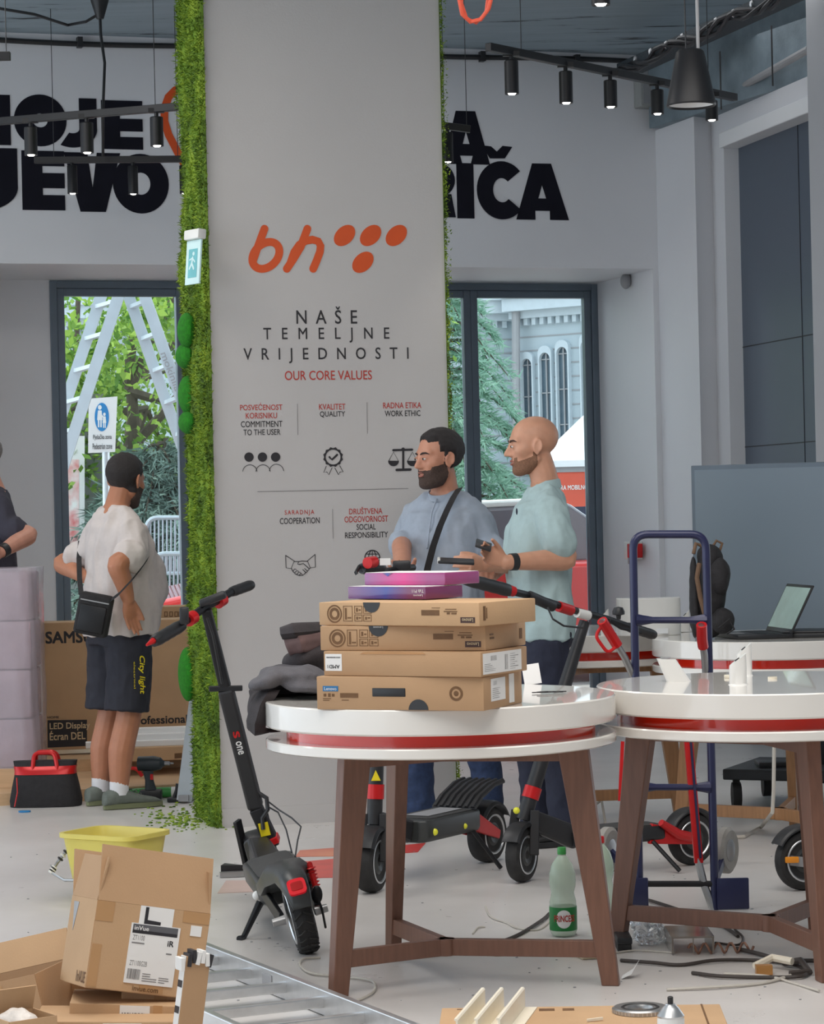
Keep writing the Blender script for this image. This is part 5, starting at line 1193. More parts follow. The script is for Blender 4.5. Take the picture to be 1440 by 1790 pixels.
def legs_body(b, hipz, feet, knee_fwd=.03, r=(.082, .056, .050, .040)):
    for (x, y), s in zip(feet, (1, -1)): limb(b, [(0, s * .09, hipz - .05), (knee_fwd + x * .5, (s * .09 + y) / 2, .50), (x - .015, y, .28), (x - .03, y, .09)], [r[0], r[1], r[2], r[3]])
def trouser(root, hipz, feet, m, name, top, waist, thick=(.098, .076, .068, .066), zend=.06, amp=.008, seed=0, knee_fwd=.03):
    b = MB()
    for (x, y), s in zip(feet, (1, -1)):
        pts = [(0, s * .085, hipz - .04), (knee_fwd + x * .5, (s * .09 + y) / 2, .50), (x - .02, y, .28), (x - .025, y, zend)]
        if zend > .3: pts = [(0, s * .085, hipz - .04), (.01 + x * .3, (s * .09 + y) / 2, (hipz + zend) / 2), (x * .5, (s * .09 + y) / 2, zend)]
        rr = list(thick)[:len(pts)] if len(pts) == 4 else [thick[0], thick[1], thick[2]]
        P = [V(p) for p in pts]; mb = b; Q = []; Rr_ = []
        for i in range(len(P) - 1):
            for k in range(6): f = k / 6; Q.append(P[i].lerp(P[i + 1], f)); Rr_.append(rr[i] + (rr[i + 1] - rr[i]) * f)
        Q.append(P[-1]); Rr_.append(rr[-1]); b.tube(Q, Rr_, 18)
    torso(b, waist); return cloth(b, name, m, root, .009, 2, amp, 12, seed, (1, 1, .9))

# --- bald man in a mint polo shirt, profile to the left
P = Person('bald bearded man in a mint polo shirt looking left with a phone in his hand', (at(945, 890, 10.95).x, 10.95, 0), R(186))
root = P.root; H = 1.80
feet = ((-.03, .11), (.05, -.11))
b = MB(); legs_body(b, .92, feet)
torso(b, [(0, 0, .86, .10, .15), (0, 0, .96, .115, .165), (.01, 0, 1.10, .115, .155), (.02, 0, 1.28, .12, .165), (0, 0, 1.42, .095, .17), (-.015, 0, 1.49, .06, .10), (-.012, 0, 1.53, .052, .06)])
limb(b, [(-.03, 0, 1.46), (-.02, 0, 1.54), (.005, 0, 1.64)], [.066, .060, .056])
hM = Matrix.Translation((.030, 0, 1.688)) @ Matrix.Rotation(R(2), 4, 'Z') @ Matrix.Rotation(R(4), 4, 'Y') @ Matrix.Diagonal((1.02, 1.02, 1.02, 1))
o4 = dict(nose=1.03, skin=sk4); add_head(b, hM, o4)
el, wr = P.L(990, 977, 10.77), P.L(884, 983, 10.63); limb(b, [(-.02, .145, 1.395), (-.035, .215, 1.280), el, el.lerp(wr, .4), wr], [.044, .044, .047, .044, .031])
hd_ = (P.L(838, 962, 10.58) - wr).normalized(); hand(b, wr + hd_ * .005, hd_, (P.L(880, 940, 10.60) - P.L(880, 985, 10.60)), [1.2, 1.3, 1.4, 1.5, 0, -1], s=.96, spread=.03, thumb=(.85, .45, .3))
er, wr2 = P.L(950, 985, 11.12), P.L(846, 988, 10.80); limb(b, [(-.02, -.145, 1.395), (-.03, -.21, 1.280), er, er.lerp(wr2, .5), wr2], [.044, .044, .047, .042, .030])
hd2 = (P.L(806, 984, 10.70) - wr2).normalized(); hand(b, wr2, hd2, V((0.3, .2, 1)), [2.1, 2.2, 2.3, 2.3, 0, 1], s=.93, spread=.03, thumb=(.85, .4, .3), tcurl=.8)
remesh_build(b, 'body', sk4, root, .0052, 2, world=False); face_details(hM, root, m_beard, o4)
def bmask(p):   # beard along the jaw, chin and round the mouth
    y = abs(p.y); lim = -.040 + (.020 if p.x < .05 else 0) + max(0, .03 - p.x) * .5
    if p.x < -.004 or p.z > .010: return 0
    k = (lim - p.z) * 60
    if p.x > .088 and -.070 < p.z < -.049 and y < .024: k = -1        # lips
    if p.x > .09 and p.z > -.047: k = -1
    if .012 < p.x < .075 and p.z > -.05 - .25 * (p.x - .02) and y < .07: k = min(k, (-.040 - .28 * (p.x - .012) - p.z) * 60)
    if -.004 <= p.x < .012 and p.z < .01: k = max(k, .8 * (1 if y > .045 else 0))
    return max(0, min(1, k))
head_shell('beard', hM, o4, bmask, .0024, m_stub, root)
def capmask(p): return max(0, min(1, (p.z - .055 + (p.x) * .55 * -1) * 30)) if False else 0
# polo
b = MB(); torso(b, [(-.005, 0, .865, .128, .180), (-.005, 0, .93, .130, .182), (.012, 0, 1.08, .134, .170), (.022, 0, 1.22, .138, .176), (.016, 0, 1.32, .136, .186), (0, 0, 1.42, .112, .188), (-.015, 0, 1.475, .082, .130), (-.015, 0, 1.515, .064, .076)])
e1 = V((-.035, .225, 1.25)); limb(b, [(-.018, .155, 1.40), (-.028, .200, 1.32), V((-.025, .215, 1.33)).lerp(el, .42)], [.070, .071, .076]); limb(b, [(-.018, -.155, 1.40), (-.028, -.200, 1.32), V((-.03, -.215, 1.33)).lerp(er, .42)], [.070, .070, .072])
traps(b, 1.495, 1.415)
cloth(b, 'polo_shirt', m_polo, root, .0075, 2, .015, 11, 4)
b = MB(); col = [];
for k in range(28):
    a = 2 * PI * k / 28; col.append((-.012 + .070 * math.cos(a), .072 * math.sin(a), 1.535 - .032 * max(0, math.cos(a)) + .010 * max(0, -math.cos(a))))
b.loft([[V((x * 1.12, y * 1.15, z - .035)) for x, y, z in col], [V((x * 1.05, y * 1.05, z - .002)) for x, y, z in col], [V((x * .99, y * .99, z + .004)) for x, y, z in col], [V((x * .96, y * .96, z - .01)) for x, y, z in col]], cap=False); b.build('collar', m_polo, root, smooth=60, world=False)
b = MB(); mk = P.L(903, 893, 10.80); b.ellip(P.inv @ at(903, 894, 10.78), (.004, .008, .014)); b.build('chest_emblem', m_trn, root, world=False)
trouser(root, .90, feet, m_trn, 'trousers', .9, [(0, 0, .84, .12, .165), (0, 0, .90, .122, .172), (0, 0, .97, .118, .165)], thick=(.100, .080, .072, .074), seed=3)
for (x, y), yw in zip(feet, (.25, -.2)): shoe_parts(root, (x - .03, y, 0), yw, m_shoeb, m_black)
b = MB(); wd_ = (el - wr).normalized(); wp = wr + wd_ * .035; b.tube([wp - wd_ * .014, wp + wd_ * .014], [.036, .037], 18); wt = b.build('watch', m_black, root, world=False)
ph = thing('phone', 'black phone in the bald man\'s left hand', 'phone', at(852, 955, 10.55)); b = MB(); b.box((0, 0, 0), (.068, .145, .012), Matrix.Translation(at(845, 953, 10.58)) @ Matrix.Rotation(R(20), 4, 'Y') @ Matrix.Rotation(R(10), 4, 'X'), .004); b.build('phone_body', m_black, ph)
ph = thing('phone', 'flat black phone held out over the purple boxes by the bald man\'s other hand', 'phone', at(793, 981, 10.66)); b = MB(); Mph = Matrix.Translation(at(797, 981, 10.62)) @ Matrix.Rotation(R(4), 4, 'Y') @ Matrix.Rotation(R(12), 4, 'X'); b.box((0, 0, 0), (.15, .074, .012), Mph, .004); b.build('phone_body', m_black, ph)
b = MB(); b.box((-.071, 0, .0), (.012, .06, .016), Mph, .003); b.build('clear_case_edge', m_whitep, ph)

# --- bearded man in a light shirt, turned to the left
P = Person('dark haired bearded man in a light blue grey shirt with a diagonal black strap', (at(775, 890, 11.45).x, 11.45, 0), R(243))
root = P.root; feet = ((-.02, .16), (.06, -.14))
b = MB(); legs_body(b, .91, feet)
torso(b, [(0, 0, .86, .10, .16), (0, 0, .96, .125, .175), (.02, 0, 1.10, .135, .165), (.02, 0, 1.28, .125, .17), (0, 0, 1.40, .095, .175), (-.015, 0, 1.47, .06, .10), (-.012, 0, 1.51, .052, .06)])
limb(b, [(-.03, 0, 1.44), (-.015, 0, 1.52), (.010, 0, 1.60)], [.066, .061, .058])
hM = Matrix.Translation((.040, 0, 1.652)) @ Matrix.Rotation(R(-32), 4, 'Z') @ Matrix.Rotation(R(3), 4, 'Y') @ Matrix.Diagonal((1.04, 1.04, 1.04, 1))
o3 = dict(nose=1.0, skin=sk3); add_head(b, hM, o3)
elr, wrr = P.L(702, 955, 11.35), P.L(704, 1002, 10.95); limb(b, [(-.01, -.145, 1.365), (-.02, -.205, 1.260), elr, elr.lerp(wrr, .5), wrr], [.044, .044, .045, .040, .030]); dd_ = (P.L(690, 1008, 10.78) - wrr).normalized(); hand(b, wrr, dd_, V((0, .8, .3)), [1.4, 1.5, 1.6, 1.6, 0, 1])
ell, wll = P.L(872, 985, 11.25), P.L(846, 1006, 10.05); wll = P.L(858, 1006, 10.95); limb(b, [(-.01, .145, 1.365), (-.02, .22, 1.260), ell, ell.lerp(wll, .5), wll], [.044, .044, .045, .040, .030]); dd_ = (P.L(828, 1012, 10.70) - wll).normalized(); hand(b, wll, dd_, V((0, -.8, .3)), [1.4, 1.5, 1.6, 1.6, 0, -1])
remesh_build(b, 'body', sk3, root, .0052, 2, world=False); face_details(hM, root, m_hairb, o3)
def hairmask(p):
    line = .076 - max(0, p.x) * .05 if p.x > .03 else (.03 if p.x > .012 else -.03 + 0 * p.x)
    if p.x > .066 and p.z < .088: return 0
    if p.x <= .012: line = -.045 if p.x < -.03 else (.015 if p.x < -.0 else .0)
    k = (p.z - line) * 60
    return max(0, min(1, k))
head_shell('hair', hM, o3, hairmask, .012, m_hairb, root)
def beardmask3(p):
    y = abs(p.y)
    if p.x < 0 or p.z > .012: return 0
    if p.x > .086 and -.071 < p.z < -.0535 and y < .022: return 0
    if p.x > .09 and p.z > -.046: return 0
    lim = -.022 - .16 * max(0, p.x - .015) - (.012 if p.x > .07 and y > .024 else 0)
    if p.x < .014: lim = .012
    if p.x > .082 and y < .028: lim = -.043
    return max(0, min(1, (lim - p.z) * 60))
head_shell('beard', hM, o3, beardmask3, .009, m_beard, root)
b = MB(); torso(b, [(-.005, 0, .80, .135, .190), (0, 0, .93, .140, .190), (.022, 0, 1.08, .152, .186), (.030, 0, 1.20, .150, .186), (.016, 0, 1.30, .140, .192), (0, 0, 1.40, .112, .192), (-.015, 0, 1.455, .082, .130), (-.015, 0, 1.495, .064, .074)])
limb(b, [(-.01, -.16, 1.385), (-.02, -.20, 1.27), V((-.02, -.205, 1.28)).lerp(elr, .72)], [.068, .068, .068]); limb(b, [(-.01, .16, 1.385), (-.02, .205, 1.27), V((-.02, .22, 1.28)).lerp(ell, .8)], [.068, .068, .068])
traps(b, 1.475, 1.395)
cloth(b, 'shirt', m_shirt, root, .0075, 2, .016, 10, 8)
b = MB(); col = []
for k in range(28):
    a = 2 * PI * k / 28; col.append((-.010 + .069 * math.cos(a), .070 * math.sin(a), 1.512 - .030 * max(0, math.cos(a))))
b.loft([[V((x * 1.08, y * 1.08, z - .02)) for x, y, z in col], [V((x * 1.0, y * 1.0, z + .008)) for x, y, z in col], [V((x * .95, y * .95, z + .004)) for x, y, z in col]], cap=False); b.build('collar', m_shirt, root, smooth=60, world=False)
b = MB(); b.tube([(.066, 0, 1.475), (.115, .0, 1.42), (.146, 0, 1.34), (.170, 0, 1.26)], .004, 6); b.build('placket', m_shirt, root, world=False)
tr_ = trouser(root, .90, feet, m_jean, 'jeans', .9, [(0, 0, .84, .12, .165), (0, 0, .90, .122, .172)], thick=(.100, .080, .072, .076), seed=6)
for (x, y), yw in zip(feet, (.2, -.2)): shoe_parts(root, (x - .03, y, 0), yw, m_shoeb, m_black)
sb = thing('shoulder_bag_strap', 'black diagonal bag strap across the light blue grey shirt', 'strap', root.location + V((0, 0, 1.2)))
b = MB(); inv = P.inv; rings = []
pts = [at(803, 853, 11.36), at(793, 868, 11.27), at(782, 890, 11.235), at(769, 920, 11.22), at(757, 955, 11.225), at(748, 990, 11.23), at(742, 1020, 11.24)]
for i, p in enumerate(pts):
    q = V((.7, .0, .2)).normalized(); rings.append([p - q * .017 + V((0, -.004, 0)), p + q * .017 + V((0, -.004, 0)), p + q * .017 + V((0, .008, 0)), p - q * .017 + V((0, .008, 0))])
b.loft(rings); b.build('strap', m_bag, sb)

# --- man in a white tee and black shorts, seen from behind
P = Person('man in a white t-shirt and black shorts with a crossbody bag, back to the camera', (at(203, 890, 12.72).x, 12.72, 0), R(38))
root = P.root; feet = ((-.02, .12), (-.05, -.10))
b = MB(); legs_body(b, .88, feet, .02, (.088, .062, .064, .042))
torso(b, [(0, 0, .84, .11, .16), (.01, 0, .95, .14, .18), (.04, 0, 1.08, .17, .18), (.03, 0, 1.24, .14, .175), (0, 0, 1.37, .10, .175), (-.01, 0, 1.44, .065, .11), (0, 0, 1.49, .055, .062)])
limb(b, [(-.02, 0, 1.40), (.005, 0, 1.48), (.035, 0, 1.57)], [.068, .062, .058])
hM = Matrix.Translation((.060, 0, 1.606)) @ Matrix.Rotation(R(22), 4, 'Z') @ Matrix.Rotation(R(12), 4, 'Y') @ Matrix.Diagonal((1.03, 1.03, 1.03, 1))
o1 = dict(nose=.98, skin=sk1); add_head(b, hM, o1)
er, wr = P.L(206, 985, 12.42), P.L(224, 1048, 12.47); limb(b, [(-.01, -.145, 1.325), (-.03, -.225, 1.240), er, er.lerp(wr, .45), wr], [.044, .044, .052, .046, .031]); hand(b, wr, P.L(230, 1085, 12.5) - wr, V((.9, 0, 0)), [.5, .5, .55, .6, 0, 1], thumb=(.9, .35, .2), spread=.04)
el, wl_ = P.L(108, 985, 12.95), P.L(150, 1010, 12.72); limb(b, [(-.01, .145, 1.325), (-.05, .24, 1.240), el, el.lerp(wl_, .5), wl_], [.044, .044, .048, .042, .031]); hand(b, wl_, P.L(170, 1018, 12.66) - wl_, V((0, .2, 1)), [.8, .9, 1, 1, 0, -1])
remesh_build(b, 'body', sk1, root, .0056, 2, world=False); face_details(hM, root, m_hairb, o1)
def hairback(p):
    if p.x > .062: return 0
    line = .066 if p.x > .02 else (.02 if p.x > -.002 else -.062)
    if p.x > .02: line = .05 + (p.x - .02) * .6
    return max(0, min(1, (p.z - line) * 50))
head_shell('hair', hM, o1, hairback, .011, m_hairb, root)
head_shell('beard', hM, o1, beardmask3, .006, m_beard, root)
b = MB(); torso(b, [(.010, 0, .845, .165, .195), (.015, 0, .93, .178, .200), (.045, 0, 1.05, .205, .196), (.045, 0, 1.16, .186, .190), (.02, 0, 1.27, .150, .194), (0, 0, 1.37, .115, .196), (-.012, 0, 1.43, .084, .135), (0, 0, 1.478, .066, .076)])
limb(b, [(-.01, -.16, 1.35), (-.03, -.205, 1.26), V((-.03, -.225, 1.25)).lerp(er, .38)], [.072, .076, .082]); limb(b, [(-.01, .16, 1.35), (-.045, .205, 1.26), V((-.05, .23, 1.25)).lerp(el, .38)], [.072, .074, .078])
traps(b, 1.455, 1.365, .165)
cloth(b, 't_shirt', m_tee, root, .008, 2, .016, 10, 12)
trouser(root, .86, feet, m_short, 'shorts', .9, [(0, 0, .80, .135, .180), (.0, 0, .88, .145, .185), (0, 0, .93, .14, .18)], thick=(.118, .112, .112), zend=.475, seed=9, amp=.008)
sdl = bpy.data.objects[[c.name for c in root.children if c.name.startswith('shorts')][0]]
drape(text_at('lettering', 'City light', m_sticker, root, Plane(at(234, 1190, 12.2), 0).mat() @ Matrix.Translation((0, at(234, 1188, 12.2).z, .0)) @ Matrix.Rotation(R(-90), 4, 'Z'), .185, .030, lift=.0, shear=.2, offset=.02), sdl)
drape(text_at('lettering', 'electrical', m_sticker, root, Plane(at(222, 1190, 12.2), 0).mat() @ Matrix.Translation((0, at(222, 1188, 12.2).z, .0)) @ Matrix.Rotation(R(-90), 4, 'Z'), .13, .008, lift=.0), sdl)
for (x, y), yw in zip(feet, (.0, -.15)):
    shoe_parts(root, (x - .03, y, 0), yw, m_shoeg, m_soleg, 1.06, 'sneaker'); b = MB(); b.lathe([(.046, .07), (.047, .10), (.046, .135), (.043, .140)], (x - .03, y, 0), seg=18); b.build('sock', m_sockw, root, world=False)
# crossbody bag
bg_ = thing('crossbody_bag', 'black crossbody bag hanging at the hip of the man in the white t-shirt', 'bag', at(163, 1075, 12.45))
b = MB(); Mb = Matrix.Translation(at(164, 1074, 12.44)) @ Matrix.Rotation(R(-4), 4, 'Z') @ Matrix.Rotation(R(12), 4, 'Y'); b.box((0, 0, 0), (.165, .075, .205), Mb, .018, 3); b.build('bag_body', m_bag, bg_)
b = MB(); b.box((0, -.04, -.02), (.13, .02, .13), Mb, .008); b.build('front_pocket', m_blackm, bg_); b = MB(); b.box((0, -.0385, .065), (.14, .004, .006), Mb); b.build('zip', m_grey, bg_, smooth=0)
def belt(pts, wd, q):
    b = MB(); rings = []; q = V(q).normalized()
    for p in pts: p = V(p); rings.append([p - q * wd + V((0, -.004, 0)), p + q * wd + V((0, -.004, 0)), p + q * wd + V((0, .004, 0)), p - q * wd + V((0, .004, 0))])
    b.loft(rings); return b
belt([at(142, 1040, 12.44), at(139, 1010, 12.60), at(138, 975, 12.80), at(141, 945, 12.84)], .012, (1, 0, 0)).build('strap', m_bag, bg_)
belt([at(186, 1055, 12.42), at(208, 1038, 12.38), at(232, 1012, 12.36), at(248, 992, 12.39), at(259, 976, 12.45)], .013, (.5, 0, 1)).build('strap', m_bag, bg_)

# --- man at the left edge
P = Person('man in a charcoal t-shirt cut by the left edge of the picture', (at(-14, 890, 13.95).x, 13.95, .06), R(205))
root = P.root; feet = ((-.02, .12), (.04, -.12)); dz = .06
b = MB(); legs_body(b, .93, feet)
torso(b, [(0, 0, .86, .10, .16), (0, 0, .97, .12, .17), (.02, 0, 1.12, .12, .165), (.02, 0, 1.30, .12, .17), (0, 0, 1.44, .095, .175), (-.015, 0, 1.51, .06, .10), (-.012, 0, 1.55, .052, .06)])
limb(b, [(-.03, 0, 1.48), (0, 0, 1.56), (.03, 0, 1.65)], [.066, .060, .057])
hM = Matrix.Translation((.055, 0, 1.70)) @ Matrix.Rotation(R(-12), 4, 'Z') @ Matrix.Rotation(R(14), 4, 'Y') @ Matrix.Diagonal((1.03, 1.03, 1.03, 1)); o2 = dict(nose=1.0, skin=sk2); add_head(b, hM, o2)
el, wr = P.L(50, 935, 13.75), P.L(2, 965, 13.55); limb(b, [(-.01, .145, 1.405), (-.02, .225, 1.320), el, el.lerp(wr, .5), wr], [.044, .044, .050, .045, .031]); hand(b, wr, P.L(-20, 975, 13.45) - wr, V((0, 0, 1)), [.8, .9, 1, 1, 0, -1])
el2, wr2 = P.L(-100, 955, 14.0), P.L(-60, 985, 13.6); limb(b, [(-.01, -.145, 1.405), (-.02, -.225, 1.300), el2, el2.lerp(wr2, .5), wr2], [.044, .044, .048, .042, .031]); hand(b, wr2, P.L(-45, 990, 13.45) - wr2, V((0, 0, 1)), [.8, .9, 1, 1, 0, 1])
remesh_build(b, 'body', sk2, root, .006, 2, world=False); face_details(hM, root, m_hairg, o2); head_shell('hair', hM, o2, hairback, .010, m_hairg, root)
b = MB(); torso(b, [(0, 0, .84, .128, .185), (.0, 0, .97, .135, .185), (.022, 0, 1.12, .138, .180), (.022, 0, 1.26, .136, .182), (.012, 0, 1.36, .132, .188), (0, 0, 1.44, .110, .190), (-.015, 0, 1.495, .080, .130), (-.015, 0, 1.53, .064, .074)])
limb(b, [(-.01, .16, 1.42), (-.02, .205, 1.33), V((-.02, .22, 1.32)).lerp(el, .40)], [.070, .072, .076]); limb(b, [(-.01, -.16, 1.42), (-.02, -.205, 1.33), V((-.02, -.22, 1.32)).lerp(el2, .40)], [.070, .072, .076])
traps(b, 1.51, 1.43)
cloth(b, 't_shirt', m_dtee, root, .008, 2, .013, 10, 15)
trouser(root, .91, feet, m_trn, 'trousers', .9, [(0, 0, .84, .12, .165), (0, 0, .90, .122, .172)], seed=13)
for (x, y), yw in zip(feet, (.2, -.2)): shoe_parts(root, (x - .03, y, 0), yw, m_shoeb, m_black)
b = MB(); wd_ = (el - wr).normalized(); wp = wr + wd_ * .02; b.tube([wp - wd_ * .02, wp + wd_ * .02], [.037, .038], 18); b.build('watch', m_black, root, world=False)
# ------------------------------------------------------------------ ceiling fittings
m_lensoff = mat('white_lamp_inside', (.8, .8, .8), .4)
TRACKG = 'black cylinder spotlights on the ceiling tracks'
def track(p0, p1, label):
    t = thing('light_track', label, 'light track', V(p0), 0, 'black ceiling light tracks'); b = MB(); b.bar(p0, p1, .034, .036); b.build('rail', m_blackm, t, smooth=0, bevel=.002)
    for k in (.12, .88):
        q = V(p0).lerp(V(p1), k); b = MB(); b.cyl(q + V((0, 0, .015)), V((q.x, q.y, CEIL + .01)), .0022, seg=6); b.build('suspension_wire', m_black, t)
    return t
def spot(p, label, h=.165, r=.032):
    """p: centre of the lens"""
    p = V(p); t = thing('spotlight', label, 'spotlight', p, 0, TRACKG)
    b = MB(); b.lathe([(r * .8, .004), (r, -.002), (r, h), (r * .9, h + .004)], p, seg=28); b.build('housing', m_blackm, t)
    b = MB(); b.cyl(p + V((0, 0, h)), p + V((0, 0, h + .035)), .010, seg=10); b.box(p + V((0, 0, h + .035)), (.075, .03, .022)); b.build('track_adapter', m_blackm, t)
    b = MB(); b.lathe([(.002, -.005), (r * .45, -.004), (r * .62, .003)], p, seg=20); b.build('lens', m_lens, t)
    lamp('SPOT', 'spotlight_beam', p + V((0, 0, -.012)), 9, (1, .93, .84), spot_size=R(70), spot_blend=.6, shadow_soft_size=.02)
    return t
def atz(px, py, z): r = ray(px, py); return at(px, py, (z - CAMZ) / r.z)
def under(P0, P1, x):
    lo, hi = 0.0, 1.0
    for _ in range(30):
        k = (lo + hi) / 2; q = P0.lerp(P1, k); u_ = 720 + (q.x * _c - (q.z - CAMZ) * _s) / q.y * FPX
        lo, hi = (k, hi) if u_ < x else (lo, k)
    return q
A0 = at(-60, 217, 12.75); A1 = atz(318, 186, A0.z)
track(A0, A1, 'upper black light track left of the pillar')
for x, y, d, n in ((53, 271, 12.35, 'left'), (151, 267, 12.65, 'middle'), (273, 255, 13.05, 'right')): q = under(A0, A1, x); p = at(x, y, q.y); p.x = q.x; spot(p, n + ' one of three spotlights on the upper track left of the pillar', q.z - .045 - p.z)
B0, B1 = at(60, 280, 14.2), at(345, 278, 14.2)
track(B0, B1, 'lower black light track in front of the big JEVO letters')
for x, y, n in ((127, 338, 'left'), (233, 339, 'middle'), (323, 338, 'right')): spot(at(x, y, 14.2), n + ' one of three spotlights on the lower track left of the pillar', .15, .028)
C0, C1 = at(853, 82, 11.6), at(1284, 150, 13.2); C1 = V((C1.x, C1.y, C0.z))
track(C0, C1, 'long black light track right of the pillar')
for x, y, k, n in ((893, 164, .10, 'first'), (988, 180, .35, 'second'), (1066, 187, .55, 'third'), (1148, 199, .74, 'fourth'), (1243, 210, .94, 'fifth')):
    q = under(C0, C1, x); p = at(x, y, q.y); p.x = q.x; spot(p, n + ' spotlight from the left on the long track right of the pillar', C0.z - .045 - p.z)
D0 = at(770, 219, 13.4); track(D0, at(822, 226, 13.4), 'short end of a black track at the right edge of the pillar'); spot(at(783, 283, 13.4), 'spotlight half hidden by the right moss edge of the pillar', .15, .028)
E0 = at(-40, 99, 11.0); track(E0, at(18, 98, 11.0), 'end of a black track at the upper left edge of the picture')
spot(at(1050, 8, 9.8), 'spotlight cut by the top edge of the picture', .16, .036)
# pendant
pc_ = at(1208, 186, 9.5); t = thing('pendant_lamp', 'black cone pendant lamp with white inside hanging from the ceiling', 'pendant lamp', pc_)
b = MB(); b.lathe([(.089, .0), (.092, .006), (.052, .200), (.044, .208), (.004, .210), (.002, .205), (.048, .196), (.085, .004)], pc_, seg=48, cap=False, closed=True); b.build('shade', m_blackm, t)
b = MB(); b.lathe([(.084, .008), (.074, .05), (.002, .052)], pc_, seg=40, cap=False); b.build('reflector', m_lensoff, t)
b = MB(); b.cyl(pc_ + V((.030, 0, .205)), pc_ + V((.030, 0, CEIL - pc_.z)), .0065, seg=10); b.build('rod', m_grey, t)
b = MB(); b.cyl(pc_ + V((-.015, 0, .205)), pc_ + V((-.02, 0, CEIL - pc_.z)), .003, seg=6); b.build('cable', m_black, t)
# orange cable loop, ceiling box and cables
m_orc = mat('orange_cable', srgb(226, 92, 66), .5)
b = MB(); b.tube([at(*q) for q in ((806, -60, 9.2), (803, 0, 9.2), (808, 25, 9.22), (822, 38, 9.25), (840, 34, 9.25), (854, 15, 9.22), (860, -10, 9.2), (866, -60, 9.2))], .008, 8)
b.tube([at(*q) for q in ((812, -60, 9.2), (806, 5, 9.22), (815, 32, 9.25), (832, 40, 9.27), (850, 22, 9.24), (857, -40, 9.2))], .007, 8); tag(b.build('orange_cable', m_orc), 'orange cable loop hanging from the ceiling beside the pillar', 'cable')
cb = at(175, 36, 13.9); t = thing('ceiling_box', 'black junction box on the ceiling with cables, upper left', 'junction box', V((cb.x, cb.y, CEIL)))
b = MB(); b.lathe([(.02, -.12), (.05, -.02), (.05, 0)], V((cb.x, cb.y, CEIL)), seg=16); b.build('box_cover', m_black, t)
b = MB(); b.tube([V((cb.x, cb.y, CEIL - .1)), at(176, 60, 13.9), at(183, 110, 13.85), at(180, 190, 13.8), at(180, 272, 14.1)], .008, 8); b.build('drop_cable', m_black, t)
b = MB(); b.tube([V((cb.x, cb.y, CEIL - .09)), at(150, 38, 13.9), at(118, 44, 14.0), at(60, 25, 13.6), at(0, 15, 13.2), at(-80, 0, 12.6)], .008, 8); b.build('ceiling_cable', m_black, t)
# cable tray under the beam
m_tray = mat('dark_perforated_tray', srgb(48, 56, 62), .6, metal=.2, var=.5, scale=120)
q0, q1 = at(1100, 120, 15.2), at(1460, -30, 12.6); q1 = V((q1.x, q1.y, q0.z)); t = thing('cable_tray', 'perforated cable tray with loose cables along the dark beam', 'cable tray', q0)
b = MB(); b.bar(q0, q1, .16, .05); b.build('tray', m_tray, t, smooth=0)
b = MB(); rr_ = random.Random(3)
for k in range(3): b.tube([q0.lerp(q1, s / 24) + V((-.09 + .02 * math.sin(s * 1.1 + k * 2), 0, -.03 + .03 * math.sin(s * .9 + k))) for s in range(25)], .012, 6)
b.build('cable_bundle', m_black, t)
for k in range(10):
    b = MB(); q = q0.lerp(q1, .12 + k * .085) + V((-.085, 0, 0)); b.lathe([(.018, -.01), (.024, 0), (.018, .01)], q, (1, -.3, 0), 12, cap=False); b.build('tray_hole', m_alu, t)
b = MB(); p0, p1 = at(1262, 172, 15.4), at(1415, 104, 13.9); b.tube([p0, V((p1.x, p1.y, p0.z + .02))], .022, 10); tag(b.build('wall_pipe', m_grey), 'grey pipe running along the top of the right wall', 'pipe')
for k, (x, y) in enumerate(((1258, 90), (1348, 45))):
    b = MB(); q = at(x, y, 14.6 - k * .5); b.cyl(q, V((q.x, q.y, q.z - .33)), .005, seg=6); tag(b.build('hanger_rod', m_black), ('left' if k == 0 else 'right') + ' thin black hanger rod in front of the dark beam', 'rod')
# grey loudspeaker on the wall, exit sign on the moss, fire alarm box, sensor
h_ = FRONT.hit(1122, 165); t = thing('wall_speaker', 'small grey box high on the back wall behind the spotlights', 'speaker', h_); M = Matrix.Translation(h_) @ Matrix.Rotation(FRONT.yaw, 4, 'Z')
b = MB(); b.box((0, -.06, 0), (.115, .12, .185), M, .008); b.build('cabinet', mat('speaker_grey', srgb(150, 152, 150), .6), t); b = MB(); b.box((0, -.122, 0), (.09, .006, .15), M); b.build('grille', m_grey, t, smooth=0)
es = at(339, 447, 11.6); t = thing('exit_sign', 'pale green emergency sign hung on the left moss side of the pillar', 'sign', es); M = Matrix.Translation(es) @ Matrix.Rotation(R(-52), 4, 'Z') @ Matrix.Rotation(R(-5), 4, 'X')
m_exit = mat('pale_green_exit_panel', srgb(196, 222, 222), .3, var=.04, emit=srgb(170, 205, 206), estr=.12); m_exitg = mat('green_pictogram', srgb(112, 184, 190), .4)
b = MB(); b.box((0, 0, .095), (.12, .045, .045), M, .006); b.build('housing', m_whitep, t); b = MB(); b.box((0, 0, -.03), (.115, .008, .20), M); b.build('panel', m_exit, t, smooth=0)
b = MB(); b.box((0, -.0052, -.035), (.07, .001, .13), M); pic = b.build('pictogram', m_exitg, t, smooth=0)
b = MB(); Mq = M @ Matrix.Translation((0, -.006, -.03)) @ Matrix.Rotation(R(90), 4, 'X'); b.ribbon([(.0, .02), (-.005, -.005), (.012, -.03)], .012, 0, .0008, Mq); b.ribbon([(-.005, -.005), (-.022, -.028)], .011, 0, .001, Mq); b.ribbon([(-.022, .012), (0, .018), (.02, .0)], .008, 0, .0012, Mq); b.prism(superpts(14, .009, .009), 0, .0009, Mq @ Matrix.Translation((.006, .038, 0))); b.build('running_figure', m_exit, pic, smooth=0)
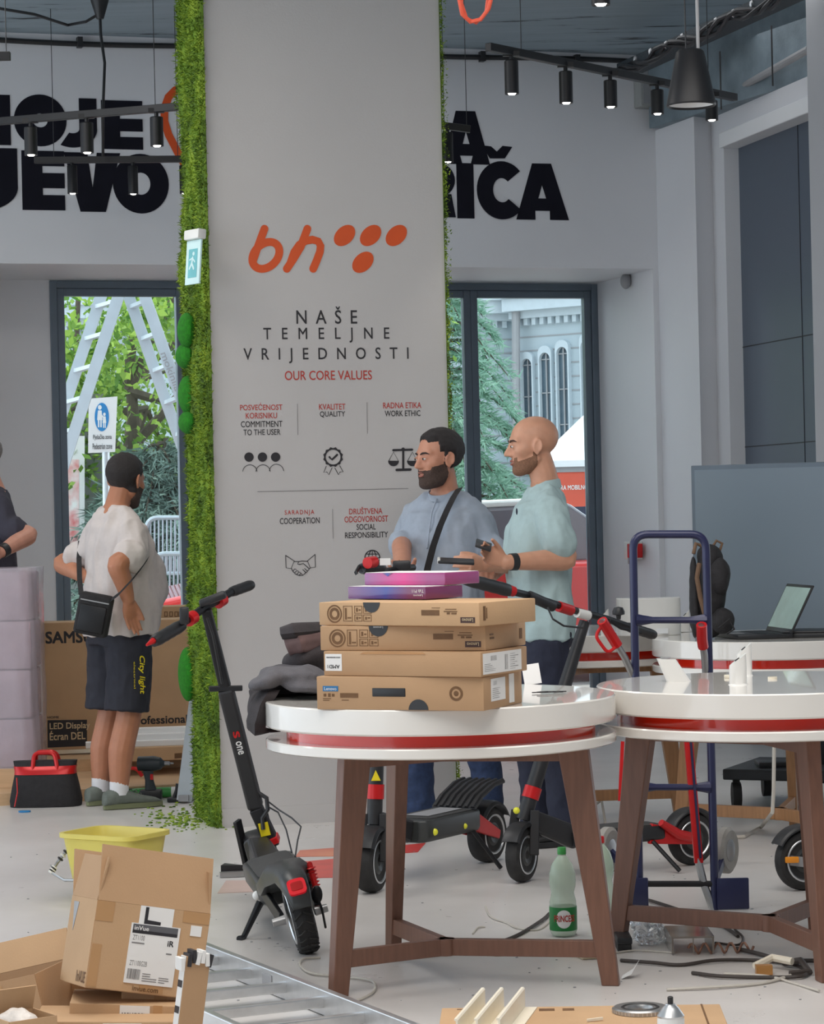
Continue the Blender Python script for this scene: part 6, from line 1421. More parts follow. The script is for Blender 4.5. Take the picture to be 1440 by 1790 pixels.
# right reveal of the window
rv0 = FRONT.pt(tR1, 0); rv1 = GLASSP.pt(glR1, 0); dv = (rv1 - rv0).normalized(); RV = Plane(rv0, math.degrees(math.atan2(dv.y, dv.x)) + 180)
h_ = RV.hit(1117, 962); t = thing('fire_alarm_box', 'red and white fire alarm call box on the window reveal', 'alarm box', h_); M = Matrix.Translation(h_) @ Matrix.Rotation(RV.yaw, 4, 'Z') 
if (M @ V((0, -1, 0)) - h_).x > 0: M = M @ Matrix.Rotation(PI, 4, 'Z')
b = MB(); b.box((-.03, -.03, 0), (.20, .05, .11), M, .004); b.build('back_plate', m_whitep, t); b = MB(); b.box((.08, -.06, -.0), (.10, .07, .09), M, .006); b.build('alarm_body', m_redm, t); b = MB(); b.box((.0, -.05, -.05), (.03, .05, .07), M, .004); b.build('bracket', m_grey, t)
h_ = RV.hit(1101, 492); b = MB(); b.ellip(h_ + V((-.03, -.02, -.0)), (.035, .035, .05)); b.box(h_ + V((-.01, 0, .03)), (.04, .03, .05)); tag(b.build('motion_sensor', m_grey), 'small grey motion sensor in the corner of the right window reveal', 'sensor')
# ------------------------------------------------------------------ outside the windows
def leafmat(name, c0, c1, tr=.35):
    m = bpy.data.materials.new(name); m.use_nodes = True; n = m.node_tree; b = n.nodes['Principled BSDF']; b.inputs['Roughness'].default_value = .55
    g = n.nodes.new('ShaderNodeNewGeometry'); c = n.nodes.new('ShaderNodeValToRGB'); e = c.color_ramp.elements; e[0].color = (*c0, 1); e[1].color = (*c1, 1)
    n.links.new(g.outputs['Random Per Island'], c.inputs['Fac']); n.links.new(c.outputs['Color'], b.inputs['Base Color'])
    t = n.nodes.new('ShaderNodeBsdfTranslucent'); n.links.new(c.outputs['Color'], t.inputs['Color']); mx = n.nodes.new('ShaderNodeMixShader'); mx.inputs[0].default_value = tr
    n.links.new(b.outputs[0], mx.inputs[1]); n.links.new(t.outputs[0], mx.inputs[2]); n.links.new(mx.outputs[0], n.nodes['Material Output'].inputs['Surface']); return m
m_leaf = leafmat('maple_leaves', srgb(82, 128, 50), srgb(176, 208, 96), .4); m_leaf2 = leafmat('dark_green_leaves', srgb(58, 92, 52), srgb(112, 150, 78), .3)  # second leaf set is a darker green, for the farther tree
m_needle = leafmat('spruce_needles', srgb(88, 112, 104), srgb(150, 174, 162), .2); m_cedar = leafmat('cedar_needles', srgb(122, 162, 142), srgb(170, 206, 184), .3)
m_bark = mat('tree_bark', srgb(92, 82, 70), .9, var=.25, scale=14, bump=.4)
rn = random.Random(21)
def rdir(r): return V((r.gauss(0, 1), r.gauss(0, 1), r.gauss(0, 1))).normalized()
def leaf(bm, p, s, r):
    d = rdir(r); u = d.cross(rdir(r)).normalized(); a = p - d * s; b = p + u * s * .55; c = p + d * s; e = p - u * s * .55
    bm.faces.new([bm.verts.new(q) for q in (a, b, c, e)])
def broadleaf(label, base, ht, crown, n, s, m, spread=1):
    t = thing('tree', label, 'tree', base, 0, 'trees outside the windows'); b = MB(); cl = []
    for k in range(70):
        d = rdir(rn); cl.append(V(crown[0]) + V((d.x * crown[1], d.y * crown[1] * .8, d.z * crown[2])) * rn.uniform(.35, 1) ** .5)
    for k in range(n): c = rn.choice(cl); leaf(b.bm, c + rdir(rn) * rn.uniform(0, .55), s * rn.uniform(.6, 1.2), rn)
    o = b.build('crown', m, t, smooth=0, fix=False)
    b = MB(); c0 = V(crown[0]); b.tube([V(base), V(base).lerp(c0, .5) + V((.1, 0, 0)), c0], [.10, .07, .04], 10)
    for k in range(9): q = rn.choice(cl); b.tube([V(base).lerp(c0, rn.uniform(.5, .9)), (c0 + q) / 2 + V((0, 0, -.1)), q], [.05, .03, .012], 6)
    b.build('trunk', m_bark, t)
broadleaf('bright green leafy tree behind the ladder outside the left window', at(215, 1050, 23.5), 4, (at(225, 610, 23.5), 2.6, 1.75), 26000, .048, m_leaf)
broadleaf('shady green tree farther back outside the left window', at(90, 1050, 31), 5, (at(140, 640, 31), 5.2, 3.6), 15000, .13, m_leaf2)
def conifer(label, base, top, rad, n, m, droop, ln=.10, g='trees outside the windows', squeeze=1.0):
    t = thing('conifer', label, 'tree', base, 0, g); base, top = V(base), V(top); b = MB(); w_ = MB(); H = top.z - base.z
    for k in range(n):
        f = (k + .5) / n; z = base.z + H * (.05 + .93 * f); L = rad * (1 - f) ** .75 + .12; a = k * 2.399 + rn.uniform(-.3, .3); d = V((math.cos(a), math.sin(a) * squeeze, 0)); p0 = V((base.x, base.y, z)); pts = []
        for i in range(9): s = i / 8; pts.append(p0 + d * (L * s) + V((0, 0, -droop * L * s * s + .10 * L * math.sin(s * 3))))
        w_.tube(pts, [.022 * (1 - i / 10) for i in range(9)], 5)
        for q in range(int(70 * L / .9)):
            s = rn.uniform(.12, 1); i = min(7, int(s * 8)); p = pts[i].lerp(pts[i + 1], s * 8 - i); side = V((-d.y, d.x, 0)) * rn.choice((-1, 1)); td = (d * .6 + side * rn.uniform(.2, 1) + V((0, 0, -rn.uniform(.1, .9) * droop))).normalized(); tl = rn.uniform(.12, .32) * (1.15 - s * .5)
            for j in range(5):
                c = p + td * (tl * j / 5); o = (td + rdir(rn) * .8).normalized(); u = o.cross(rdir(rn)).normalized() * .010; e = c + o * ln * rn.uniform(.6, 1.2); b.bm.faces.new([b.bm.verts.new(x) for x in (c - u, c + u, e)])
    b.build('needles', m, t, smooth=0, fix=False); w_.tube([base, (base + top) / 2, top], [.13, .09, .02], 8); w_.build('trunk', m_bark, t); return t
conifer('grey green spruce low behind the barrier outside the left window', at(285, 1170, 22), at(290, 765, 22), 1.5, 90, m_needle, .42, .13)
conifer('drooping pale green cedar outside the right window', at(785, 1080, 27), at(770, 380, 27), 1.35, 100, m_cedar, .55, .12)
# step ladder beyond the left window
m_aluo = mat('bright_aluminium', srgb(196, 204, 210), .4, metal=.4, var=.05)
lt = thing('step_ladder', 'aluminium step ladder standing outside the left window', 'ladder', at(215, 1080, 18.6))
LA = lambda y, k: at((178 - (y - 515) * .335) if k == 0 else (208 - (y - 515) * .325), y, 19.5 - .35 * k)
LB = lambda y, k: at((224 + (y - 515) * .355) if k == 0 else (252 + (y - 515) * .355), y, 19.5 - .35 * k)
for f in (LA, LB):
    for k in (0, 1): b = MB(); b.bar(f(440, k), f(1075, k), .085, .030, (0, 1, 0)); b.build('rail', m_aluo, lt, smooth=0)
    for y in range(480, 1060, 56): b = MB(); b.bar(f(y, 0), f(y - 10, 1), .05, .028, (0, 0, 1)); b.build('rung', m_aluo, lt, smooth=0)
text_at('lettering', 'mokinila', m_grey, lt, Matrix.Translation(LB(650, 1) + V((0, -.05, 0))) @ Matrix.Rotation(R(90), 4, 'X') @ Matrix.Rotation(R(-70), 4, 'Z'), .30, .05, offset=.02)
b = MB(); b.bar(LA(440, 0), LB(440, 1), .10, .04); b.build('hinge_cap', m_grey, lt, smooth=0)
# pedestrian zone sign
SG = Plane(at(179, 742, 20.0), 2); st_ = thing('street_sign', 'white pedestrian zone sign with a blue oval outside the left window', 'sign', at(179, 1090, 20.0)); Ms_ = SG.mat(); q2 = lambda x, y: SG.tz(x, y)
b = MB(); b.prism([q2(*c) for c in ((154, 792), (201, 790), (205, 693), (155, 697))], -.01, 0, Ms_); pl_ = b.build('plate', m_paper, st_, smooth=0)
m_blue = mat('sign_blue', srgb(40, 130, 190), .4); b = MB(); b.prism([q2(*c) for c in arc(178, 729, 12.5, 0, 345, 23, 25)], .0, .003, Ms_); b.build('blue_oval', m_blue, pl_, smooth=0)
b = MB(); z_ = [0.003]
def fig(x, y, s):
    b.prism([q2(*c) for c in arc(x, y - 15 * s, 3.2 * s, 0, 330, 11, 4 * s)], .003, .0045, Ms_); b.prism([q2(*c) for c in ((x - 3 * s, y - 10 * s), (x + 3 * s, y - 10 * s), (x + 4.5 * s, y + 6 * s), (x - 4.5 * s, y + 6 * s))], .003, .0045, Ms_)
    for dx in (-2, 2): b.prism([q2(*c) for c in ((x + dx * s - 1.2 * s, y + 6 * s), (x + dx * s + 1.2 * s, y + 6 * s), (x + dx * s + 1.2 * s, y + 18 * s), (x + dx * s - 1.2 * s, y + 18 * s))], .003, .0045, Ms_)
fig(174.5, 728, 1.05); fig(182.5, 735, .72); b.ribbon([q2(176, 724), q2(182, 731)], .01, .003, .0047, Ms_); b.build('figures', m_paper, pl_, smooth=0)
text_px('lettering', 'Pješačka zona', m_ink, st_, SG, 163, 759, 195, 770, lift=.004, offset=.01); text_px('lettering', 'Pedestrian zone', m_ink, st_, SG, 162, 775, 196, 785, lift=.004, offset=.01)
b = MB(); b.cyl(at(185, 790, 20.02), at(190, 1185, 20.02), .03, seg=12); b.build('pole', m_alu, st_)
# notice stand, crowd barriers, red car
m_redpr = mat('red_white_poster', srgb(240, 236, 232), .6, var=.0, scale=9, dark=srgb(222, 120, 118))
bn = thing('poster_stand', 'white and red poster stand outside at the left window edge', 'poster', at(125, 1080, 22)); b = MB(); BP = Plane(at(125, 850, 22), 8); b.prism([BP.tz(*c) for c in ((85, 1080), (148, 1080), (148, 762), (85, 762))], -.05, 0, BP.mat()); b.build('frame', m_paper, bn, smooth=0)
b = MB(); b.prism([BP.tz(*c) for c in ((85, 960), (138, 960), (138, 803), (85, 803))], 0, .004, BP.mat()); b.build('poster', m_redpr, bn, smooth=0)
b = MB(); b.box(at(163, 880, 22.4), (.22, .1, 1.9)); tag(b.build('notice_board', m_grey, smooth=0), 'grey notice board behind the sign pole outside the left window', 'board')
m_galv = mat('galvanised_steel', srgb(186, 196, 204), .4, metal=.5, var=.08)
def barrier(x0, x1, yt, yb, d, yaw, label):
    PB = Plane(at(x0, yt, d), yaw); t = thing('crowd_barrier', label, 'barrier', at(x0, yb, d), 0, 'steel crowd barriers'); Mq = PB.mat(); f = lambda x, y: Mq @ V((*PB.tz(x, y), 0))
    b = MB(); b.tube(rbend([f(x0, yb), f(x0, yt), f(x1, yt), f(x1, yb)], r=.10), .02, 8); b.tube([f(x0, yb), f(x1, yb)], .016, 8); [b.tube([f(x_, yb), V((f(x_, yb).x, f(x_, yb).y, .19))], .02, 8) for x_ in (x0, x1)]; b.build('frame', m_galv, t); k = 0; x = x0 + 7
    while x < x1 - 3: b = MB(); b.cyl(f(x, yt), f(x, yb), .008, seg=6); b.build('bar', m_galv, t); x += 7.2; k += 1
barrier(256, 350, 905, 1002, 20.5, 4, 'steel crowd barrier outside, the one farther from the left window'); barrier(268, 352, 968, 1060, 20.0, -3, 'steel crowd barrier outside just behind the red car')
cr = V((-.02, 18.55, .20)); car = thing('car', 'red car parked outside, its bonnet showing over the big carton', 'car', cr); m_car = mat('red_car_paint', srgb(216, 52, 48), .2, coat=1, var=.03); m_cglass = mat('car_glass', srgb(120, 112, 118), .08, coat=1)
prof = [(-2.0, .28), (-2.02, .55), (-1.95, .66), (-1.2, .80), (-1.0, .84), (1.75, .86), (1.98, .70), (2.02, .40), (1.98, .26)]
ca_, sa_ = math.cos(R(14)), math.sin(R(14)); Mc = Matrix(((ca_, 0, -sa_, cr.x), (sa_, 0, ca_, cr.y), (0, 1, 0, cr.z), (0, 0, 0, 1))); b = MB(); b.prism(prof, -.8, .8, Mc); b.build('body', m_car, car, smooth=40, bevel=.05)
b = MB(); b.prism([(-.95, .82), (-.45, 1.22), (1.0, 1.26), (1.6, .84)], -.66, .66, Mc); cab = b.build('windows', m_cglass, car, smooth=40, bevel=.03); b = MB(); b.prism([(-.46, 1.215), (.98, 1.255), (.9, 1.30), (-.35, 1.27)], -.66, .66, Mc); b.build('roof', m_paper, car, smooth=40, bevel=.02)
for x in (-1.3, 1.3):
    for y in (-.72, .72): b = MB(); tyre(b, Mc @ V((x, .30, y)), V((-sa_, ca_, 0)), .30, .18, 28); wq = b.build('wheel', m_rubber, car); b = MB(); b.lathe([(.01, -.1), (.17, -.08), (.17, .08), (.01, .1)], Mc @ V((x, .30, y)), (-sa_, ca_, 0), 20); b.build('hubcap', m_alu, wq)
# white tent
tp_ = thing('market_tent', 'white market tent with red printed side outside the right window', 'tent', at(980, 1080, 24)); m_tent = mat('white_tent_cloth', srgb(236, 238, 240), .7, var=.02); m_tred = mat('red_tent_wall', srgb(214, 92, 70), .7, var=.06); m_tdk = mat('dark_blue_banner', srgb(52, 56, 76), .7)
TP = Plane(at(940, 808, 24), -4); w3 = 2.4; z0 = TP.tz(935, 806)[1]; Mt_ = TP.mat(); b = MB(); pk = Mt_ @ V((w3 / 2, z0 + .95, -w3 / 2)); cs = [Mt_ @ V((x, z0, o)) for x, o in ((0, 0), (w3, 0), (w3, -w3), (0, -w3))]
rings = []
for k in range(7): f = k / 6; g_ = (1 - f) ** 1.35; rings.append([pk.lerp(c, 1) * 0 + V((pk.x + (c.x - pk.x) * (1 - f) + 0, pk.y + (c.y - pk.y) * (1 - f), z0 + .95 * (1 - g_))) for c in cs])
b.loft(rings); b.prism([(0, z0 - .06), (w3, z0 - .06), (w3, z0), (0, z0)], -.02, 0, Mt_); b.build('roof', m_tent, tp_, smooth=30)
b = MB(); b.prism([(.15, z0 - .11), (w3, z0 - .11), (w3, z0 - .06), (.15, z0 - .06)], -.06, -.03, Mt_); b.build('beam', m_grey, tp_, smooth=0)
zr0 = TP.tz(990, 886)[1]; b = MB(); b.prism([(.02, zr0), (w3, zr0), (w3, z0 - .11), (.02, z0 - .11)], -.06, -.04, Mt_); b.build('red_side', m_tred, tp_, smooth=0)
b = MB(); b.prism([(.30, TP.tz(990, 945)[1]), (w3, TP.tz(990, 945)[1]), (w3, zr0), (.30, zr0)], -.06, -.04, Mt_); b.build('dark_side', m_tdk, tp_, smooth=0)
text_px('lettering', 'DOBRA MOBILNOST', m_paper, tp_, TP, 963, 848, 1036, 856, lift=-.035, offset=.02); text_px('lettering', 'PRIJAVI', m_paper, tp_, TP, 1006, 908, 1034, 915, lift=-.035, offset=.02); text_px('lettering', 'GOVOR', m_paper, tp_, TP, 1004, 918, 1034, 924, lift=-.035, offset=.02)
for x in (.05, w3 - .05): b = MB(); b.bar(Mt_ @ V((x, .25, -.03)), Mt_ @ V((x, z0, -.03)), .05, .05); b.build('post', m_galv, tp_, smooth=0)
# grand building across the street
m_bld = mat('grey_stone_facade', srgb(178, 190, 196), .8, var=.05, scale=1.2, bump=.1); m_bld2 = mat('stone_moulding', srgb(196, 206, 212), .8, var=.04); m_bdark = mat('old_window_glass', srgb(74, 92, 104), .2, var=.2, scale=2)
bld = thing('building', 'grey stone building with tall arched windows across the street', 'building', at(905, 1050, 45)); FB = Plane(at(905, 800, 45), -38); FA = Plane(at(905, 800, 45) + V((.0, .35, 0)), 8)
b = MB(); b.prism([(-9, -.2), (0, -.2), (0, 14), (-9, 14)], -1, 0, FA.mat()); b.build('wall', m_bld, bld, smooth=0)
b = MB(); b.prism([(0, -.2), (7, -.2), (7, 14), (0, 14)], -1, 0, FB.mat()); wb = b.build('wall', m_bld, bld, smooth=0)
gm_ = MB()
for y in range(595, 1000, 24): z = FA.tz(860, y)[1]; gm_.prism([(-9, z), (-.05, z), (-.05, z + .025), (-9, z + .025)], 0, .01, FA.mat()); gm_.prism([(0.02, z), (7, z), (7, z + .025), (0.02, z + .025)], 0, .01, FB.mat())
gm_.build('masonry_joints', m_grey, bld, smooth=0)
for PL, a, c in ((FA, -9, 0), (FB, 0, 7)):
    zc = FA.tz(880, 562)[1]; b = MB(); b.prism([(a, zc), (c, zc), (c, zc + .12), (a, zc + .12)], 0, .18, PL.mat()); b.prism([(a, zc + .12), (c, zc + .12), (c, zc + .34), (a, zc + .34)], 0, .38, PL.mat()); b.prism([(a, zc + .34), (c, zc + .34), (c, zc + .42), (a, zc + .42)], 0, .46, PL.mat()); co_ = b.build('cornice', m_bld2, bld, smooth=0)
    b = MB(); k = a + .1
    while k < c - .1: b.prism([(k, zc - .12), (k + .08, zc - .12), (k + .08, zc), (k, zc)], 0, .12, PL.mat()); k += .17
    b.build('dentils', m_bld2, co_, smooth=0)
b = MB(); b.cyl(at(903, 1050, 44.7), at(901, 380, 44.7), .075, seg=10); b.build('downpipe', m_grey, bld)
for cx, yt, hw in ((925, 628, 9), (957, 618, 9.5), (987, 608, 9.5), (1030, 596, 10)):
    t0, zt = FB.tz(cx - hw, yt + 12); t1, _ = FB.tz(cx + hw, yt + 12); zb = FB.tz(cx, 805)[1]; r_ = (t1 - t0) / 2; c_ = (t0 + t1) / 2
    out = [(t0, zb), (t1, zb)] + [(c_ + r_ * math.cos(R(a)), zt + r_ * 1.1 * math.sin(R(a))) for a in range(0, 181, 15)]
    b = MB(); b.prism(out, .0, .02, FB.mat()); wn = b.build('arched_window', m_bdark, bld, smooth=0)
    o2 = [(c_ + (x - c_) * 1.22, z + (.12 if z > zb + .01 else -.05)) for x, z in out]; b = MB(); b.ringprism(o2, out, 0, .10, FB.mat()); b.build('surround', m_bld2, wn, smooth=0)
    b = MB(); b.prism([(c_ - .012, zb), (c_ + .012, zb), (c_ + .012, zt + r_), (c_ - .012, zt + r_)], .02, .05, FB.mat())
    for z in np.linspace(zb, zt, 4)[1:]: b.prism([(t0, z), (t1, z), (t1, z + .02), (t0, z + .02)], .02, .045, FB.mat())
    b.build('glazing_bars', m_grey, wn, smooth=0)
    b = MB(); b.prism([(t0 - .15, zb - .16), (t1 + .15, zb - .16), (t1 + .15, zb - .05), (t0 - .15, zb - .05)], 0, .2, FB.mat()); b.build('sill', m_bld2, wn, smooth=0)
# ------------------------------------------------------------------ left side of the shop
pz = .06; e0, e1 = at(-120, 1390, 12.75), at(345, 1390, 13.15)
b = MB(); b.prism([(e0.x, e0.y), (e1.x, e1.y), (e1.x - .2, e1.y + 2.6), (e0.x - .9, e0.y + 2.6)], .0, pz); struct(b.build('window_platform', m_ply, smooth=0), 'low pale plywood platform in the left window', 'platform')
def leaning_box(name, label, cat, x0, x1, yb, yt, d, yaw, depth, m):
    PB = Plane(at(x0, yb, d), yaw); t0, z0 = PB.tz(x0, yb); t1, _ = PB.tz(x1, yb); _, z1 = PB.tz(x0, yt); t = thing(name, label, cat, PB.pt((t0 + t1) / 2, z0)); b = MB(); b.prism([(t0, z0), (t1, z0), (t1, z1), (t0, z1)], -depth, 0, PB.mat()); b.build('carton_body', m, t, smooth=0, bevel=.004); return t, PB
# flat cartons lie on the platform, the big display carton stands on them
zf = .150
t, PB = leaning_box('flat_carton', 'long flat cardboard carton lying on the platform under the white light strips', 'box', 195, 352, 1333, 1309, 13.55, 10, .50, m_card2)
t.location.z = t.location.z
b = MB(); b.prism([PB.tz(*q) for q in ((305, 1326), (318, 1325), (318, 1316), (305, 1317))], .0001, .001, PB.mat()); b.build('print_marks', m_print, t, smooth=0)
b = MB(); q = at(150, 1338, 13.9); b.prism([(q.x - .28, q.y - .05), (q.x + .65, q.y + .12), (q.x + .62, q.y + .5), (q.x - .31, q.y + .33)], pz + .001, .125); tag(b.build('timber', m_ply, smooth=0), 'pale timber block under the big display carton', 'timber')
sb_, SB = leaning_box('display_carton', 'big brown display carton behind the man in the white t-shirt', 'box', 76, 372, 1312, 1089, 14.15, 8, .26, m_card2)
text_px('lettering', 'SAMSUNG', m_ink, sb_, SB, 80, 1103, 205, 1123, offset=.035)
b = MB(); b.prism([SB.tz(*q) for q in ((83, 1307), (152, 1304), (152, 1258), (83, 1259))], .0001, .0015, SB.mat()); b.build('black_label', m_ink, sb_, smooth=0)
b = MB(); b.prism([SB.tz(*q) for q in ((205, 1304), (226, 1303), (226, 1252), (205, 1253))], .0001, .0015, SB.mat()); b.build('black_label', m_ink, sb_, smooth=0)
text_px('lettering', 'HOME', m_ink, sb_, SB, 83, 1252, 103, 1256, offset=.02); text_px('lettering', 'LED Display', m_labeltext, sb_, SB, 87, 1263, 157, 1277, lift=.002, offset=.02); text_px('lettering', 'Écran DEL', m_labeltext, sb_, SB, 87, 1277, 149, 1293, lift=.002, offset=.02)
text_px('lettering', 'Professional Display', m_ink, sb_, SB, 228, 1250, 396, 1268, offset=.03); text_px('lettering', 'Écran professionnel', m_ink, sb_, SB, 228, 1270, 396, 1288, offset=.03)
sb2, SB2 = leaning_box('display_carton', 'second display carton standing behind the big one, printed symbols at its top', 'box', 258, 380, 1312, 1061, 14.6, 8, .22, m_card2)
b = MB()
for x in (287, 296, 305, 312): b.ringprism([SB2.tz(*q) for q in ((x, 1078), (x + 6, 1078), (x + 6, 1069), (x, 1069))], [SB2.tz(*q) for q in ((x + 1.2, 1076.8), (x + 4.8, 1076.8), (x + 4.8, 1070.2), (x + 1.2, 1070.2))], .0001, .0015, SB2.mat())
b.build('handling_symbols', m_print, sb2, smooth=0)
for k, (x0, x1, yb, yt, dd, n) in enumerate(((150, 345, 1309, 1298, 13.60, 'lower'), (205, 345, 1297, 1285, 13.66, 'middle'), (215, 345, 1285, 1274, 13.72, 'upper'))):
    t, PB = leaning_box('light_strip_box', n + ' long white carton stacked before the big display carton', 'box', x0, x1, yb, yt, dd, 8, .07, m_paper); t['group'] = 'long white cartons'
    b = MB(); b.prism([PB.tz(*q) for q in ((218, yb - 2), (236, yb - 2.3), (236, yt + 2), (218, yt + 2.3))], .0001, .0012, PB.mat()); b.build('purple_label', mat('purple_label%d' % k, srgb(120, 60, 96), .6), t, smooth=0)
# wrapped stack at the left edge
m_wrap = mat('mauve_wrapped_goods', srgb(172, 150, 160), .45, var=.16, scale=5, stretch=(1, 1, 3)); m_film = mat('clear_stretch_film', srgb(222, 212, 222), .12, var=.05, scale=10, bump=.6, bscale=14, spec=.8); 
n_ = m_film.node_tree; bs = n_.nodes['Principled BSDF']; bs.inputs['Alpha'].default_value = .42
wp = at(-16, 1150, 13.1); t = thing('wrapped_stack', 'stack of goods wrapped in clear film at the left edge of the picture', 'wrapped stack', (wp.x, wp.y, .06))
for k in range(4): b = MB(); b.box((wp.x, wp.y + .22, .06 + .10 + .125 + .25 * k), (.40 - .01 * (k % 2), .36, .245), bev=.012); b.build('wrapped_box', m_wrap, t)
b = MB(); rings = []
for j in range(26):
    z = .15 + 1.03 * j / 25; ring = []
    for i in range(40): a = 2 * PI * i / 40; x, y = superpts(40, .235, .225, 5)[i]; f = 1 + .02 * math.sin(i * 2.3 + j * .35) + .02 * noise.noise(V((i * .7, j * .18, 1))); ring.append(V((wp.x + x * f * .97, wp.y + .22 + y * f * .9, z)))
    rings.append(ring)
b.loft(rings); b.build('stretch_film', m_film, t, smooth=70)
b = MB(); b.box((wp.x, wp.y + .22, .11), (.44, .42, .098)); b.build('base_board', m_ply, t, smooth=0)
cloth_blob('crumpled_cloth', m_hoodie, None, [(onz(58, 1350, .06) + V((0, .0, .045)), (.09, .08, .045), (0, 0, 0)), (onz(30, 1360, .06) + V((0, 0, .03)), (.08, .08, .03), (0, 0, 0))], .01, .02, 10, 2, 3)
tag(bpy.data.objects['crumpled_cloth'], 'crumpled grey cloth at the foot of the wrapped stack', 'cloth')
# tool bag
tb0 = onz(76, 1412); t = thing('tool_bag', 'black and red tool bag on the floor beside the man in shorts', 'tool bag', tb0); b = MB(); rings = []
for z, hx, hy in ((0, .175, .10), (.03, .178, .105), (.10, .165, .095), (.17, .15, .07), (.205, .155, .05), (.225, .16, .035)): rings.append([tb0 + V((x, y + .10, z)) for x, y in superpts(28, hx, hy, 3.5)])
b.loft(rings); b.build('bag_body', m_bag, t, smooth=50)
b = MB(); b.loft([[tb0 + V((x, y + .10, z)) for x, y in superpts(28, hx, hy, 3.5)] for z, hx, hy in ((.16, .154, .076), (.175, .152, .072), (.19, .155, .064), (.20, .157, .056))]); b.build('red_trim', m_redm, t, smooth=50)
for s in (-1, 1): b = MB(); b.tube(rbend([tb0 + V((-.06, .10 + s * .06, .08)), tb0 + V((-.055, .10 + s * .055, .20)), tb0 + V((-.05, .10 + s * .03, .265)), tb0 + V((.05, .10 + s * .03, .265)), tb0 + V((.065, .10 + s * .055, .20)), tb0 + V((.075, .10 + s * .065, .08))], r=.03), .011, 8); b.build('handle', m_redm, t)
b = MB(); b.tube([tb0 + V((-.13, .01, .15)), tb0 + V((-.125, -.01, .08)), tb0 + V((-.14, -.015, .01))], .003, 6); b.build('red_cord', m_redm, t)
# drill
dp = onz(264, 1399); t = thing('cordless_drill', 'dark cordless drill standing upright on its battery', 'drill', dp); m_drill = mat('dark_teal_plastic', srgb(46, 54, 58), .45)
b = MB(); b.box(dp + V((0, 0, .028)), (.11, .075, .052), bev=.008); b.build('battery', m_black, t)
b = MB(); b.loft([[dp + V((x + ox, y, z)) for x, y in superpts(16, hx, hy, 3)] for z, ox, hx, hy in ((.05, .0, .03, .022), (.10, -.006, .022, .018), (.15, -.012, .026, .02))]); b.build('grip', m_drill, t, smooth=50)
b = MB(); b.lathe([(.012, -.055), (.036, -.050), (.038, .03), (.030, .065), (.018, .075), (.012, .085)], dp + V((-.01, 0, .185)), (1, -.15, 0), 24); b.build('motor_housing', m_drill, t); b = MB(); b.lathe([(.010, .085), (.010, .11), (.004, .115), (.004, .13)], dp + V((-.01, 0, .185)), (1, -.15, 0), 12); b.build('chuck', m_steel, t)
b = MB(); b.box(dp + V((.008, -.02, .12)), (.014, .01, .028)); b.build('trigger', m_redm, t, smooth=0)
# level, red handle, small tool, ladder foot, blue scrap
p0, p1 = at(208, 1391, 13.0), at(292, 1386, 13.1); p0.z = p1.z = pz + .03 if p0.y > 12.98 else .03
p0, p1 = onz(205, 1398) + V((0, 0, .028)), onz(300, 1394) + V((0, 0, .028)); t = thing('spirit_level', 'green tube with blue end lying behind the drill', 'tube', p0); b = MB(); b.cyl(p0, p1, .026, seg=16); b.build('tube', m_green, t); b = MB(); b.cyl(p0 + V((-.06, 0, 0)), p0, .027, seg=16); b.build('blue_end', m_blue, t); b = MB(); b.cyl(p1, p1 + V((.04, 0, 0)), .0265, seg=16); b.build('white_end', m_whitep, t)
p0 = onz(204, 1390) + V((0, .22, pz)); b = MB(); b.tube(rbend([p0 + V((-.02, 0, .012)), p0 + V((.0, 0, .055)), p0 + V((.08, 0, .055)), p0 + V((.11, 0, .012))], r=.02), .010, 8); tag(b.build('red_tool_handle', m_redm), 'red tool handle lying behind the grey sneakers', 'tool')
p0 = onz(305, 1402); t = thing('small_tool', 'small dark hand tool on the floor before the ladder foot', 'tool', p0); b = MB(); b.box(p0 + V((0, 0, .012)), (.07, .045, .024), bev=.006); b.build('tool_head', m_black, t); b = MB(); b.tube([p0 + V((0, 0, .02)), p0 + V((.012, 0, .06)), p0 + V((.02, 0, .09))], [.012, .009, .012], 10); b.build('grip', m_black, t)
l0 = onz(322, 1403); t = thing('leaning_ladder', 'aluminium ladder leaning behind the pillar, its foot on the floor', 'ladder', l0); L0, L1 = l0 + V((0, 0, .01)), l0 + V((.28, .05, 1.9)); U = V((.0, .34, 0)); b = MB(); b.bar(L0, L1, .03, .075, (1, 0, 0)); b.build('rail', m_aluo, t, smooth=0); b = MB(); b.bar(L0 + U, L1 + U, .03, .075, (1, 0, 0)); b.build('rail', m_aluo, t, smooth=0)
for k in range(6): q = L0.lerp(L1, .07 + k * .16); b = MB(); b.bar(q, q + U, .05, .03, (1, 0, 0)); b.build('rung', m_aluo, t, smooth=0)
b = MB(); b.box(L0 + V((0, 0, .015)), (.05, .09, .03)); b.build('foot', m_grey, t, smooth=0)
q = onz(43, 1420); b = MB(); b.loft([[q + V((x, y, z)) for x, y in superpts(10, .03, .02)] for z in (0.001, .008)]); tag(b.build('blue_scrap', m_blue), 'tiny blue plastic scrap on the floor before the tool bag', 'scrap')
# moss crumbs and cellophane at the foot of the pillar
b = MB(); rc = random.Random(8)
for k in range(320):
    p = onz(rc.gauss(330, 36), rc.gauss(1432, 10)); s = rc.uniform(.004, .012); b.ellip(p + V((0, 0, s * .3)), (s, s * .7, s * .4), seg=5, rings=3)
tag(b.build('moss_crumbs', m_moss, smooth=0), 'moss crumbs scattered on the floor at the foot of the pillar', 'crumbs', kind='stuff')
m_clear = mat('clear_plastic', (.86, .88, .9), .08, var=.02, trans=.85, bump=.5, bscale=30)
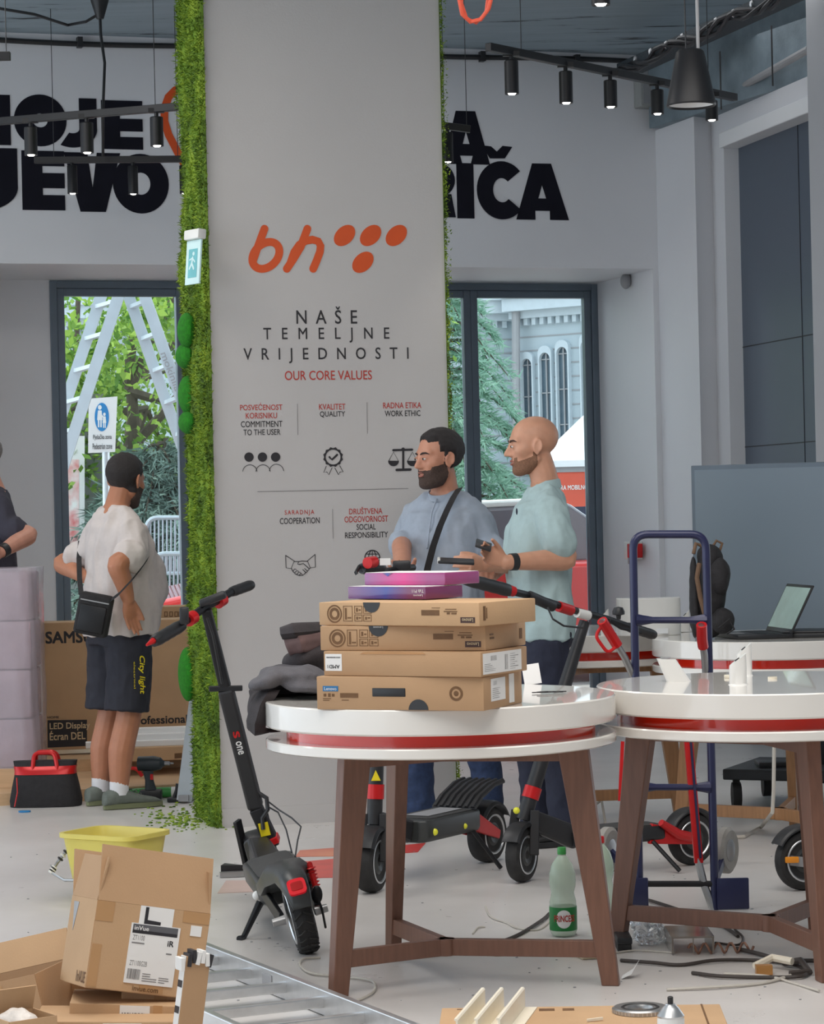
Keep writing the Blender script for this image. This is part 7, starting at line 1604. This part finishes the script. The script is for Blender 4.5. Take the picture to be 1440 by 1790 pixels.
# yellow bucket
bk = onz(203, 1578); yb_ = 9.6; t = thing('bucket', 'yellow rectangular mop bucket behind the open carton', 'bucket', V((bk.x, bk.y, 0))); Mk = Matrix.Translation(V((bk.x, bk.y, 0))) @ Matrix.Rotation(R(-32), 4, 'Z'); bh = .265
def rr2(hx, hy, z): return [Mk @ V((x, y, z)) for x, y in superpts(40, hx, hy, 6)]
b = MB(); b.loft([rr2(.125, .095, 0), rr2(.165, .128, bh - .02), rr2(.178, .140, bh - .016), rr2(.178, .140, bh), rr2(.165, .128, bh), rr2(.160, .123, bh - .02), rr2(.122, .092, .02)]); b.build('bucket_body', m_yellow, t, smooth=40)
b = MB(); hp = [Mk @ V((x, y, z)) for x, y, z in ((-.17, -.06, .20), (-.20, -.09, .15), (-.19, -.14, .12), (-.10, -.17, .10), (.08, -.175, .11), (.16, -.12, .18))]; b.tube(hp, .006, 8); b.build('bail', m_steel, t)
for k in range(9): b = MB(); s = k / 8; q0_ = hp[0].lerp(hp[2], s); b.lathe([(.010, -.004), (.013, 0), (.010, .004)], hp[1].lerp(hp[2], s) if k > 3 else hp[0].lerp(hp[1], s * 2), (hp[1] - hp[0]), 10); b.build('grip_ring', m_black if k % 2 else m_whitep, t)
# ------------------------------------------------------------------ foreground: open carton on a heap of boxes
m_bubble = mat('white_packing_foil', srgb(222, 214, 206), .3, var=.1, scale=30, bump=.5, bscale=50)
d = 6.25
oc = at(236, 1655, d); Mo = Matrix.Translation(oc) @ Matrix.Rotation(R(24), 4, 'Z') @ Matrix.Rotation(R(11.5), 4, 'Y') @ Matrix.Rotation(R(-4), 4, 'X'); W_, D_, H_ = .285, .20, .205; th = .004
t = thing('open_carton', 'open cardboard carton with white shipping label on top of the box heap', 'box', oc)
b = MB()
for c, s in (((0, -D_ / 2, 0), (W_, th, H_)), ((0, D_ / 2, 0), (W_, th, H_)), ((-W_ / 2, 0, 0), (th, D_, H_)), ((W_ / 2, 0, 0), (th, D_, H_)), ((0, 0, -H_ / 2), (W_, D_, th))): b.box(c, s, Mo)
b.build('carton_body', m_card2, t, smooth=0)
def flap(name, hinge, ang, size, axis, sgn):
    b = MB(); Mf = Mo @ Matrix.Translation(hinge) @ Matrix.Rotation(ang, 4, axis)
    b.box((0, 0, size[2] / 2), size, Mf); return b.build(name, m_card, t, smooth=0)
flap('front_flap', (0, -D_ / 2, H_ / 2), R(-13), (W_, th, .135), 'X', 1)
flap('back_flap', (0, D_ / 2, H_ / 2), R(-22), (W_, th, .12), 'X', 1)
flap('side_flap', (-W_ / 2, 0, H_ / 2), R(8), (th, D_ * .97, .105), 'Y', 1)
flap('side_flap', (W_ / 2, 0, H_ / 2), R(-8), (th, D_ * .97, .10), 'Y', 1)
Fo = Mo @ Matrix(((1, 0, 0, 0), (0, 0, -1, -D_ / 2 - th / 2), (0, 1, 0, 0), (0, 0, 0, 1))); Lo = Mo @ Matrix(((0, 0, -1, -W_ / 2 - th / 2), (-1, 0, 0, 0), (0, 1, 0, 0), (0, 0, 0, 1)))
def patch(M, x0, y0, x1, y1, m, name, z=.001, par=None): b = MB(); b.prism([(x0, y0), (x1, y0), (x1, y1), (x0, y1)], .0002, z, M); return b.build(name, m, par or t, smooth=0)
m_clrtape = mat('clear_brown_tape', srgb(184, 142, 98), .3, var=.05)
patch(Fo, -.145, .055, -.10, H_ / 2, m_clrtape, 'tape'); patch(Fo, .075, .075, .142, H_ / 2, m_clrtape, 'tape'); patch(Fo, -.142, -.10, -.118, .0, m_clrtape, 'tape'); patch(Fo, -.01, -.10, .05, -.055, m_clrtape, 'tape')
patch(Fo, -.035, .045, .050, H_ / 2, m_paper, 'paper_tape', .0015); b = MB(); b.prism([(-.022, .10), (-.014, .10), (-.014, .070), (.02, .068), (.02, .05), (-.022, .055)], .0016, .0022, Fo); b.build('black_mark', m_ink, t, smooth=0)
lab = patch(Fo, -.052, -.082, .072, .060, m_paper, 'shipping_label', .0025); patch(Fo, -.048, .037, .066, .058, mat('label_grey_band', srgb(92, 92, 96), .6), 'label_band', .003); patch(Fo, -.048, .0365, .066, .044, m_ink, 'label_band', .0031)
text_at('lettering', 'inVue', m_paper, t, Fo @ Matrix.Translation((-.026, .049, .0022)), .036, .010, offset=.02)
text_at('lettering', 'ZT1100', m_line, t, Fo @ Matrix.Translation((-.030, .026, .0016)), .030, .012); text_at('lettering', 'iR', m_ink, t, Fo @ Matrix.Translation((.052, .020, .0016)), .015, .013, offset=.03); text_at('lettering', 'ZT1100G2B', m_line, t, Fo @ Matrix.Translation((-.022, -.034, .0016)), .044, .012)
b = MB()
for x0, y0, x1, y1 in barcode(-.046, -.072, -.014, -.048, 14, 9) + textrows(-.008, -.076, .03, -.054, 4, 2) + textrows(.034, -.076, .062, -.06, 3, 1) + [(-.046, .012, -.014, .015), (.044, -.006, .058, -.003)]: b.prism([(x0, y0), (x1, y0), (x1, y1), (x0, y1)], .0026, .0032, Fo)
b.build('label_print', m_line, t, smooth=0)
patch(Fo, .098, .045, .126, .070, m_paper, 'small_sticker', .002)
text_at('lettering', 'invue.com', m_print, t, Fo @ Matrix.Translation((.005, -.093, .0005)), .065, .011, offset=.02); text_at('lettering', 'InVUE', m_print, t, Lo @ Matrix.Translation((.062, -.082, .0005)), .066, .026, offset=.02)
b = MB(); b.prism([(-.075, .09), (-.035, .09), (-.055, .02)], .0002, .001, Lo); b.build('dark_arrow', m_grey, t, smooth=0)
HG = 'small cartons in the heap under the open carton'
def hbox(x0, x1, yt, yb, d, yaw, depth, label, m=m_card2, roll=0, sticker=None, tape=None):
    p0, p1 = at(x0, yb, d), at(x1, yb, d); w_ = (p1 - p0).length; h_ = (yb - yt) * d / FPX; c = (p0 + p1) / 2 + V((0, 0, h_ / 2)); M = Matrix.Translation(c) @ Matrix.Rotation(R(yaw), 4, 'Z') @ Matrix.Rotation(R(roll), 4, 'Y'); t = thing('carton', label, 'box', c + V((0, 0, -h_ / 2)), 0, HG)
    b = MB(); b.box((0, depth / 2, 0), (w_, depth, h_), M, .002); b.build('carton_body', m, t, smooth=0); Fm = M @ Matrix(((1, 0, 0, 0), (0, 0, -1, 0), (0, 1, 0, 0), (0, 0, 0, 1)))
    if sticker: b = MB(); a, e_, f, g = sticker; b.prism([(w_ * a, h_ * e_), (w_ * f, h_ * e_), (w_ * f, h_ * g), (w_ * a, h_ * g)], .0002, .001, Fm); s_ = b.build('label', m_paper, t, smooth=0); b = MB(); [b.prism([(q[0], q[1]), (q[2], q[1]), (q[2], q[3]), (q[0], q[3])], .0011, .0016, Fm) for q in barcode(w_ * (a + .02), h_ * (e_ + .1), w_ * (f - .05), h_ * (e_ + (g - e_) * .45), 9, 3)]; b.build('label_print', m_line, t, smooth=0)
    if tape: b = MB(); a, f = tape; b.prism([(w_ * a, -h_ / 2), (w_ * f, -h_ / 2), (w_ * f, h_ / 2), (w_ * a, h_ / 2)], .0001, .0008, Fm); b.build('tape', m_clrtape, t, smooth=0)
    return t
hbox(213, 326, 1726, 1766, 6.20, 6, .16, 'small carton directly under the open carton, its right side taped', roll=3, tape=(.0, .2))
hbox(150, 222, 1722, 1758, 6.34, 30, .14, 'shadowed carton under the left end of the open carton', m_card)
hbox(122, 316, 1756, 1786, 6.12, 4, .18, 'carton with a white barcode label, second from the top of the heap', roll=4, sticker=(-.05, -.3, .22, .45), tape=(.25, .33))
hbox(60, 310, 1786, 1850, 6.02, 3, .20, 'carton cut by the lower edge of the picture, beneath the barcode carton', roll=2, sticker=(-.02, -.1, .25, .45)); hbox(45, 330, 1850, 1900, 6.05, 2, .22, 'lowest carton of the heap, standing on the floor below the picture')
# striped taped carton at the heap's right, standing on edge
q0 = at(306, 1800, 5.95); t = thing('taped_carton', 'narrow carton with torn black and white striped tape leaning at the right of the heap', 'box', q0); Ms2 = Matrix.Translation(at(336, 1728, 6.0)) @ Matrix.Rotation(R(28), 4, 'Z') @ Matrix.Rotation(R(9), 4, 'Y')
b = MB(); b.box((0, 0, -.03), (.062, .03, .21), Ms2, .002); b.build('carton_body', m_card, t, smooth=0)
for k in range(7):
    b = MB(); b.box((-.032 + k * .0105, -.004 + .003 * (k % 2), .079 - .010 * abs(k - 3.5) * .5), (.0098, .036, .030), Ms2 @ Matrix.Rotation(R(8 * (k % 3 - 1)), 4, 'Y'), .001); b.build('tape_stripe', m_ink if k % 2 else m_paper, t, smooth=0)
b = MB()
b.box((-.0315, 0, -.02), (.0012, .028, .19), Ms2); b.build('paper_edge', m_paper, t, smooth=0)
for z in (.05, .01, -.05): b = MB(); b.box((-.0325, 0, z), (.0012, .024, .016), Ms2); b.build('black_mark', m_ink, t, smooth=0)
# big open carton at the left edge
t = thing('open_carton', 'large open carton cut by the left edge of the picture', 'box', at(50, 1800, 6.2)); Mb2 = Matrix.Translation(at(30, 1790, 6.35)) @ Matrix.Rotation(R(-14), 4, 'Z') @ Matrix.Rotation(R(-13), 4, 'Y')
b = MB()
for c, s in (((0, -.11, 0), (.25, .004, .24)), ((0, .11, 0), (.25, .004, .24)), ((.125, 0, 0), (.004, .22, .24)), ((-.125, 0, 0), (.004, .22, .24)), ((0, 0, -.12), (.25, .22, .004))): b.box(c, s, Mb2)
b.build('carton_body', m_card, t, smooth=0)
b = MB(); b.box((0, 0, .04), (.25, .004, .08), Mb2 @ Matrix.Translation((0, .11, .12)) @ Matrix.Rotation(R(-25), 4, 'X')); b.build('back_flap', m_card2, t, smooth=0)
b = MB(); b.box((.02, -.1125, .06), (.03, .001, .10), Mb2); b.build('tape', m_clrtape, t, smooth=0)
t = thing('small_open_box', 'small open orange brown box with white packing foil in the lower left corner', 'box', at(40, 1800, 5.9)); Mb3 = Matrix.Translation(at(38, 1812, 5.95)) @ Matrix.Rotation(R(35), 4, 'Z')
b = MB()
for c, s in (((0, -.06, 0), (.12, .003, .10)), ((0, .06, 0), (.12, .003, .10)), ((.06, 0, 0), (.003, .12, .10)), ((-.06, 0, 0), (.003, .12, .10)), ((0, 0, -.05), (.12, .12, .003))): b.box(c, s, Mb3)
b.build('carton_body', m_card2, t, smooth=0)
b = MB(); b.box((0, 0, .03), (.118, .003, .06), Mb3 @ Matrix.Translation((0, .06, .05)) @ Matrix.Rotation(R(20), 4, 'X')); b.build('flap', m_card2, t, smooth=0)
cloth_blob('packing_foil', m_bubble, t, [(Mb3 @ V((-.01, 0, .03)), (.05, .05, .035), (0, 0, 0))], .006, .01, 20, 2, 4)

# ------------------------------------------------------------------ ladder lying on the floor
t = thing('lying_ladder', 'aluminium ladder lying flat on the floor in the foreground', 'ladder', onz(440, 1760)); a0, a1 = onz(356, 1688), onz(612, 1792); dl = (a1 - a0).normalized(); a0 = a0 - dl * .25; a1 = a1 + dl * .42; wv = V((-dl.y, dl.x, 0)); wv = wv if wv.x < 0 else -wv; wv = wv * .40
for k in (0, 1):
    b = MB(); b.bar(a0 + wv * k + V((0, 0, .038)), a1 + wv * k + V((0, 0, .038)), .024, .072, (0, 0, 1), ); 
    b.build('rail', m_alu, t, smooth=0, bevel=.003)
k = .12
while k < (a1 - a0).length: q = a0 + dl * k; b = MB(); b.bar(q + V((0, 0, .040)), q + wv + V((0, 0, .040)), .030, .030, (0, 0, 1)); b.build('rung', m_alu, t, smooth=0, bevel=.004); k += .27
b = MB(); q = a0 + wv + dl * .95; nn2 = V((-wv.x, -wv.y, 0)).normalized(); b.box((0, 0, 0), (.07, .002, .035), Matrix.Translation(a0 + dl * .80 + wv * .0 + V((0, 0, .04)) + wv.normalized() * .0135) @ Matrix.Rotation(math.atan2(dl.y, dl.x), 4, 'Z')); b.build('rating_label', m_grey, t, smooth=0)

# ------------------------------------------------------------------ flat carton with profiles, disc and spray can
zt_ = .14; t = thing('flat_carton', 'flat cardboard carton at the lower edge carrying white profiles', 'box', onz(1010, 1780)); f0, f1 = onz(772, 1762, zt_), onz(1258, 1755, zt_); e_ = (f1 - f0).normalized(); bk_ = V((e_.y, -e_.x, 0)); b = MB(); w_ = (f1 - f0).length; Mf = Matrix(((e_.x, -bk_.x, 0, f0.x), (e_.y, -bk_.y, 0, f0.y), (0, 0, 1, 0), (0, 0, 0, 1)))
b.prism([(0, 0), (w_, 0), (w_, -.33), (0, -.33)], .0, zt_, Mf); b.build('carton_body', m_card2, t, smooth=0, bevel=.003)
b = MB()
for x0, y0, x1, y1 in [(.19, -.06, .23, -.03), (.25, -.06, .29, -.03), (.31, -.06, .34, -.03), (.04, -.03, .10, -.02), (.05, -.10, .09, -.09), (.50, -.02, .60, -.015)]: b.prism([(x0, y0), (x1, y0), (x1, y1), (x0, y1)], zt_, zt_ + .0006, Mf)
b.build('print_marks', m_print, t, smooth=0)
b = MB(); b.prism([(w_ - .05, -.33), (w_ - .045, -.33), (w_ - .045, 0), (w_ - .05, 0)], zt_, zt_ + .001, Mf); b.build('lid_seam', m_print, t, smooth=0)
for k, (x, n) in enumerate(((.110, 'left'), (.158, 'middle'), (.212, 'right'))):
    b = MB(); p0 = Mf @ V((x, -.015, zt_)); p1 = Mf @ V((x - .06, -.42, zt_)); dv = (p1 - p0).normalized(); sd_ = V((-dv.y, dv.x, 0)); rings = []
    L_ = [(-.002, 0), (.034, 0), (.034, .003), (.003, .003), (.003, .050), (.0, .054), (-.006, .054), (-.006, .050), (-.002, .048)]
    for p in (p0, p1): rings.append([p + sd_ * x_ + V((0, 0, z_)) for x_, z_ in L_])
    b.loft(rings); tag(b.build('white_profile', m_cream, smooth=0), n + ' one of three cream white plastic profiles lying on the flat carton', 'profile', 'cream plastic profiles')
c_ = onz(1119, 1769, zt_); t = thing('metal_disc', 'round ribbed metal disc lying on the flat carton', 'disc', c_); b = MB(); b.lathe([(.030, .004), (.034, .012), (.066, .014), (.070, .010), (.070, .001), (.030, .0)], c_, seg=64, cap=False, closed=True); b.build('ring', m_steel, t)
for k in range(40): b = MB() if k == 0 else b; a = 2 * PI * k / 40; b.box(c_ + V((.0705 * math.cos(a), .0705 * math.sin(a), .006)), (.003, .003, .009), None)
b.build('ribs', m_alu, t, smooth=0); b = MB(); b.lathe([(.040, .0125), (.045, .015), (.050, .0125)], c_, seg=48, cap=False); b.build('inner_ring', m_black, t)
sc_ = at(1171, 1790, 6.22); sc_ = V((sc_.x, 6.20, 0)); t = thing('spray_can', 'spray can top with black nozzle at the lower edge of the picture', 'spray can', sc_); b = MB(); b.lathe([(.032, .0), (.033, .003), (.033, .185), (.031, .192)], sc_, seg=32); b.build('can_body', m_whitep, t)
b = MB(); b.lathe([(.032, .190), (.033, .194), (.031, .197), (.020, .213), (.013, .219), (.012, .222)], sc_, seg=32); b.build('dome', m_alu, t); b = MB(); b.lathe([(.006, .22), (.007, .225), (.007, .238), (.004, .24)], sc_, seg=14); b.build('nozzle', m_black, t)
b = MB(); p = onz(1040, 1786, zt_); b.bar(p + V((-.02, 0, .004)), p + V((.02, .01, .006)), .006, .006); tag(b.build('wood_splinter', m_cream, smooth=0), 'pale splinter lying on the flat carton', 'splinter')

# ------------------------------------------------------------------ bottles and things under the tables
def bottle(px, py, label, mcap, mbody, mlab, text=None):
    p = onz(px, py); t = thing('plastic_bottle', label, 'bottle', p, 0, 'plastic bottles on the floor')
    prof = [(.030, .0), (.040, .006), (.0455, .02), (.0455, .10), (.0445, .115), (.041, .13), (.038, .145), (.043, .165), (.0445, .185), (.043, .21), (.034, .24), (.018, .262), (.0135, .268), (.0135, .280)]
    b = MB(); b.lathe(prof, p, seg=36); b.build('bottle_body', mbody, t)
    b = MB(); b.lathe([(.0145, .272), (.0148, .274), (.0148, .292), (.013, .295)], p, seg=24); b.build('cap', mcap, t)
    if mlab:
        b = MB(); b.lathe([(.0459, .022), (.0462, .024), (.0462, .098), (.0459, .10)], p, seg=36, cap=False); lb = b.build('label', mlab, t)
        Mt = Matrix.Translation(p + V((.002, -.0466, .062))) @ Matrix.Rotation(R(90), 4, 'X')
        b = MB(); b.loft([[V((.0467 * math.sin(k * .14), -.0467 * math.cos(k * .14), .062 + s_ * .030 * math.sqrt(max(0.004, 1 - (k / 4.2) ** 2)))) + p for k in range(-4, 5)] for s_ in (-1, 1)], cap=False); b.bm.faces.ensure_lookup_table(); b.build('label_oval', m_paper, lb, smooth=0)
        me = text_at('lettering', text, m_redtext, t, Mt @ Matrix.Translation((0, .002, 0)), .074, .021, offset=.03, lift=.0012)
        for v in me.data.vertices: a = v.co.x / .0475; v.co.x, v.co.y = .0475 * math.sin(a), -.0475 * math.cos(a)
    return t
m_pet = bpy.data.materials.new('pale_green_bottle_plastic'); m_pet.use_nodes = True; n = m_pet.node_tree; pb = n.nodes['Principled BSDF']; pb.inputs['Base Color'].default_value = (*srgb(198, 218, 196), 1); pb.inputs['Roughness'].default_value = .1; pb.inputs['Alpha'].default_value = .55
nz_ = n.nodes.new('ShaderNodeTexNoise'); nz_.inputs['Scale'].default_value = 60; bp2 = n.nodes.new('ShaderNodeBump'); bp2.inputs['Strength'].default_value = .1; n.links.new(nz_.outputs['Fac'], bp2.inputs['Height']); n.links.new(bp2.outputs['Normal'], pb.inputs['Normal'])
m_greenlab = mat('green_bottle_label', srgb(26, 122, 56), .4, var=.12, scale=30)
bottle(985, 1636, 'green labelled plastic bottle with green cap under the front table', m_green, m_pet, m_greenlab, 'PRINCESS')
bottle(1052, 1612, 'clear plastic bottle with red cap behind the right leg of the front table', m_redm, m_pet, None)
def flatcable(name, pts, r, m, label, cat='cable'):
    b = MB(); P = [onz(*q) + V((0, 0, r * (1 + .6 * (i % 2)))) for i, q in enumerate(pts)]; Q = []
    for i in range(len(P) - 1):
        p0, p1, p2, p3 = P[max(i - 1, 0)], P[i], P[i + 1], P[min(i + 2, len(P) - 1)]
        for k in range(8): s = k / 8; q = .5 * ((2 * p1) + (p2 - p0) * s + (2 * p0 - 5 * p1 + 4 * p2 - p3) * s * s + (3 * p1 - p0 - 3 * p2 + p3) * s ** 3); q.z = max(q.z, r * 1.02); Q.append(q)
    Q.append(P[-1]); b.tube(Q, r, 6); return tag(b.build(name, m), label, cat, 'loose cables on the floor')
m_wcab = mat('grey_white_cable', srgb(196, 190, 180), .6, var=.08); m_bcab = mat('dark_cable', srgb(62, 54, 50), .6, var=.15)
flatcable('cable', [(612, 1757), (650, 1740), (655, 1722), (640, 1716), (600, 1710), (545, 1705), (525, 1690), (530, 1680), (560, 1676)], .004, m_wcab, 'white cable curling around the left leg of the front table')
flatcable('cable', [(718, 1667), (745, 1673), (790, 1668), (850, 1658), (900, 1640), (945, 1615), (960, 1600)], .006, m_bcab, 'dark cable running from the back table leg to the green bottle')
flatcable('cable', [(780, 1660), (830, 1666), (870, 1672), (885, 1662), (850, 1655), (800, 1657)], .003, m_wcab, 'thin white cable coil beside the dark cable under the front table')
flatcable('cable', [(848, 1585), (858, 1605), (885, 1615), (905, 1625), (940, 1627), (960, 1614)], .003, m_wcab, 'thin pale wire behind the stretcher of the front table'); flatcable('cable', [(826, 1634), (835, 1624), (848, 1622)], .003, m_wcab, 'tiny wire end behind the stretcher of the front table')
flatcable('cable', [(1085, 1682), (1140, 1688), (1190, 1690), (1250, 1684), (1320, 1682), (1380, 1690), (1410, 1700), (1400, 1712), (1340, 1712), (1260, 1712), (1210, 1704)], .006, m_bcab, 'long dark cable looped under the right table')
flatcable('cable', [(1288, 1662), (1320, 1672), (1370, 1682), (1430, 1686), (1470, 1690)], .007, m_bcab, 'thick dark cable end pointing left under the right table')
flatcable('cable', [(1165, 1733), (1250, 1730), (1330, 1722), (1382, 1710)], .005, m_wcab, 'straight white cable in front of the right table'); flatcable('cable', [(1265, 1704), (1340, 1710), (1390, 1722), (1432, 1736)], .004, m_wcab, 'white cable crossing the straight one in front of the right table')
flatcable('cable', [(1070, 1668), (1110, 1664), (1160, 1666), (1180, 1668)], .003, m_wcab, 'thin cable between the brush and the clear block'); flatcable('cable', [(1250, 1650), (1290, 1655), (1298, 1640), (1285, 1625), (1330, 1618), (1370, 1622)], .004, m_bcab, 'cable curl right of the clear block')
flatcable('cable', [(1090, 1566), (1140, 1580), (1200, 1598), (1260, 1622), (1290, 1640)], .006, m_bcab, 'dark cable running past the hand truck toe plates')
b = MB(); b.tube([at(1353, 1300, 10.6), at(1352, 1380, 10.6), at(1350, 1420, 10.6), V((*onz(1330, 1450).xy, .01)), V((*onz(1300, 1466).xy, .008)), V((*onz(1265, 1468).xy, .008))], .008, 8); tag(b.build('cable', m_wcab), 'white cable hanging from the rear right table to the floor', 'cable', 'loose cables on the floor')
b = MB(); b.tube(rbend([V((*onz(1030, 1440).xy, .008)), V((*onz(1035, 1430).xy, .05)), V((*onz(1052, 1425).xy, .07)), V((*onz(1058, 1442).xy, .01))], r=.03), .006, 8); tag(b.build('cable', m_wcab), 'grey cable loop on the floor behind the front table', 'cable', 'loose cables on the floor')
q0, q1 = onz(965, 1663) + V((0, 0, .01)), onz(1012, 1661) + V((0, 0, .01)); t = thing('utility_knife', 'yellow utility knife on the floor before the green bottle', 'knife', q0); b = MB(); b.bar(q0 + (q1 - q0) * .2, q1, .018, .016); b.build('handle', mat('yellow_orange_plastic', srgb(240, 172, 30), .4), t, smooth=0, bevel=.003); b = MB(); b.bar(q0 - (q1 - q0) * .08, q0 + (q1 - q0) * .25, .012, .010, w1=.017, h1=.014); b.build('slider', m_black, t, smooth=0)
q = onz(1032, 1676); b = MB(); b.box(q + V((0, .02, .014)), (.065, .07, .026), Matrix.Translation(q) @ Matrix.Rotation(R(15), 4, 'Z') @ Matrix.Translation(-q), .002); tag(b.build('wood_block', mat('pale_wood_offcut', srgb(190, 174, 146), .7, var=.12, scale=30), smooth=0), 'small pale wood offcut beside the right leg of the front table', 'wood block')
q = onz(1092, 1712); b = MB(); b.loft([[q + V((-.01, 0, .001)), q + V((-.005, .05, .001)), q + V((-.005, .05, .002)), q + V((-.01, 0, .002))], [q + V((.02, .0, .014)), q + V((.03, .05, .022)), q + V((.03, .05, .023)), q + V((.02, 0, .015))], [q + V((.035, 0, .04)), q + V((.05, .05, .05)), q + V((.05, .05, .051)), q + V((.035, 0, .041))]]); tag(b.build('paper_scrap', m_paper), 'curled white paper scrap at the foot of the front table', 'paper')
q = onz(1090, 1660); t = thing('brush', 'black dusting brush on the floor under the right table', 'brush', q); b = MB(); b.box(q + V((0, .02, .035)), (.05, .14, .024), bev=.006); b.build('handle', m_black, t); b = MB(); b.box(q + V((0, .02, .012)), (.044, .13, .022)); b.build('bristles', m_rubber, t, smooth=0)
cloth_blob('plastic_bag', m_clear, None, [(onz(1138, 1655) + V((0, .05, .032)), (.055, .06, .03), (0, 0, 0)), (onz(1158, 1650) + V((0, .05, .02)), (.04, .06, .018), (0, 0, 0)), (onz(1128, 1640) + V((0, .12, .034)), (.04, .05, .03), (0, 0, 0))], .008, .02, 22, 1, 6); tag(bpy.data.objects['plastic_bag'], 'crumpled clear plastic bag on the floor under the right table', 'bag')
q = onz(1212, 1670); m_acr = mat('dusty_acrylic', srgb(170, 160, 150), .15, var=.1, scale=20, trans=.5); t = thing('clear_block', 'dusty clear acrylic box on the floor under the right table', 'box', q); b = MB(); b.box(q + V((0, .12, .055)), (.135, .22, .006)); b.build('lid', m_acr, t, smooth=0)
for s in (-1, 1): b = MB(); b.box(q + V((s * .064, .12, .028)), (.006, .22, .05)); b.build('side', m_acr, t, smooth=0)
b = MB(); b.box(q + V((0, .0, .03)), (.004, .006, .05)); b.build('divider', m_acr, t, smooth=0)
m_coil = mat('copper_brown_coil', srgb(150, 110, 90), .4, var=.1, metal=.3)
b = MB(); q = onz(1215, 1668); b.tube([q + V((.013 * k / 2.2 - .02 + .0 , .012 * math.cos(k * .9), .018 + .016 * math.sin(k * .9))) for k in range(36)], .004, 6); tag(b.build('coil_spring', m_coil), 'brown spring coil in front of the clear acrylic box', 'spring')
t = thing('cable_tangle', 'small heap of connectors and cable ends under the right table', 'cables', onz(1350, 1700)); 
b = MB(); b.tube([onz(1320, 1700) + V((0, 0, .02)), onz(1350, 1694) + V((0, 0, .035)), onz(1385, 1698) + V((0, 0, .03))], .012, 8); b.build('connector_strip', m_cream, t); b = MB(); b.box(onz(1335, 1704) + V((0, 0, .016)), (.05, .03, .028)); b.build('connector', m_tape, t, smooth=0); b = MB(); b.tube([onz(1370, 1690) + V((0, 0, .012)), onz(1400, 1696) + V((0, 0, .03)), onz(1415, 1706) + V((0, 0, .012)), onz(1380, 1708) + V((0, 0, .01))], .010, 8); b.build('cable_end', m_bcab, t)
# printed sheets on the floor behind the scooter
def sheet(pts, m, label, z=.002):
    b = MB(); P = [onz(*q) for q in pts]; b.prism([(p.x, p.y) for p in P], .0005, z); return tag(b.build('printed_sheet', m, smooth=0), label, 'sheet', 'printed sheets on the floor')
m_sheet = mat('red_printed_sheet', srgb(216, 70, 56), .3, var=.2, scale=5); m_sheet2 = mat('orange_printed_sheet', srgb(236, 150, 108), .3, var=.0, scale=3.5, dark=srgb(206, 80, 70)); m_sheet3 = mat('pale_pink_sheet', srgb(214, 186, 176), .3, var=.1, scale=4)
sheet([(516, 1508), (592, 1501), (592, 1534), (520, 1536)], m_sheet, 'glossy red printed sheet on the floor between scooter and table leg'); sheet([(386, 1532), (440, 1506), (520, 1504), (505, 1530)], m_sheet2, 'orange printed sheet on the floor left of the leaning scooter'); sheet([(516, 1498), (524, 1487), (594, 1482), (594, 1497)], m_sheet2, 'orange patterned sheet on the floor behind the red sheet'); sheet([(700, 1492), (704, 1478), (744, 1474), (730, 1490)], m_sheet, 'red sheet corner showing under the middle scooter'); sheet([(380, 1562), (395, 1540), (520, 1538), (520, 1556)], m_sheet3, 'pale sheet with red edge on the floor left of the leaning scooter')
q = onz(402, 1534); t = thing('cutter_tool', 'dark cutting tool lying on the printed sheets', 'tool', q); b = MB(); b.bar(q + V((-.04, 0, .012)), q + V((.14, .03, .012)), .03, .02); b.build('blade', m_steel, t, smooth=0); b = MB(); b.prism([(q.x - .04, q.y + .06), (q.x + .05, q.y + .06), (q.x - .03, q.y + .13)], .002, .04); b.build('handle', m_black, t, smooth=0)
# dust crumbs
b = MB(); rc = random.Random(4)
for k in range(170):
    p = onz(rc.uniform(0, 1440), rc.uniform(1440, 1760)); s = rc.uniform(.002, .006); b.ellip(p + V((0, 0, s * .3)), (s, s * .7, s * .35), seg=5, rings=3)
tag(b.build('floor_crumbs', m_grey, smooth=0), 'tiny dark crumbs scattered over the pale floor', 'crumbs', kind='stuff')
